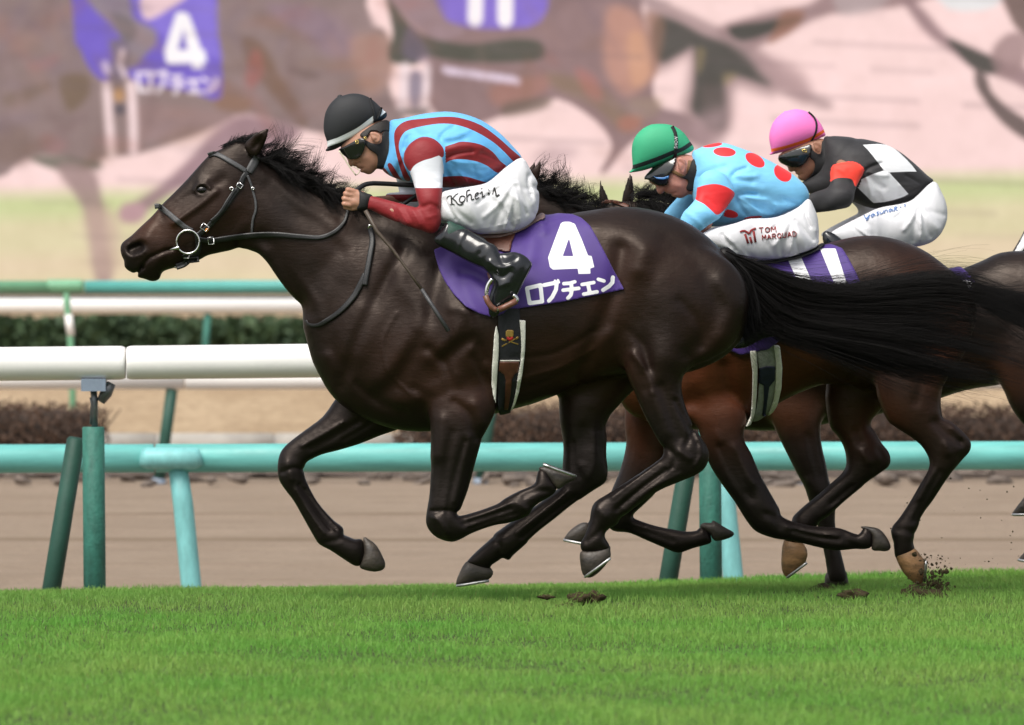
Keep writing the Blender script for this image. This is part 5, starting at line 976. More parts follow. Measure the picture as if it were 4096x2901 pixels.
# third horse
k3 = [
    Part(DS([(1510, 860), (1545, 920), (1600, 950), (1700, 965), (1800, 958), (1900, 940), (1960, 930), (2080, 900), (2160, 875), (2240, 862), (2340, 850), (2430, 820), (2480, 760), (2492, 680), (2450, 615), (2390, 578), (2310, 563), (2240, 566), (2185, 590), (2100, 612), (1900, 600), (1750, 585), (1620, 600), (1530, 700)]), d3, 0, [(2800, 1500, .6), (3300, 1300, .76), (4000, 1250, .74), (4300, 1150, .88)], .05, [(DS([(2330, 680), (2300, 780), (2260, 850)]), .035, -.010)]),
    Part(DS([(1372, 480), (1400, 458), (1450, 448), (1520, 470), (1620, 545), (1720, 600), (1740, 760), (1650, 860), (1540, 840), (1500, 760), (1440, 640), (1385, 560)]), d3, 0, .42, .05),
    Part(DS([(1345, 470), (1380, 455), (1420, 462), (1430, 540), (1385, 620), (1300, 700), (1250, 695), (1262, 650), (1310, 560)]), d3, 0, .62, .03),
    Part(Z16([(1052, 490), (1066, 490), (1110, 590), (1165, 720), (1190, 800), (1150, 860), (1060, 850), (1052, 700)]), d3, -.075, .55, .015, res=.004),
    Part(Z16([(1440, 430), (1455, 445), (1480, 540), (1490, 680), (1480, 800), (1420, 860), (1340, 820), (1335, 740), (1370, 620), (1405, 500)]), d3, .06, .55, .015, res=.004),
    Part(Z12([(120, -120), (160, 30), (202, 130), (252, 240), (322, 380), (382, 500), (440, 600), (472, 700), (512, 820), (560, 960), (592, 1100), (615, 1220), (626, 1310), (612, 1370), (640, 1400), (770, 1400), (795, 1370), (770, 1260), (736, 1120), (702, 980), (690, 850), (698, 700), (645, 560), (622, 440), (582, 260), (572, 110), (600, -60), (400, -200)]), d3, -.14, [(3200, 1650, .7), (3260, 1950, .9), (3300, 2200, .95)], .045, [(Z12([(480, 200), (520, 380), (560, 520)]), .018, -.007), (Z12([(480, 560), (540, 640)]), .02, .008)], res=.007),
    Part(Z11([(1135, 870), (1240, 720), (1420, 580), (1580, 450), (1680, 260), (1760, 60), (1950, 60), (1920, 300), (1760, 540), (1480, 740), (1260, 940), (1180, 1000), (1110, 990)]), d3, .14, [(2600, 1800, .75), (2380, 2100, .9)], .04, res=.008),
    Part(DS([(2225, 790), (2250, 880), (2275, 930), (2310, 965), (2360, 975), (2400, 1000), (2400, 1060), (2350, 1140), (2330, 1210), (2370, 1215), (2400, 1130), (2450, 1050), (2470, 1000), (2440, 930), (2430, 870), (2480, 800), (2490, 700), (2430, 640), (2330, 660)]), d3, -.13, [(4200, 1300, .58), (4250, 1900, .85)], .045, res=.009),
    Part(DS([(2300, 830), (2340, 920), (2420, 990), (2480, 1060), (2500, 1160), (2540, 1155), (2540, 1050), (2510, 970), (2460, 900), (2470, 800)]), d3, .14, .75, .045, res=.009)]
hv3 = [(Z12([(622, 1300), (606, 1370), (600, 1405), (640, 1415), (790, 1415), (802, 1392), (790, 1330), (770, 1280)]), -.14, .95, None, M_hoof),
       (Z11([(962, 975), (1000, 915), (1075, 855), (1145, 840), (1180, 900), (1150, 960), (1095, 1008), (1000, 990)]), .14, .95, Z11([(965, 975), (1130, 1005)]), M_hoof),
       (DS([(2330, 1200), (2320, 1250), (2330, 1270), (2390, 1255), (2375, 1205)]), -.13, .95, None, M_hoof), (DS([(2495, 1150), (2485, 1200), (2550, 1205), (2545, 1150)]), .14, .95, None, M_hoof)]
h3, H3, h3_body = make_horse('racehorse', 'nearly black racehorse under the pink-helmeted jockey, its rump cut by the frame', 'galloping racehorses', k3, d3, .009, M_coat3,
    [(3150, 1650, 160, 80, .9), (3900, 1500, 200, 80, .6), (3950, 1550, 150, 60, .5)], (1720, 2000), hv3, 3700)
# fourth horse: only its blazed face and fore feet reach into the picture
d4 = 3.2
M_blaze = mat_plain('white_blaze_hair', (.7, .69, .70), .6, .1, 60, .2)
k4 = [Part([(4140, 830), (4115, 880), (4085, 945), (4040, 1020), (3990, 1090), (3960, 1140), (3975, 1185), (4040, 1190), (4120, 1160), (4210, 1120), (4260, 1040), (4270, 900), (4220, 820)], d4, 0, .56, .03),
      Part([(4180, 830), (4260, 810), (4500, 920), (4750, 1010), (4800, 1300), (4600, 1400), (4420, 1250), (4300, 1130), (4200, 1080)], d4, 0, .42, .05), Part([(4195, 850), (4205, 780), (4240, 740), (4250, 800), (4235, 860)], d4, -.06, .55, .015, res=.006),
      Part([(4500, 1150), (4480, 1350), (4520, 1550), (4750, 1640), (5100, 1600), (5500, 1500), (5850, 1450), (6000, 1200), (5900, 1010), (5600, 960), (5200, 1020), (4800, 990)], d4, 0, .74, .05),
      Part([(4560, 1500), (4460, 1680), (4330, 1780), (4230, 1850), (4160, 1930), (4110, 1985), (4150, 2010), (4230, 1960), (4330, 1880), (4500, 1790), (4750, 1680)], d4, -.14, .8, .04), Part([(4600, 1550), (4500, 1800), (4400, 1950), (4250, 2080), (4160, 2170), (4120, 2215), (4160, 2240), (4300, 2150), (4460, 2010), (4600, 1850), (4800, 1650)], d4, .14, .8, .04),
      Part([(5500, 1300), (5600, 1550), (5700, 1750), (5620, 2000), (5600, 2180), (5660, 2190), (5720, 2000), (5800, 1780), (5850, 1600), (5950, 1350)], d4, -.14, .75, .04), Part([(5600, 1400), (5750, 1650), (5850, 1800), (5850, 2000), (5900, 2150), (5950, 2140), (5930, 1980), (5940, 1780), (5900, 1500)], d4, .14, .75, .04)]
ZR = Zm(3900, 1950, 4.638)
hv4 = [(ZR([(690, 510), (720, 430), (850, 260), (930, 170), (1050, 200), (1120, 330), (1100, 480), (950, 515)]), -.14, .9, ZR([(695, 505), (1080, 500)]), M_hoof), (ZR([(800, 1345), (870, 1250), (1000, 1130), (1120, 1180), (1200, 1300), (1150, 1380), (900, 1385)]), .14, .9, ZR([(805, 1345), (1100, 1390)]), M_hoof),
       ([(5590, 2170), (5570, 2250), (5680, 2250), (5670, 2180)], -.14, .9, None, M_hoof), ([(5890, 2140), (5880, 2210), (5980, 2200), (5960, 2130)], .14, .9, None, M_hoof)]
h4, H4, h4_body = make_horse('racehorse', 'black racehorse with a white blaze, barely entering the picture at the far side', 'galloping racehorses', k4, d4, .011, M_coat3, [], (1750, 2000), hv4, 5000)
obj('blaze', *shell(H4, [(4140, 845), (4100, 925), (4060, 1000), (4030, 1045), (4062, 1050), (4085, 1010), (4120, 960), (4165, 880)], d4, .006, .006, -.006), M_blaze, h4)
# manes of the following horses
crest2 = Z16([(300, 520), (400, 600), (500, 660), (650, 730), (780, 770), (900, 800), (1020, 840)])
r_ = along(crest2, d2, 90, -.01, .014)
g_, ra = lock_curves(r_, [(math.cos(a), random.gauss(-.05, .2), math.sin(a)) for a in (math.radians(random.gauss(38, 16)) for _ in range(90))], [random.uniform(.07, .15) * (1 - .6 * i / 90) for i in range(90)], 12, .010, .45)
g_b, rb = lock_curves(along([(x, y + 22) for x, y in crest2], d2, 60, -.04, .014), [(.9, -.2, random.gauss(0, .3)) for _ in range(60)], [random.uniform(.06, .14) for _ in range(60)], 14, .01, .15, droop=.3)
obj('mane', *strands(np.concatenate([g_, g_b]), np.concatenate([ra, rb])), M_hair, h2)
crest3 = Z16([(1520, 760), (1580, 730), (1700, 720), (1850, 740), (2000, 800), (2150, 880)])
g_, ra = lock_curves(along(crest3, d3, 120, -.02, .016), [(math.cos(a), random.gauss(-.1, .3), math.sin(a)) for a in (math.radians(random.gauss(22, 28)) for _ in range(120))], [random.uniform(.04, .09) for _ in range(120)], 18, .012, .2)
g_b, rb = lock_curves(along([(x, y + 30) for x, y in crest3], d3, 80, -.06, .02), [(.6, -.3, -.6) for _ in range(80)], [random.uniform(.08, .16) for _ in range(80)], 14, .012, .15)
obj('mane', *strands(np.concatenate([g_, g_b]), np.concatenate([ra, rb])), M_hair, h3)
# their tails, mostly behind the leading horse's tail or out of the picture
gt3, rt3 = tail_strands([([(3890, 1130), (4050, 1180), (4300, 1230), (4600, 1260)], [d2, d2 + .1]), ([(3890, 1200), (4050, 1290), (4300, 1380), (4600, 1450)], [d2, d2 + .1])], 900, 1.2); obj('tail', *strands(gt3, rt3), M_hair, h2)
gt4, rt4 = tail_strands([([(4440, 1150), (4600, 1200), (4900, 1260), (5200, 1300)], [d3, d3 + .1]), ([(4440, 1220), (4600, 1320), (4900, 1420), (5200, 1480)], [d3, d3 + .1])], 500, 1.2); obj('tail', *strands(gt4, rt4), M_hair, h3)
# horse eyes for the two others that have faces in the open are hidden behind the riders in front

# second horse: cloth 11, saddle, girth
def cloth11(px):
    q1 = sharp(px, [Z10([(530, 40), (628, 25), (732, 262), (620, 236)]), Z10([(775, -10), (888, -10), (988, 300), (905, 300), (840, 150)])]); return q1
c2px = Z10([(40, 60), (330, 75), (470, 40), (640, -5), (760, -30), (860, -45), (940, -15), (985, 60), (1040, 170), (1090, 290), (1110, 340), (900, 420), (600, 560), (400, 720), (300, 740), (200, 760), (110, 720), (40, 600), (0, 300)])
cv, cf = shell(H2, c2px, d2 - .2, .016, .006, -.004, round_=False)
M_cloth11 = mat_pattern('purple_cloth_eleven', PURPLE, [(.82, .82, .84)], .62, .10, 10, .15)
c2o = obj('saddlecloth', cv, cf, M_cloth11, None, W3(Z10([(700, 0)])[0], d2), attrs={'p0': cloth11(to_px(cv))}); tag(c2o, 'purple saddlecloth with the white number 11', 'saddlecloth', 'purple numbered saddlecloths')
s2 = thing('saddle', W3(Z7([(1850, 1400)])[0], d2), 'racing saddle and grey girth on horse number 11', 'saddle', 'racing saddles')
obj('seat', *shell(H2, Z7([(1000, 1440), (1200, 1470), (1500, 1475), (1800, 1420), (1980, 1330), (2040, 1300), (2030, 1340), (1850, 1440), (1500, 1510), (1100, 1510)]), d2 - .1, .03, .007, 0.), M_black, s2)
M_girth2 = mat_plain('grey_girth_web', (.30, .31, .29), .75, .2, 80, .3, .002); M_navy = mat_plain('navy_leather', (.012, .016, .04), .55, .2, 40, .2)
gv, gf = shell(H2, Z10([(300, 640), (450, 640), (465, 850), (462, 1000), (440, 1120), (400, 1230), (300, 1250), (330, 1100), (345, 900)]), d2 - .28, .012, .006, -.004, round_=False); g2o = obj('girth', gv, gf, M_girth2, s2)
for poly in (Z10([(270, 728), (318, 728), (328, 850), (325, 1050), (315, 1180), (290, 1270), (245, 1280), (285, 1200), (292, 1050), (292, 880)]), Z10([(445, 685), (488, 690), (508, 850), (505, 1000), (480, 1130), (440, 1200), (410, 1205), (450, 1080), (462, 950), (460, 800)])):
    obj('girth_pad', *shell(H2, poly, d2 - .28, .020, .0055, -.004, round_=False, yr=(d2 - .6, d2 - .01)), M_white_pad, g2o)
obj_l('girth_strap', patch(bvh_of(g2o, h2_body), Z10([(335, 855), (390, 840), (460, 842), (458, 930), (410, 990), (395, 1100), (385, 1200), (360, 1200), (372, 1080), (370, 980), (330, 960)]), d2 - .28, .001, .004), M_navy, g2o)
# third horse: corner of its cloth and girth
cv, cf = shell(H3, Z10([(1300, 100), (1500, 90), (1640, 92), (1750, 92), (1820, 130), (1880, 200), (1930, 290), (1800, 340), (1500, 480), (1300, 520)]), d3 - .2, .016, .008, -.004, round_=False)
c3o = obj('saddlecloth', cv, cf, M_cloth11, None, W3(Z10([(1700, 95)])[0], d3), attrs={'p0': sharp(to_px(cv), [Z10([(1800, 215), (1862, 222), (1875, 245), (1815, 240)]), Z10([(1830, 255), (1885, 258), (1888, 275), (1845, 272)])])}); tag(c3o, 'corner of a purple saddlecloth on the third horse, beyond the streaming tail', 'saddlecloth', 'purple numbered saddlecloths')
s3 = thing('saddle', W3((3650, 1010), d3), 'racing saddle and pale girth under the pink-helmeted jockey', 'saddle', 'racing saddles')
obj('seat', *shell(H3, Z8([(900, 1440), (1200, 1480), (1600, 1480), (1850, 1420), (1900, 1440), (1700, 1520), (1000, 1500)]), d3 - .1, .03, .008, 0.), M_black, s3)
obj('girth', *shell(H3, Z10([(1080, 600), (1220, 600), (1230, 900), (1200, 1160), (1150, 1260), (1040, 1260), (1080, 1000)]), d3 - .28, .014, .008, -.004), M_white_pad, s3)
# bridles and crown straps of the two followers where their polls show
b3 = thing('bridle', W3((2440, 830), d3), 'brown leather bridle on the poll of the horse with pricked ears', 'bridle', 'bridles')
obj_l('headpiece', strap(bvh_of(h3_body), Z16([(1040, 880), (1120, 800), (1190, 785), (1300, 800), (1420, 850)]), d3, .016, .006, .004, ydef=-.06), M_brown, b3)

# ------------------------------------------------------------------ setting: turf, dirt track, banks
def sheet(name, x0, x1, y0, y1, nx, ny, zf, mat, kind='structure'):
    xs = np.linspace(x0, x1, nx); ys = y0 + (y1 - y0) * np.linspace(0, 1, ny); X, Yy = np.meshgrid(xs, ys, indexing='ij'); Zz = zf(X, Yy)
    V = np.stack([X, Yy, Zz], -1).reshape(-1, 3); idx = np.arange(nx * ny).reshape(nx, ny)
    F_ = np.stack([idx[:-1, :-1], idx[1:, :-1], idx[1:, 1:], idx[:-1, 1:]], -1).reshape(-1, 4)
    o = obj(name, V, F_, mat); tag(o, kind=kind); return o
LIP = 4.25
def turf_z(X, Y_):
    t = np.clip((Y_ - .5) / (LIP - .5), 0, 1); t = t * t * (3 - 2 * t)
    lip = np.interp(X, [-8, -2.3, 0, 2.3, 8], [-.143, -.138, -.09, -.022, -.02]) 
    edge = np.clip((Y_ - LIP + .25) / .3, 0, 1)
    return lip * t - edge ** 2 * .12 + .006 * np.sin(3.1 * X + 1.3 * Y_) * np.cos(2.2 * Y_)
def mat_ground(name, a, b_, c=None, scale=3., rough=.95, bs=.6, bd=.03, stretch=None, fine=60):
    m, n, l, b = new_mat(name)
    f = noise(n, l, scale, 6, .65, stretch=stretch); g = noise(n, l, fine, 5, .7, stretch=stretch)
    cc = mixc(n, l, ramp(n, l, f, .32, .68), a, b_)
    if c: cc = mixc(n, l, ramp(n, l, g, .45, .75), cc, c)
    l.new(cc, b.inputs['Base Color']); b.inputs['Roughness'].default_value = rough; b.inputs['Specular IOR Level'].default_value = .2
    bump(n, l, b, g, bs, bd); return m
M_turf = mat_ground('turf_soil', (.05, .085, .022), (.065, .10, .028), (.05, .06, .02), 4, 1., .5, .02)
M_dirt = mat_ground('sand_track', (.27, .205, .15), (.335, .26, .195), (.21, .155, .115), 1.4, .95, .8, .02, (1, 2.2, 1), 26)
M_dry = mat_ground('dry_winter_grass', (.33, .235, .145), (.44, .33, .215), (.24, .165, .10), .8, 1., .8, .04, (1, .7, 1), 9)
M_asph = mat_ground('service_road', (.23, .22, .215), (.29, .28, .27), None, 2, .9, .3, .01)
M_conc = mat_plain('concrete', (.38, .36, .33), .85, .15, 6, .3, .006)
sheet('ground', -1500, 1500, -34.5, 3000, 3, 3, lambda X, Y_: X * 0 - .60, M_dry)
turf = sheet('turf_course', -40, 40, -34, LIP + .05, 240, 180, turf_z, M_turf)
def dirt_z(X, Y_):
    z = np.interp(Y_, [4, 10, 28.2], [-.345, -.325, -.165]) + .004 * np.sin(9 * Y_) + .006 * np.sin(2.3 * Y_ + .15 * np.sin(.7 * X))
    for y in (6.9, 9.4, 11.2, 13.2, 15.6, 18.1, 20.5, 23.2): z = z - .05 * np.exp(-((Y_ - y - .04 * np.sin(.6 * X + y)) / .15) ** 2) + .022 * np.exp(-((Y_ - y + .3) / .16) ** 2)
    return z + .005 * np.sin(7 * X + 3 * Y_) * np.sin(5 * Y_ - 2 * X)
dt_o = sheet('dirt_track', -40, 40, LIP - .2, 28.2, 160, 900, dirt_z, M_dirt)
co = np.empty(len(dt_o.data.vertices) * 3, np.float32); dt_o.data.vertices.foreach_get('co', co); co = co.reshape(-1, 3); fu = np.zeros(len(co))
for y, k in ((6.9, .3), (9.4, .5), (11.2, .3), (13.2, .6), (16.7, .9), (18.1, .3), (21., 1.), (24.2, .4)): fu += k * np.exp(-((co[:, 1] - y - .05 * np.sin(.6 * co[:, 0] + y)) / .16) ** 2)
a_ = dt_o.data.attributes.new('furrow_shade', 'FLOAT', 'POINT'); a_.data.foreach_set('value', fu.astype(np.float32))
n_, l_ = M_dirt.node_tree.nodes, M_dirt.node_tree.links; pb = n_['Principled BSDF']; src_ = pb.inputs['Base Color'].links[0].from_socket; l_.new(mixc(n_, l_, ramp(n_, l_, attr(n_, 'furrow_shade').outputs['Fac'], 0, 1, 0, .6), src_, (.15, .105, .06)), pb.inputs['Base Color'])      # rake furrows: shade painted into the sand colour to deepen the lines
sheet('gravel_margin', -40, 40, 27.9, 29.3, 200, 20, lambda X, Y_: -.15 + .02 * np.sin(5 * X) * np.sin(9 * Y_ + X) + np.clip((Y_ - 28.1) * .06, 0, .06), mat_ground('gravel_margin', (.10, .075, .06), (.17, .13, .105), (.06, .045, .04), 3.5, 1., 1., .04, None, 18))
sheet('infield_bank', -60, 60, 28.2, 38.0, 60, 20, lambda X, Y_: -.17 + (Y_ - 28.2) * .004 + .01 * np.sin(X + Y_), M_dry)
sheet('service_road', -80, 80, 38.0, 42.5, 40, 4, lambda X, Y_: X * 0 - .12, M_asph)
kb = []
for x in np.arange(-30, 30, 1.0): kb.append(box((x, 37.85, -.2), (x + .985, 38.05, -.02)))
o_ = obj_l('kerb', joinl(*kb), M_conc); tag(o_, kind='structure')
sheet('infield_grass', -80, 80, 42.5, 150, 60, 220, lambda X, Y_: -.12 + np.clip((Y_ - 42.5) / 3.2, 0, 1) * .44 + np.clip((Y_ - 84) / 40, 0, 1) * .5 + .012 * np.sin(X * .7) * np.sin(Y_ * .5), M_dry)

# grass: individual blades over the part of the course near the lens and the horses
def grass_blades(n, x0, x1, y0, y1, hmean, seed, ypow=1.):
    g = np.random.default_rng(seed); x = g.uniform(x0, x1, n); y = y0 + (y1 - y0) * g.random(n) ** ypow
    cl = .5 + .5 * np.sin(2.1 * x + 1.7 * np.sin(1.3 * y)) * np.sin(1.9 * y + 1.1 * np.sin(2.7 * x)); tuft = .6 + .55 * cl + .25 * np.sin(13 * x + 4 * y) * np.sin(11 * y)
    h = hmean * np.clip(tuft, .45, 1.4) * g.uniform(.55, 1.3, n); z = turf_z(x, y) - .004
    a = g.uniform(0, 2 * math.pi, n); wdt = g.uniform(.0009, .0020, n); lean = g.uniform(.1, .95, n) * h; la = g.uniform(0, 2 * math.pi, n) + .5 * np.sin(x * 1.2)
    ca, sa = np.cos(a) * wdt, np.sin(a) * wdt; lx, ly = np.cos(la) * lean, np.sin(la) * lean
    b = np.stack([x, y, z], 1); e = np.stack([ca, sa, 0 * x], 1)
    mid = b + np.stack([lx * .3, ly * .3, h * .58], 1); tip = b + np.stack([lx, ly, h * .97 - lean * .25], 1)
    V = np.stack([b - e, b + e, mid + e * .8, mid - e * .8, tip + e * .12, tip - e * .12], 1).reshape(-1, 3)
    i = np.arange(n)[:, None] * 6; F_ = np.concatenate([i + np.array([0, 1, 2, 3]), i + np.array([3, 2, 4, 5])])
    return V, F_, np.repeat(g.random(n), 6), np.tile([0, 0, .55, .55, 1, 1], n)
def mat_grass():
    m, n, l, b = new_mat('grass_blade')
    r_ = attr(n, 'rnd'); t_ = attr(n, 'tip'); geo = n.new('ShaderNodeNewGeometry')
    f = noise(n, l, .9, 4, .6, vec=geo.outputs['Position'], stretch=(1, .45, 1)); f2 = noise(n, l, 3.5, 3, .6, vec=geo.outputs['Position'])
    f3 = noise(n, l, .55, 3, .5, vec=geo.outputs['Position'], stretch=(.18, 1, 1)); c = mixc(n, l, ramp(n, l, f, .35, .65), (.175, .46, .07), (.30, .52, .105)); c = mixc(n, l, ramp(n, l, f3, .42, .62, 0, .6), c, (.35, .50, .12))
    c = mixc(n, l, ramp(n, l, f2, .45, .7, 0, .55), c, (.14, .40, .07))
    sp = n.new('ShaderNodeSeparateXYZ'); l.new(geo.outputs['Position'], sp.inputs[0]); wob = n.new('ShaderNodeMath'); wob.operation = 'MULTIPLY_ADD'; l.new(f, wob.inputs[0]); wob.inputs[1].default_value = 4.; l.new(sp.outputs['Y'], wob.inputs[2])
    lane = n.new('ShaderNodeMath'); lane.operation = 'MULTIPLY'; l.new(ramp(n, l, wob.outputs[0], -.6, 1.6), lane.inputs[0]); l.new(ramp(n, l, wob.outputs[0], 5.4, 4.0), lane.inputs[1])      # trampled running line
    ln2 = n.new('ShaderNodeMath'); ln2.operation = 'MULTIPLY'; l.new(lane.outputs[0], ln2.inputs[0]); ln2.inputs[1].default_value = .35
    c = mixc(n, l, ln2.outputs[0], c, (.20, .32, .085))
    c = mixc(n, l, ramp(n, l, r_.outputs['Fac'], .6, 1., 0, .35), c, (.25, .46, .085))
    c = mixc(n, l, ramp(n, l, r_.outputs['Fac'], .965, .985, 0, .7), c, (.30, .26, .10))
    l.new(c, b.inputs['Base Color']); pset(b, Roughness=.55, Specular_IOR_Level=.25, Transmission_Weight=0.)
    tr = n.new('ShaderNodeBsdfTranslucent'); l.new(c, tr.inputs['Color']); mx = n.new('ShaderNodeMixShader'); mx.inputs[0].default_value = .5
    out = n['Material Output']; l.new(b.outputs[0], mx.inputs[1]); l.new(tr.outputs[0], mx.inputs[2]); l.new(mx.outputs[0], out.inputs['Surface']); return m
parts_g = [grass_blades(200000, -2.6, 2.6, -10.5, .5, .036, 3), grass_blades(90000, -3.2, 3.2, .5, LIP, .036, 4), grass_blades(14000, -3.2, 3.2, LIP - .35, LIP + .02, .036, 5)]
V_ = []; F_ = []; R_ = []; T_ = []; o0 = 0
for v, f, r_, t_ in parts_g: V_.append(v); F_.append(f + o0); R_.append(r_); T_.append(t_); o0 += len(v)
gr = obj('grass', np.concatenate(V_), np.concatenate(F_), mat_grass(), attrs={'rnd': np.concatenate(R_), 'tip': np.concatenate(T_)})
tag(gr, 'short bright green turf grass under the horses', 'grass', kind='stuff')

# torn clods of turf
M_clod = mat_ground('clod_soil', (.055, .038, .022), (.09, .062, .036), (.06, .075, .022), 30, 1., .8, .02, None, 120)
def clod(px, d, rx, rz, label, seed, blades=24):
    g = np.random.default_rng(seed); c = W3(px, d); V, F_ = sphere((0, 0, 0), 1., 14, 9); V = np.array(V)
    k = 1 + .28 * np.sin(V[:, 0] * 4 + seed) * np.sin(V[:, 2] * 5 + seed * 2) + .2 * np.sin(V[:, 1] * 7 + seed) * np.sin(V[:, 0] * 9) + g.normal(0, .07, len(V))
    V = V * k[:, None] * np.array([rx, rx * .8, rz]) + np.array(c); o = obj('turf_clod', V, F_, M_clod, None, None); 
    me = o.data; 
    for v in me.vertices: v.co -= c
    o.location = c; tag(o, label, 'clod', 'torn clods of turf')
    st = []
    for i in range(blades):
        p = Vector((g.normal(0, rx * .6), g.normal(0, rx * .5), rz * .4)) + c; q = p + Vector((g.normal(0, .03), g.normal(0, .02), g.uniform(.0, .035))); st.append([tuple(p), tuple(p.lerp(q, .5) + Vector((0, 0, .006))), tuple(q)])
    obj('clod_grass', *strands(np.array(st), np.full(blades, .0014)), bpy.data.materials['grass_blade'], o)['kind'] = 'stuff'; return o
def gd(py): return 1.3 / ((py - 1110) / 1000) * D - D       # depth where the turf shows at that pixel row
Zq = Zm(0, 2200, 1.1196); Zp = Zm(2048, 2200, 1.1196)
clod(Zp([(300, 222)])[0], -.45, .045, .026, 'larger dark clod lying below the hooves of horse number 4', 1)
clod(Zp([(370, 215)])[0], -.40, .036, .027, 'small round clod touching the larger dark clod', 2)
clod(Zp([(235, 255)])[0], -.75, .042, .014, 'flat reddish scrap of torn turf', 3)
clod(Zp([(150, 210)])[0], -.40, .032, .010, 'thin brown scrap of earth before the dark clod', 4)
clod(Zq([(2220, 285)])[0], -.85, .055, .016, 'low brown scuff of earth below the leading hind hoof', 5)
clod(Zq([(940, 225)])[0], .6, .042, .022, 'brown torn divot in front of the turquoise post', 6); clod(Zq([(1010, 245)])[0], .25, .04, .015, 'small trailing crumb of the divot by the turquoise post', 7)
clod(Zp([(1395, 195)])[0], d3 - .55, .075, .034, 'mound of earth under the planted foreleg', 8); clod(Zp([(1530, 200)])[0], d2 - .7, .06, .022, 'loose earth between the two rear hooves', 9)
clod(Zp([(1790, 195)])[0], d2 - .35, .045, .034, 'dark lump of earth beneath the tan hind hoof', 10); clod(Zp([(1860, 205)])[0], d2 - .5, .085, .032, 'wide heap of earth kicked up behind the tan hoof', 11)
# spray of earth behind the hind hoof of the second horse
g = np.random.default_rng(11); vf = []; A0 = np.array(Z12([(1330, 1420)])[0]); 
for i in range(520):
    t = g.random() ** .7; px = Z12([(1340 + 220 * g.random() + 30 * t + g.normal(0, 70 * (1 - .3 * t)), 1500 - 380 * t * g.random() + g.normal(0, 30))])[0]; r = g.uniform(.0015, .007) * (1 - .4 * t) * (2.4 if g.random() < .12 else 1)
    c = W3(px, d2 - .15 + g.normal(0, .08)); sv, sf = sphere((0, 0, 0), 1., 7, 4); v = sv * g.uniform(.55, 1.25, (len(sv), 1)) * r * g.uniform(.6, 1.5, 3) @ np.linalg.qr(g.normal(size=(3, 3)))[0] + np.array(c); vf.append((v, sf))
for i in range(40):
    px = (g.uniform(3500, 4080), g.uniform(1900, 2330)); c = W3(px, d2 + g.uniform(-.3, .8)); r = g.uniform(.001, .004)
    vf.append((np.array([(1, 0, 0), (-1, 0, 0), (0, 1, 0), (0, -1, 0), (0, 0, 1), (0, 0, -1)]) * r * g.uniform(.6, 1.6, (6, 3)) + np.array(c), [(0, 2, 4), (2, 1, 4), (1, 3, 4), (3, 0, 4), (2, 0, 5), (1, 2, 5), (3, 1, 5), (0, 3, 5)]))
tag(obj_l('flying_dirt', joinl(*vf), M_clod, smooth=False), 'spray of earth flying up behind a hind hoof', 'dirt', kind='stuff')

# ------------------------------------------------------------------ rails and posts
M_wrail = mat_plain('white_rail_plastic', (.86, .845, .82), .38, .06, 3, .10, stretch=(.6, 4, 4))
M_teal = mat_plain('turquoise_rail_paint', (.125, .43, .40), .5, .20, 3.5, .12, stretch=(.8, 5, 5)); M_teal2 = mat_plain('pale_turquoise_paint', (.19, .50, .50), .5, .18, 7, .12, stretch=(3, 3, 1))
M_dgreen = mat_plain('dark_green_padding', (.03, .15, .115), .65, .30, 9, .4, .008, stretch=(2.5, 2.5, 1)); M_ddgreen = mat_plain('deep_green_post_paint', (.020, .080, .058), .6, .15, 7, .25, .006)
M_lgreen = mat_plain('faded_green_paint', (.17, .40, .24), .5, .12, 4, .1); M_tealfar = mat_plain('teal_far_paint', (.09, .36, .33), .5, .12, 4, .1); M_bracket = mat_plain('galvanised_bracket', (.16, .17, .18), .45, .25, 30, .2, Metallic=.7); M_blueg = mat_plain('blue_grey_clamp', (.20, .25, .32), .5, .1, 30, .1)
def cyl(a, b, r, n=24, rings=2): return tube([Vector(a).lerp(Vector(b), t) for t in np.linspace(0, 1, rings)], r, n)
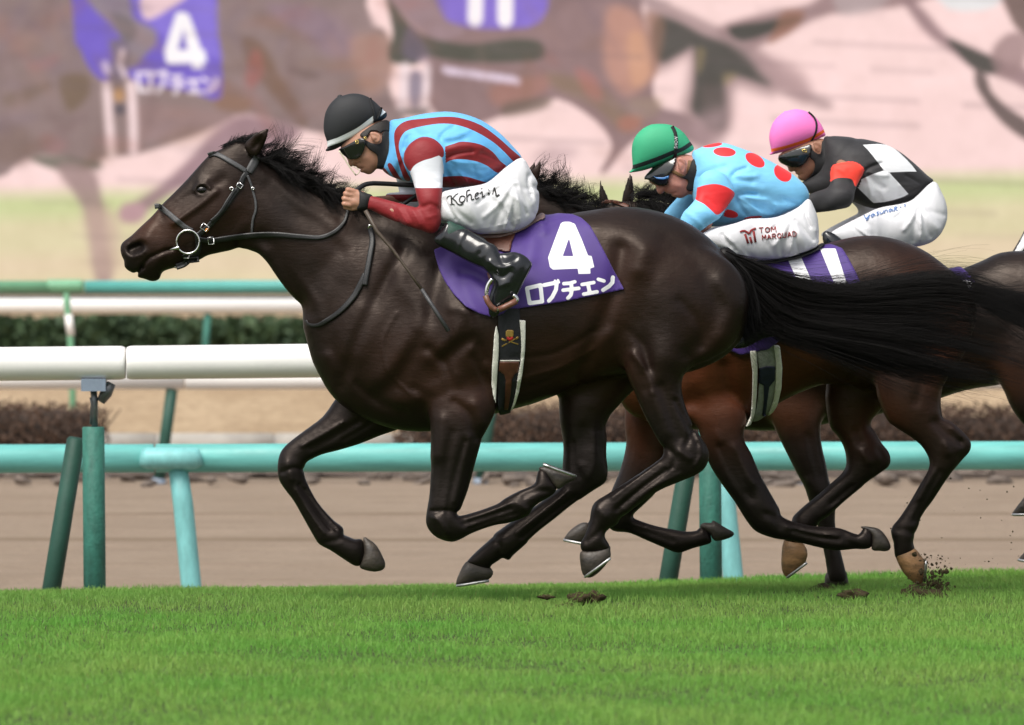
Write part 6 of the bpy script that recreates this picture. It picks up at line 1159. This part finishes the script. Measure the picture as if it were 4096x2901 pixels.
# near fence: thick white rail on padded posts
dn = 4.75; P0 = lambda x, y, dd=dn: W3(DS([(x, y)])[0], dd)
def z_at(x_disp, y_disp, dd): return P0(x_disp, y_disp, dd).z
fn = thing('running_rail', P0(210, 1320), 'thick white running rail on dark green posts beside the turf', 'rail')
def white_y(x): return 815.5 - .0105 * x                     # the rail climbs slightly along the course
for x0, x1 in ((-3350, -2475), (-2470, -1098), (-1095, 281), (284, 1660), (1663, 3040), (3043, 4400)):
    a, b = P0(x0, white_y(x0)), P0(x1, white_y(x1)); mid = [a.lerp(b, t) for t in (0, .004, .01, .99, .996, 1)]
    obj_l('rail_section', tube(mid, [.070, .075, .077, .077, .075, .070], 28), M_wrail, fn)
for xc in (-1170, 210, 1590, 2970):
    o0 = xc - 210; dzy = -.0105 * o0
    t_, b_ = P0(209 + o0, 957 + dzy * .4), P0(213 + o0, 1430 + dzy)
    po = obj_l('post', tube([t_ + Vector((0, 0, .002)), t_, t_.lerp(b_, .5), b_], [.046, .0505, .051, .051], 20), M_dgreen, fn)
    lo, hi = P0(170 + o0, 985 + dzy * .5, dn + .12), P0(97 + o0, 1430 + dzy, dn + .12)
    obj_l('brace', tube([lo + (lo - hi).normalized() * .012, lo, lo.lerp(hi, .5), hi], [.03, .042, .043, .043], 16), M_ddgreen, fn)
    u = [P0(212 + o0, 957 + dzy * .4), P0(212 + o0, 900 + dzy * .4), P0(209 + o0, 870 + dzy * .4)]
    obj_l('bracket_rod', tube(u, .015, 10), M_bracket, po)
    obj_l('bracket_rod', tube([P0(203 + o0, 950 + dzy * .4), P0(206 + o0, 905 + dzy * .4), P0(203 + o0, 890 + dzy * .4)], .006, 8), M_bracket, po)
    v, f = box(P0(183 + o0, 876 + dzy * .4) + Vector((0, -.06, 0)), P0(238 + o0, 848 + dzy * .4) + Vector((0, .06, 0))); obj_l('clamp', (v, f), M_blueg, po, smooth=False)
    v1 = tube([P0(225 + o0, 900 + dzy * .4), P0(238 + o0, 880 + dzy * .4), P0(250 + o0, 858 + dzy * .4)], [.02, .028, .02], 8); obj_l('spring', v1, M_bracket, po)
# second fence: low turquoise rail
dt = 9.7; P1 = lambda x, y: W3(DS([(x, y)])[0], dt)
ft = thing('running_rail', P1(425, 1330), 'low turquoise running rail with leaning pale posts', 'rail')
def teal_y(x): return 1027.5 - .0032 * x
for x0, x1 in ((-3300, -2003), (-2000, -790), (-788, 345), (348, 1560), (1563, 2775), (2778, 4200)):
    a, b = P1(x0, teal_y(x0)), P1(x1, teal_y(x1)); obj_l('rail_section', tube([a.lerp(b, t) for t in (0, .003, .5, .997, 1)], [.07, .0735, .0735, .0735, .07], 28), M_teal, ft)
for xc in (-2005, -790, 425, 1640, 2855):
    o0 = xc - 425; dz = -.0032 * o0
    po = obj_l('post', tube([P1(398 + o0, 1045 + dz), P1(410 + o0, 1130 + dz), P1(430 + o0, 1330 + dz), P1(434 + o0, 1390 + dz)], [.050, .052, .053, .053], 18), M_teal2, ft)
    s_ = [P1(318 + o0, 1024 + dz) + Vector((0, -.055, 0)), P1(330 + o0, 1026 + dz) + Vector((0, -.06, 0)), P1(438 + o0, 1026 + dz) + Vector((0, -.06, 0)), P1(450 + o0, 1023 + dz) + Vector((0, -.055, 0))]
    obj_l('saddle_clamp', tube(s_, [.045, .056, .056, .045], 14), M_teal2, po)
# third fence beyond the sand: white rail on leaning posts
dc = 27.0; P2_ = lambda x, y: W3(DS([(x, y)])[0], dc)
fc = thing('running_rail', P2_(360, 1085), 'white rail on dark leaning posts across the sand track', 'rail')
for k in range(-3, 5):
    x0 = 385 + 720 * k; a, b = P2_(x0 + 30, 848), P2_(x0 + 747, 848); obj_l('rail_section', cyl(a, b, .0765, 20), M_wrail, fc)
    obj_l('post', tube([P2_(x0, 872), P2_(x0 - 12, 960), P2_(x0 - 30, 1085)], .042, 12), M_ddgreen, fc); obj_l('post_foot', cyl(P2_(x0 - 28, 1072), P2_(x0 - 31, 1092), .052, 12), M_blueg, fc)
# upper fences in the distance
dg_ = 38.0; P3 = lambda x, y: W3(DS([(x, y)])[0], dg_)
fg = thing('running_rail', P3(160, 900), 'distant green and teal rail with a white-banded post', 'rail')
obj_l('rail_section', cyl(P3(-900, 643), P3(188, 642), .051, 18), M_lgreen, fg); obj_l('rail_section', cyl(P3(190, 642), P3(1500, 640), .051, 18), M_tealfar, fg); obj_l('rail_section', cyl(P3(1502, 640), P3(3600, 638), .051, 18), M_tealfar, fg)
for x0 in (150 - 1500, 150, 150 + 1500, 150 + 3000):
    po = obj_l('post', tube([P3(x0 - 2, 650), P3(x0, 680), P3(x0 + 8, 760), P3(x0 + 12, 850), P3(x0 + 14, 985)], .028, 14), M_lgreen, fg)
    obj_l('post_band', tube([P3(x0 + 3, 705), P3(x0 + 9, 752)], .0335, 14), M_wrail, po); obj_l('clamp', tube([P3(x0 - 45, 638), P3(x0 - 35, 641), P3(x0 + 30, 641), P3(x0 + 36, 640)], [.05, .056, .056, .05], 12), M_lgreen, po)
dw = 46.0; P4 = lambda x, y: W3(DS([(x, y)])[0], dw)
fw = thing('running_rail', P4(460, 870), 'distant white rail in front of the dark hedge', 'rail')
obj_l('rail_section', cyl(P4(-1400, 686), P4(1095, 686), .0735, 18), M_wrail, fw); obj_l('rail_section', cyl(P4(1098, 686), P4(3600, 685), .0735, 18), M_wrail, fw)
for x0 in (-1240, -390, 460, 1310, 2160, 3010): obj_l('post', tube([P4(x0 + 6, 690), P4(x0, 780), P4(x0 - 8, 880)], .034, 12), M_dgreen, fw)

# ------------------------------------------------------------------ hedges
def leaf_mass(lo, hi, n, size, seed, wob=.12, dens=1.):
    """leafy hedge: small leaf faces through a clipped, uneven volume"""
    g = np.random.default_rng(seed); P = g.uniform(lo, hi, (n, 3)); c = (np.array(lo) + hi) / 2; hsz = (np.array(hi) - lo) / 2
    top = hi[2] - wob * (.5 + .5 * np.sin(P[:, 0] * 2.3 + seed) * np.sin(P[:, 0] * .9)) - g.random(n) * wob * .6
    q = (P - c) / hsz; edge = np.abs(q[:, 0]) ** 8 + np.abs(q[:, 1]) ** 4 + np.maximum(q[:, 2], 0) ** 6
    P[:, 2] = lo[2] + (P[:, 2] - lo[2]) * (top - lo[2]) / (hi[2] - lo[2]); P = P[edge < 1.05]; n = len(P)
    a = g.normal(0, 1, (n, 3)); a /= np.linalg.norm(a, axis=1)[:, None]; b = np.cross(a, g.normal(0, 1, (n, 3))); b /= np.linalg.norm(b, axis=1)[:, None]
    s = size * g.uniform(.5, 1.4, (n, 1)); V = np.stack([P - a * s, P + b * s * .5, P + a * s, P - b * s * .5], 1).reshape(-1, 3)
    return V, np.arange(n * 4).reshape(n, 4), np.repeat(g.random(n), 4)
def mat_leaf(name, c1, c2, c3):
    m, n, l, b = new_mat(name); r_ = attr(n, 'rnd'); geo = n.new('ShaderNodeNewGeometry'); f = noise(n, l, 1.3, 4, .6, vec=geo.outputs['Position'])
    c = mixc(n, l, ramp(n, l, f, .35, .65), c1, c2); c = mixc(n, l, ramp(n, l, r_.outputs['Fac'], .5, 1., 0, .7), c, c3); l.new(c, b.inputs['Base Color']); b.inputs['Roughness'].default_value = .7; return m
M_brownleaf = mat_leaf('bare_brown_twigs', (.060, .034, .023), (.10, .056, .034), (.13, .07, .04)); M_darkleaf = mat_leaf('dark_evergreen_leaf', (.020, .045, .018), (.035, .07, .022), (.06, .10, .035))
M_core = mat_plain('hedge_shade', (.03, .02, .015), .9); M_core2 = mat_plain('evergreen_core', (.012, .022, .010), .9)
def hedge(name, x0, x1, ytop, dd, depth, zb, n, size, mat, core, label, seed, group=None):
    a, b = P5(x0, ytop, dd), P5(x1, ytop, dd); root = thing(name, ((a.x + b.x) / 2, dd, zb), label, 'hedge', group)
    V, F_, r_ = leaf_mass((a.x, dd - depth / 2, zb), (b.x, dd + depth / 2, a.z + .03), n, size, seed); obj('foliage', V, F_, mat, root, smooth=False, attrs={'rnd': r_})
    xs = np.linspace(a.x + .12, b.x - .12, max(3, int((b.x - a.x) / .35))); g = np.random.default_rng(seed); vf = []
    for x in xs:
        h = (a.z - zb) * g.uniform(.75, .95)
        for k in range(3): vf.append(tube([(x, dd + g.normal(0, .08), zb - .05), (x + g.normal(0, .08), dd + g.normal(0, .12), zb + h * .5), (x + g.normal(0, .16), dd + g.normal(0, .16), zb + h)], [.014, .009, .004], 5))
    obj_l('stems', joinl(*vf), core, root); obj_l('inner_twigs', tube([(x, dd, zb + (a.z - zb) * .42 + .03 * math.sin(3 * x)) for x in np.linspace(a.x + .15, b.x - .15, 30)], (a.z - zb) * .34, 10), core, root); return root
P5 = lambda x, y, dd: W3(DS([(x, y)])[0], dd)
hedge('brown_hedge', -1500, 244, 884, 31.5, .9, -.19, 60000, .017, M_brownleaf, M_core, 'clipped reddish brown hedge ending beside the dark green post', 21, 'bare brown hedges')
hedge('brown_hedge', 880, 3500, 888, 31.5, .9, -.19, 90000, .017, M_brownleaf, M_core, 'long clipped brown hedge behind the galloping legs', 22, 'bare brown hedges')
hedge('evergreen_hedge', -900, 3400, 700, 80., 1.6, .28, 42000, .075, M_darkleaf, M_core2, 'dark evergreen hedge below the big screen', 23)
# stone edging along the far side of the sand
g = np.random.default_rng(5); M_stone = mat_plain('edging_stone', (.15, .12, .10), .9, .45, 1.5, .4, .02)
se = thing('stone_edging', (0, 28.3, -.17), 'row of rough dark edging stones along the sand track', 'edging')
base_v, base_f = sphere((0, 0, 0), 1., 8, 5); x = -5.6; row = 0; sm = []
for k in range(5):
    kk = 1 + .25 * np.sin(base_v[:, 0] * 3 + k) * np.cos(base_v[:, 2] * 4 + 2 * k); me = obj('stone', base_v * kk[:, None], base_f, M_stone, se); sm.append(me.data); bpy.data.objects.remove(me)
while row < 3:
    if x > 5.8: row += 1; x = -5.6 + .03 * row; continue
    w_ = g.uniform(.02, .10) if g.random() < .7 else g.uniform(.1, .18); o = bpy.data.objects.new('stone', sm[int(g.integers(5))]); COL.objects.link(o); o.parent = se; o.location = (x, row * .3 + g.normal(0, .06), g.uniform(-.01, .025) + row * .01); o.scale = (w_, g.uniform(.05, .09), g.uniform(.015, .05)); o.rotation_euler = (0, g.normal(0, .2), g.uniform(0, 6)); x += w_ * g.uniform(1.0, 2.6)

# ------------------------------------------------------------------ the giant video screen, showing the race itself
dS = 130.0; CELL = 8.0
gx = np.arange(-900, 5000 + CELL, CELL); gy = np.arange(-900, 1168 + CELL, CELL); GX, GY = np.meshgrid(gx, gy, indexing='ij')
IMG = np.zeros(GX.shape + (3,))
def clampblend(al, c): 
    global IMG
    IMG = IMG * (1 - al[..., None]) + np.array(c) * al[..., None]
def paint(poly, c, blur=14, alpha=1., smooth=True):
    blur = max(5, blur * .7)
    P = np.array(poly, float); P = smooth_poly(P, 3) if smooth and len(P) > 3 else P
    i0, i1 = np.searchsorted(gx, [P[:, 0].min() - blur * 2, P[:, 0].max() + blur * 2]); j0, j1 = np.searchsorted(gy, [P[:, 1].min() - blur * 2, P[:, 1].max() + blur * 2])
    if i1 <= i0 or j1 <= j0: return
    s = poly_in(P, GX[i0:i1, j0:j1], GY[i0:i1, j0:j1]); t = np.clip(s / blur * .5 + .5, 0, 1); a = (t * t * (3 - 2 * t) * alpha)[..., None]
    IMG[i0:i1, j0:j1] = IMG[i0:i1, j0:j1] * (1 - a) + np.array(c) * a
def stroke(path, wd, c, blur=10, alpha=1.):
    P = np.array(path, float); i0, i1 = np.searchsorted(gx, [P[:, 0].min() - wd - blur * 2, P[:, 0].max() + wd + blur * 2]); j0, j1 = np.searchsorted(gy, [P[:, 1].min() - wd - blur * 2, P[:, 1].max() + wd + blur * 2])
    if i1 <= i0 or j1 <= j0: return
    s = wd / 2 - np.sqrt(seg_dist2(P, GX[i0:i1, j0:j1], GY[i0:i1, j0:j1], False)); t = np.clip(s / blur * .5 + .5, 0, 1); a = (t * t * (3 - 2 * t) * alpha)[..., None]
    IMG[i0:i1, j0:j1] = IMG[i0:i1, j0:j1] * (1 - a) + np.array(c) * a
pink, mauve, dk = (.975, .84, .825), (.545, .455, .445), (.25, .24, .22)
yy = GY + .02 * (GX - 2048)
IMG[:] = np.array(pink)
for y_, c in ((735, (.80, .82, .60)), (835, (.865, .815, .655)), (980, (.885, .80, .67)), (1080, (.875, .815, .65))):
    t = np.clip((yy - y_) / 70 + .5, 0, 1)[..., None]; IMG = IMG * (1 - t) + np.array(c) * t
g = np.random.default_rng(3)
for i in range(60):
    x, y = g.uniform(-800, 4900), g.uniform(-800, 1160); rx, ry = g.uniform(80, 300), g.uniform(20, 70)
    a = (np.exp(-((GX - x) / rx) ** 2 - ((GY - y) / ry) ** 2) * g.uniform(.05, .16))[..., None]; IMG = IMG * (1 - a) + np.array([(1, .90, .89), (.93, .73, .73), (.82, .84, .60)][int(g.integers(2)) if y < 720 else 2]) * a
# leading horse on screen
paint(ZS([(-900, -900), (1560, -900), (1640, 20), (1720, 130), (1762, 240), (1742, 380), (1800, 520), (1880, 590), (1700, 620), (1400, 590), (1110, 510), (980, 560), (850, 612), (620, 690), (470, 706), (400, 745), (270, 702), (140, 700), (60, 750), (0, 792), (-300, 840), (-900, 700)]), mauve, 16)
paint(ZS([(130, 705), (270, 700), (380, 720), (450, 730), (430, 760), (250, 760)]), (.34, .33, .28), 20, .8)
paint(ZS([(250, 745), (400, 745), (460, 900), (480, 1060), (500, 1250), (430, 1250), (380, 950)]), (.60, .49, .48), 30, .85)
paint(ZS([(380, 940), (520, 960), (520, 1200), (440, 1240), (400, 1100)]), (.78, .66, .60), 50, .7)
paint(ZS([(1100, 515), (1350, 590), (1150, 700), (930, 790), (800, 850), (720, 900), (640, 960), (600, 990), (545, 960), (600, 910), (720, 830), (860, 700), (960, 590)]), (.58, .45, .48), 30, .9)
paint(ZS([(560, 910), (650, 920), (640, 985), (560, 1000), (530, 960)]), (.74, .58, .60), 20, .9)
for poly, c, b_, a in (([(270, 340), (390, 340), (400, 420), (320, 500), (280, 440)], (.42, .33, .24), 26, .7), ([(20, 430), (200, 370), (220, 400), (60, 480)], (.45, .36, .30), 24, .6), ([(1090, 170), (1180, 200), (1240, 320), (1370, 520), (1340, 560), (1200, 400), (1100, 260)], (.46, .34, .28), 24, .75),
                       ([(1130, 230), (1170, 240), (1180, 330), (1120, 400), (1100, 330)], (.66, .34, .32), 22, .55), ([(960, 420), (1120, 440), (1100, 500), (980, 490)], (.55, .38, .28), 26, .6), ([(1200, 20), (1500, 60), (1600, 200), (1500, 260), (1300, 130)], (.55, .44, .53), 40, .5),
                       ([(1560, 180), (1740, 160), (1760, 330), (1640, 420)], (.73, .55, .48), 40, .6), ([(1460, 60), (1600, 20), (1690, 130), (1560, 160)], (.60, .50, .50), 30, .5), ([(100, 560), (140, 700), (60, 740), (-100, 700), (-50, 560)], (.47, .37, .33), 40, .5),
                       ([(130, 290), (260, 240), (240, 300), (150, 320)], (.66, .43, .42), 26, .4), ([(1000, 350), (1090, 400), (1130, 420), (1020, 430)], (.48, .33, .25), 20, .5), ([(600, 470), (1000, 500), (1000, 560), (640, 640)], (.62, .48, .47), 40, .5), ([(200, 600), (300, 640), (250, 690), (190, 660)], (.66, .42, .42), 26, .35), ([(1300, 300), (1430, 330), (1400, 360), (1310, 330)], (.38, .29, .27), 18, .5)):
    paint(ZS(poly), c, b_, a)
paint(ZS([(330, -900), (950, -900), (968, 60), (985, 200), (990, 436), (860, 415), (700, 385), (610, 372), (560, 330), (480, 368), (410, 320), (360, 220), (328, 80)]), (.43, .34, .76), 10)
paint(ZS([(600, -40), (940, -40), (980, 200), (985, 260), (800, 200), (660, 100)]), (.60, .52, .90), 30, .5); paint(ZS([(640, -30), (840, -30), (760, 40), (650, 90)]), (.94, .80, .80), 16, .95)
paint(ZS([(390, -40), (560, -40), (600, 80), (690, 130), (700, 190), (640, 260), (600, 300), (545, 300), (560, 210), (500, 110), (420, 40)]), (.56, .50, .52), 18, .95); paint(ZS([(500, 60), (590, 90), (610, 160), (560, 190)]), (.36, .34, .36), 18, .7)
paint(ZS([(490, 190), (560, 180), (585, 260), (560, 350), (500, 380), (480, 320), (510, 260)]), (.46, .40, .46), 14, .9); stroke(ZS([(548, 230), (535, 290), (560, 340)]), 22, (.92, .82, .84), 10, .9)
f4 = lambda P: ZS([(735 + (x - 1012) / 316 * 192, 55 + (y - 235) / 357 * 255) for x, y in P])
paint(f4(FOUR), (1., .97, .98), 9, 1., False); paint(f4(FOUR_HOLE), (.46, .38, .76), 8, 1., False)
for P_, w_ in KATA: stroke(ZS([(615 + (x - 868) / 590 * 355, 330 + (x - 868) * .035 + (y - 690 + (x - 868) * .14) * .72) for x, y in P_]), w_ * .58, (.99, .93, .96), 8)
stroke(ZS([(478, 385), (488, 540), (500, 690)]), 36, (.95, .84, .84), 14); stroke(ZS([(586, 382), (596, 540), (598, 672)]), 36, (.95, .84, .84), 14); paint(ZS([(512, 400), (555, 400), (555, 450), (512, 450)]), (.73, .55, .38), 10); paint(ZS([(515, 470), (560, 470), (560, 510), (515, 510)]), (.36, .31, .34), 10)
stroke(ZS([(470, 290), (480, 320)]), 30, (.85, .78, .95), 10)
# second horse on screen
paint(ZT([(-560, -900), (560, -900), (620, 40), (670, 150), (690, 260), (668, 380), (700, 470), (800, 500), (900, 560), (900, 640), (760, 590), (620, 600), (540, 660), (470, 745), (440, 750), (490, 640), (420, 530), (250, 432), (100, 480), (0, 510), (-150, 560), (-260, 520), (-330, 400), (-320, 200)]), (.555, .44, .44), 14)
for poly, c, b_, a in (([(480, 30), (600, 60), (680, 200), (672, 330), (560, 420), (470, 330), (450, 180)], (.80, .58, .50), 40, .75), ([(560, 150), (660, 170), (660, 330), (580, 380)], (.86, .64, .50), 30, .6), ([(200, 320), (400, 360), (560, 480), (620, 540), (540, 580), (420, 470), (260, 400)], (.52, .42, .33), 30, .7), ([(330, 300), (420, 340), (450, 440), (380, 420)], (.72, .42, .38), 26, .5),
                       ([(520, 520), (620, 500), (600, 570), (530, 570)], (.70, .42, .36), 22, .6), ([(-40, 380), (180, 330), (200, 400), (0, 470)], (.66, .44, .38), 30, .6), ([(30, 450), (220, 430), (180, 480), (20, 510)], (.40, .33, .28), 24, .7), ([(700, 470), (900, 560), (900, 640), (720, 600)], (.60, .49, .50), 30, .7), ([(560, 440), (700, 430), (690, 500), (600, 520)], (.62, .53, .44), 24, .5)):
    paint(ZT(poly), c, b_, a)
paint(ZS([(1720, -60), (1800, 60), (1850, 120), (1930, 170), (2100, 200), (2300, 175), (2420, 190), (2430, 260), (2260, 280), (2050, 275), (1900, 250), (1860, 290), (1760, 280), (1740, 230), (1760, 140)]), (.30, .29, .25), 16); paint(ZS([(1820, 130), (1850, 120), (1900, 200), (1920, 260), (1860, 280), (1800, 240)]), (.42, .36, .45), 20, .7)
paint(ZS([(1690, -100), (1980, -100), (2000, 60), (2080, 140), (1980, 180), (1880, 140), (1800, 60)]), (.60, .49, .51), 16)
paint(ZS([(1975, -100), (2420, -100), (2420, 100), (2200, 130), (2050, 110), (1980, 60)]), (.52, .42, .80), 14); stroke(ZS([(2132, -60), (2128, 85)]), 62, (1., .96, .97), 10); stroke(ZS([(2262, -60), (2262, 85)]), 62, (1., .96, .97), 10); stroke(ZT([(28, -40), (25, 90)]), 50, (1., .96, .97), 12)
for i in range(8): stroke(ZS([(1995 + i * 42, 312 + i * 6), (2020 + i * 42, 322 + i * 6)]), 30, (.93, .85, .93), 10, .8)
stroke(ZS([(1815, 300), (1808, 400), (1802, 480)]), 34, (.95, .86, .87), 14); stroke(ZS([(1915, 305), (1908, 400), (1900, 475)]), 30, (.95, .86, .87), 14); paint(ZS([(1835, 330), (1890, 330), (1880, 470), (1835, 470)]), (.58, .52, .58), 14); paint(ZS([(1790, 490), (1920, 485), (1900, 520), (1800, 515)]), (.35, .31, .30), 20, .8)
# tail and legs that follow
paint(ZT([(950, 130), (1150, 60), (1350, 20), (1500, -60), (2000, -100), (1800, 20), (1450, 60), (1250, 150), (1120, 210), (1060, 230)]), (.62, .50, .50), 26)
paint(ZT([(650, 40), (800, 70), (920, 130), (1070, 180), (1160, 250), (1260, 360), (1180, 420), (1060, 380), (1020, 420), (1010, 560), (940, 620), (860, 580), (800, 480), (820, 380), (820, 250), (700, 310), (650, 200)]), (.60, .49, .49), 50, .8)
paint(ZT([(690, 70), (790, 100), (900, 160), (1040, 200), (1120, 270), (1190, 340), (1170, 375), (1050, 335), (985, 360), (978, 470), (975, 555), (930, 570), (900, 540), (840, 480), (850, 380), (850, 215), (800, 230), (700, 275), (670, 170)]), dk, 24, .92)
paint(ZT([(880, 380), (990, 400), (985, 560), (900, 560)]), (.40, .34, .33), 40, .7); paint(ZT([(850, 520), (985, 480), (960, 620), (925, 740), (880, 760), (860, 640)]), (.68, .56, .57), 50, .65)
paint(ZT([(590, -60), (720, 10), (900, 95), (1060, 175), (1190, 285), (1340, 395), (1450, 450), (1420, 480), (1300, 430), (1170, 350), (1080, 260), (960, 170), (800, 90), (660, 50)]), (.63, .52, .52), 34, .75)
paint(ZT([(640, 60), (720, 90), (700, 260), (672, 330), (650, 180)]), (.62, .44, .36), 26, .6); paint(ZT([(860, 215), (900, 220), (885, 300), (862, 320)]), (.56, .48, .33), 16, .6); paint(ZT([(980, 320), (1040, 325), (1000, 370), (975, 365)]), (.58, .50, .36), 18, .6); paint(ZT([(1000, 120), (1150, 95), (1290, 70), (1320, 90), (1220, 130), (1060, 180)]), dk, 14); paint(ZT([(1240, 50), (1330, 50), (1300, 120), (1180, 190), (1200, 130)]), (.60, .40, .32), 20, .7)
paint(ZT([(1120, 230), (1280, 290), (1360, 380), (1330, 450), (1220, 390), (1140, 320)]), (.70, .57, .57), 50, .8); paint(ZT([(1480, -100), (1700, -40), (1650, 40), (1480, 60)]), (.72, .66, .66), 30, .6); paint(ZT([(1900, -100), (2180, -100), (2170, 30), (1960, 40)]), (.90, .90, .90), 20, .9)
paint(ZT([(1740, -40), (1850, 40), (1960, 160), (2090, 220), (2200, 270), (2300, 300), (2500, 380), (2500, 480), (2200, 340), (2090, 310), (1980, 230), (1850, 130)]), (.57, .45, .46), 28, .9); paint(ZT([(1960, 170), (2090, 225), (2195, 275), (2170, 320), (2090, 310), (2010, 240)]), dk, 16, .9)
paint(ZT([(2085, 300), (2130, 340), (2150, 400), (2220, 470), (2320, 540), (2320, 620), (2200, 540), (2120, 440), (2080, 370)]), (.40, .33, .32), 16, .95); paint(ZT([(2200, -60), (2400, -60), (2400, 180), (2290, 150), (2230, 70)]), (.42, .33, .31), 20, .9); paint(ZT([(2150, 230), (2220, 150), (2300, 160), (2280, 320), (2180, 330)]), (.60, .48, .48), 24, .8)
paint(ZT([(2293, -900), (2900, -900), (2900, 300), (2500, 420), (2350, 300), (2300, 100)]), (.45, .37, .36), 30, .9)
paint(ZT([(220, 640), (330, 660), (250, 720), (150, 700)]), (.74, .62, .63), 60, .7)
# blotchy compression colour on the bodies
for i in range(260):
    x, y = g.uniform(-300, 2650), g.uniform(-300, 640); i_, j_ = int((x + 900) / CELL), int((y + 900) / CELL); cc = IMG[i_, j_]
    if .32 < cc[0] < .66 and abs(cc[0] - cc[2]) < .2:
        a_ = g.uniform(0, 3.14); L = g.uniform(40, 150); wd = g.uniform(12, 34); tint = [(.44, .33, .33), (.62, .47, .43), (.60, .50, .52), (.50, .36, .27), (.63, .40, .36), (.45, .38, .46)][int(g.integers(6))]
        paint([(x - L * math.cos(a_), y - L * math.sin(a_)), (x - wd * math.sin(a_), y + wd * math.cos(a_)), (x + L * math.cos(a_), y + L * math.sin(a_)), (x + wd * math.sin(a_), y - wd * math.cos(a_))], tint, 40, g.uniform(.12, .32))
# refresh bands of the screen seen by a short shutter
for k, y0 in enumerate(range(-860, 1160, 118)):
    sl = .058 - .028 * (y0 + 200) / 1300; x = -900 + (k * 337) % 500
    while x < 4950:
        L = g.uniform(250, 700); b_ = y0 + sl * x + (14 if (k % 2) else 0); wd = g.uniform(16, 26)
        paint([(x, b_), (x + L, b_ + sl * L), (x + L, b_ + sl * L + wd), (x, b_ + wd)], (.42, .34, .36), 5, g.uniform(.06, .20), False); x += L + g.uniform(100, 700)
nz = np.zeros(GX.shape)
for cs, am in ((9, .010), (4, .006), (2, .004)):
    r0 = g.normal(0, 1, (GX.shape[0] // cs + 3, GX.shape[1] // cs + 3)); fi = np.arange(GX.shape[0]) / cs; fj = np.arange(GX.shape[1]) / cs; a0 = fi.astype(int); b0 = fj.astype(int); ta = (fi - a0)[:, None]; tb = (fj - b0)[None]
    nz += am * (r0[np.ix_(a0, b0)] * (1 - ta) * (1 - tb) + r0[np.ix_(a0 + 1, b0)] * ta * (1 - tb) + r0[np.ix_(a0, b0 + 1)] * (1 - ta) * tb + r0[np.ix_(a0 + 1, b0 + 1)] * ta * tb)
IMG = np.clip(IMG + nz[..., None] * np.array([1., .95, 1.05]), 0, 1); LIN = np.where(IMG > .04045, ((IMG + .055) / 1.055) ** 2.4, IMG / 12.92)
sS = sc(dS); V = np.stack([(GX - 2048) / 1000 / sS, np.full(GX.shape, dS), HC - (GY - 1110) / 1000 / sS], -1).reshape(-1, 3)
idx = np.arange(GX.size).reshape(GX.shape); F_ = np.stack([idx[:-1, :-1], idx[:-1, 1:], idx[1:, 1:], idx[1:, :-1]], -1).reshape(-1, 4)
m, n, l, b = new_mat('screen_picture'); a = attr(n, 'picture'); l.new(a.outputs['Color'], b.inputs['Emission Color']); b.inputs['Emission Strength'].default_value = 2 ** -vs.exposure
b.inputs['Base Color'].default_value = (.01, .01, .01, 1); b.inputs['Roughness'].default_value = .6
zlo, zhi, xlo, xhi = V[:, 2].min(), V[:, 2].max(), V[:, 0].min(), V[:, 0].max()
scr = thing('video_screen', ((xlo + xhi) / 2, dS, .6), 'giant video screen showing a close-up of the galloping horses', 'screen')
pic = obj('picture', V, F_, m, scr); ca = pic.data.attributes.new('picture', 'FLOAT_COLOR', 'POINT'); ca.data.foreach_set('color', np.concatenate([LIN.reshape(-1, 3), np.ones((GX.size, 1))], 1).astype(np.float32).ravel())
M_frame = mat_plain('screen_frame_metal', (.12, .12, .125), .5, .1, 3, .1)
obj_l('housing', box((xlo - .5, dS + .05, zlo - .15), (xhi + .5, dS + 1.6, zhi + .6)), M_frame, scr, smooth=False)
obj_l('frame_edge', box((xlo - .5, dS - .12, zhi + .02), (xhi + .5, dS + .03, zhi + .55)), M_frame, scr, smooth=False)
for xx in np.linspace(xlo + 2, xhi - 2, 5): obj_l('support', box((xx - .35, dS + .3, -.3), (xx + .35, dS + 1.2, zlo - .1)), M_frame, scr, smooth=False)
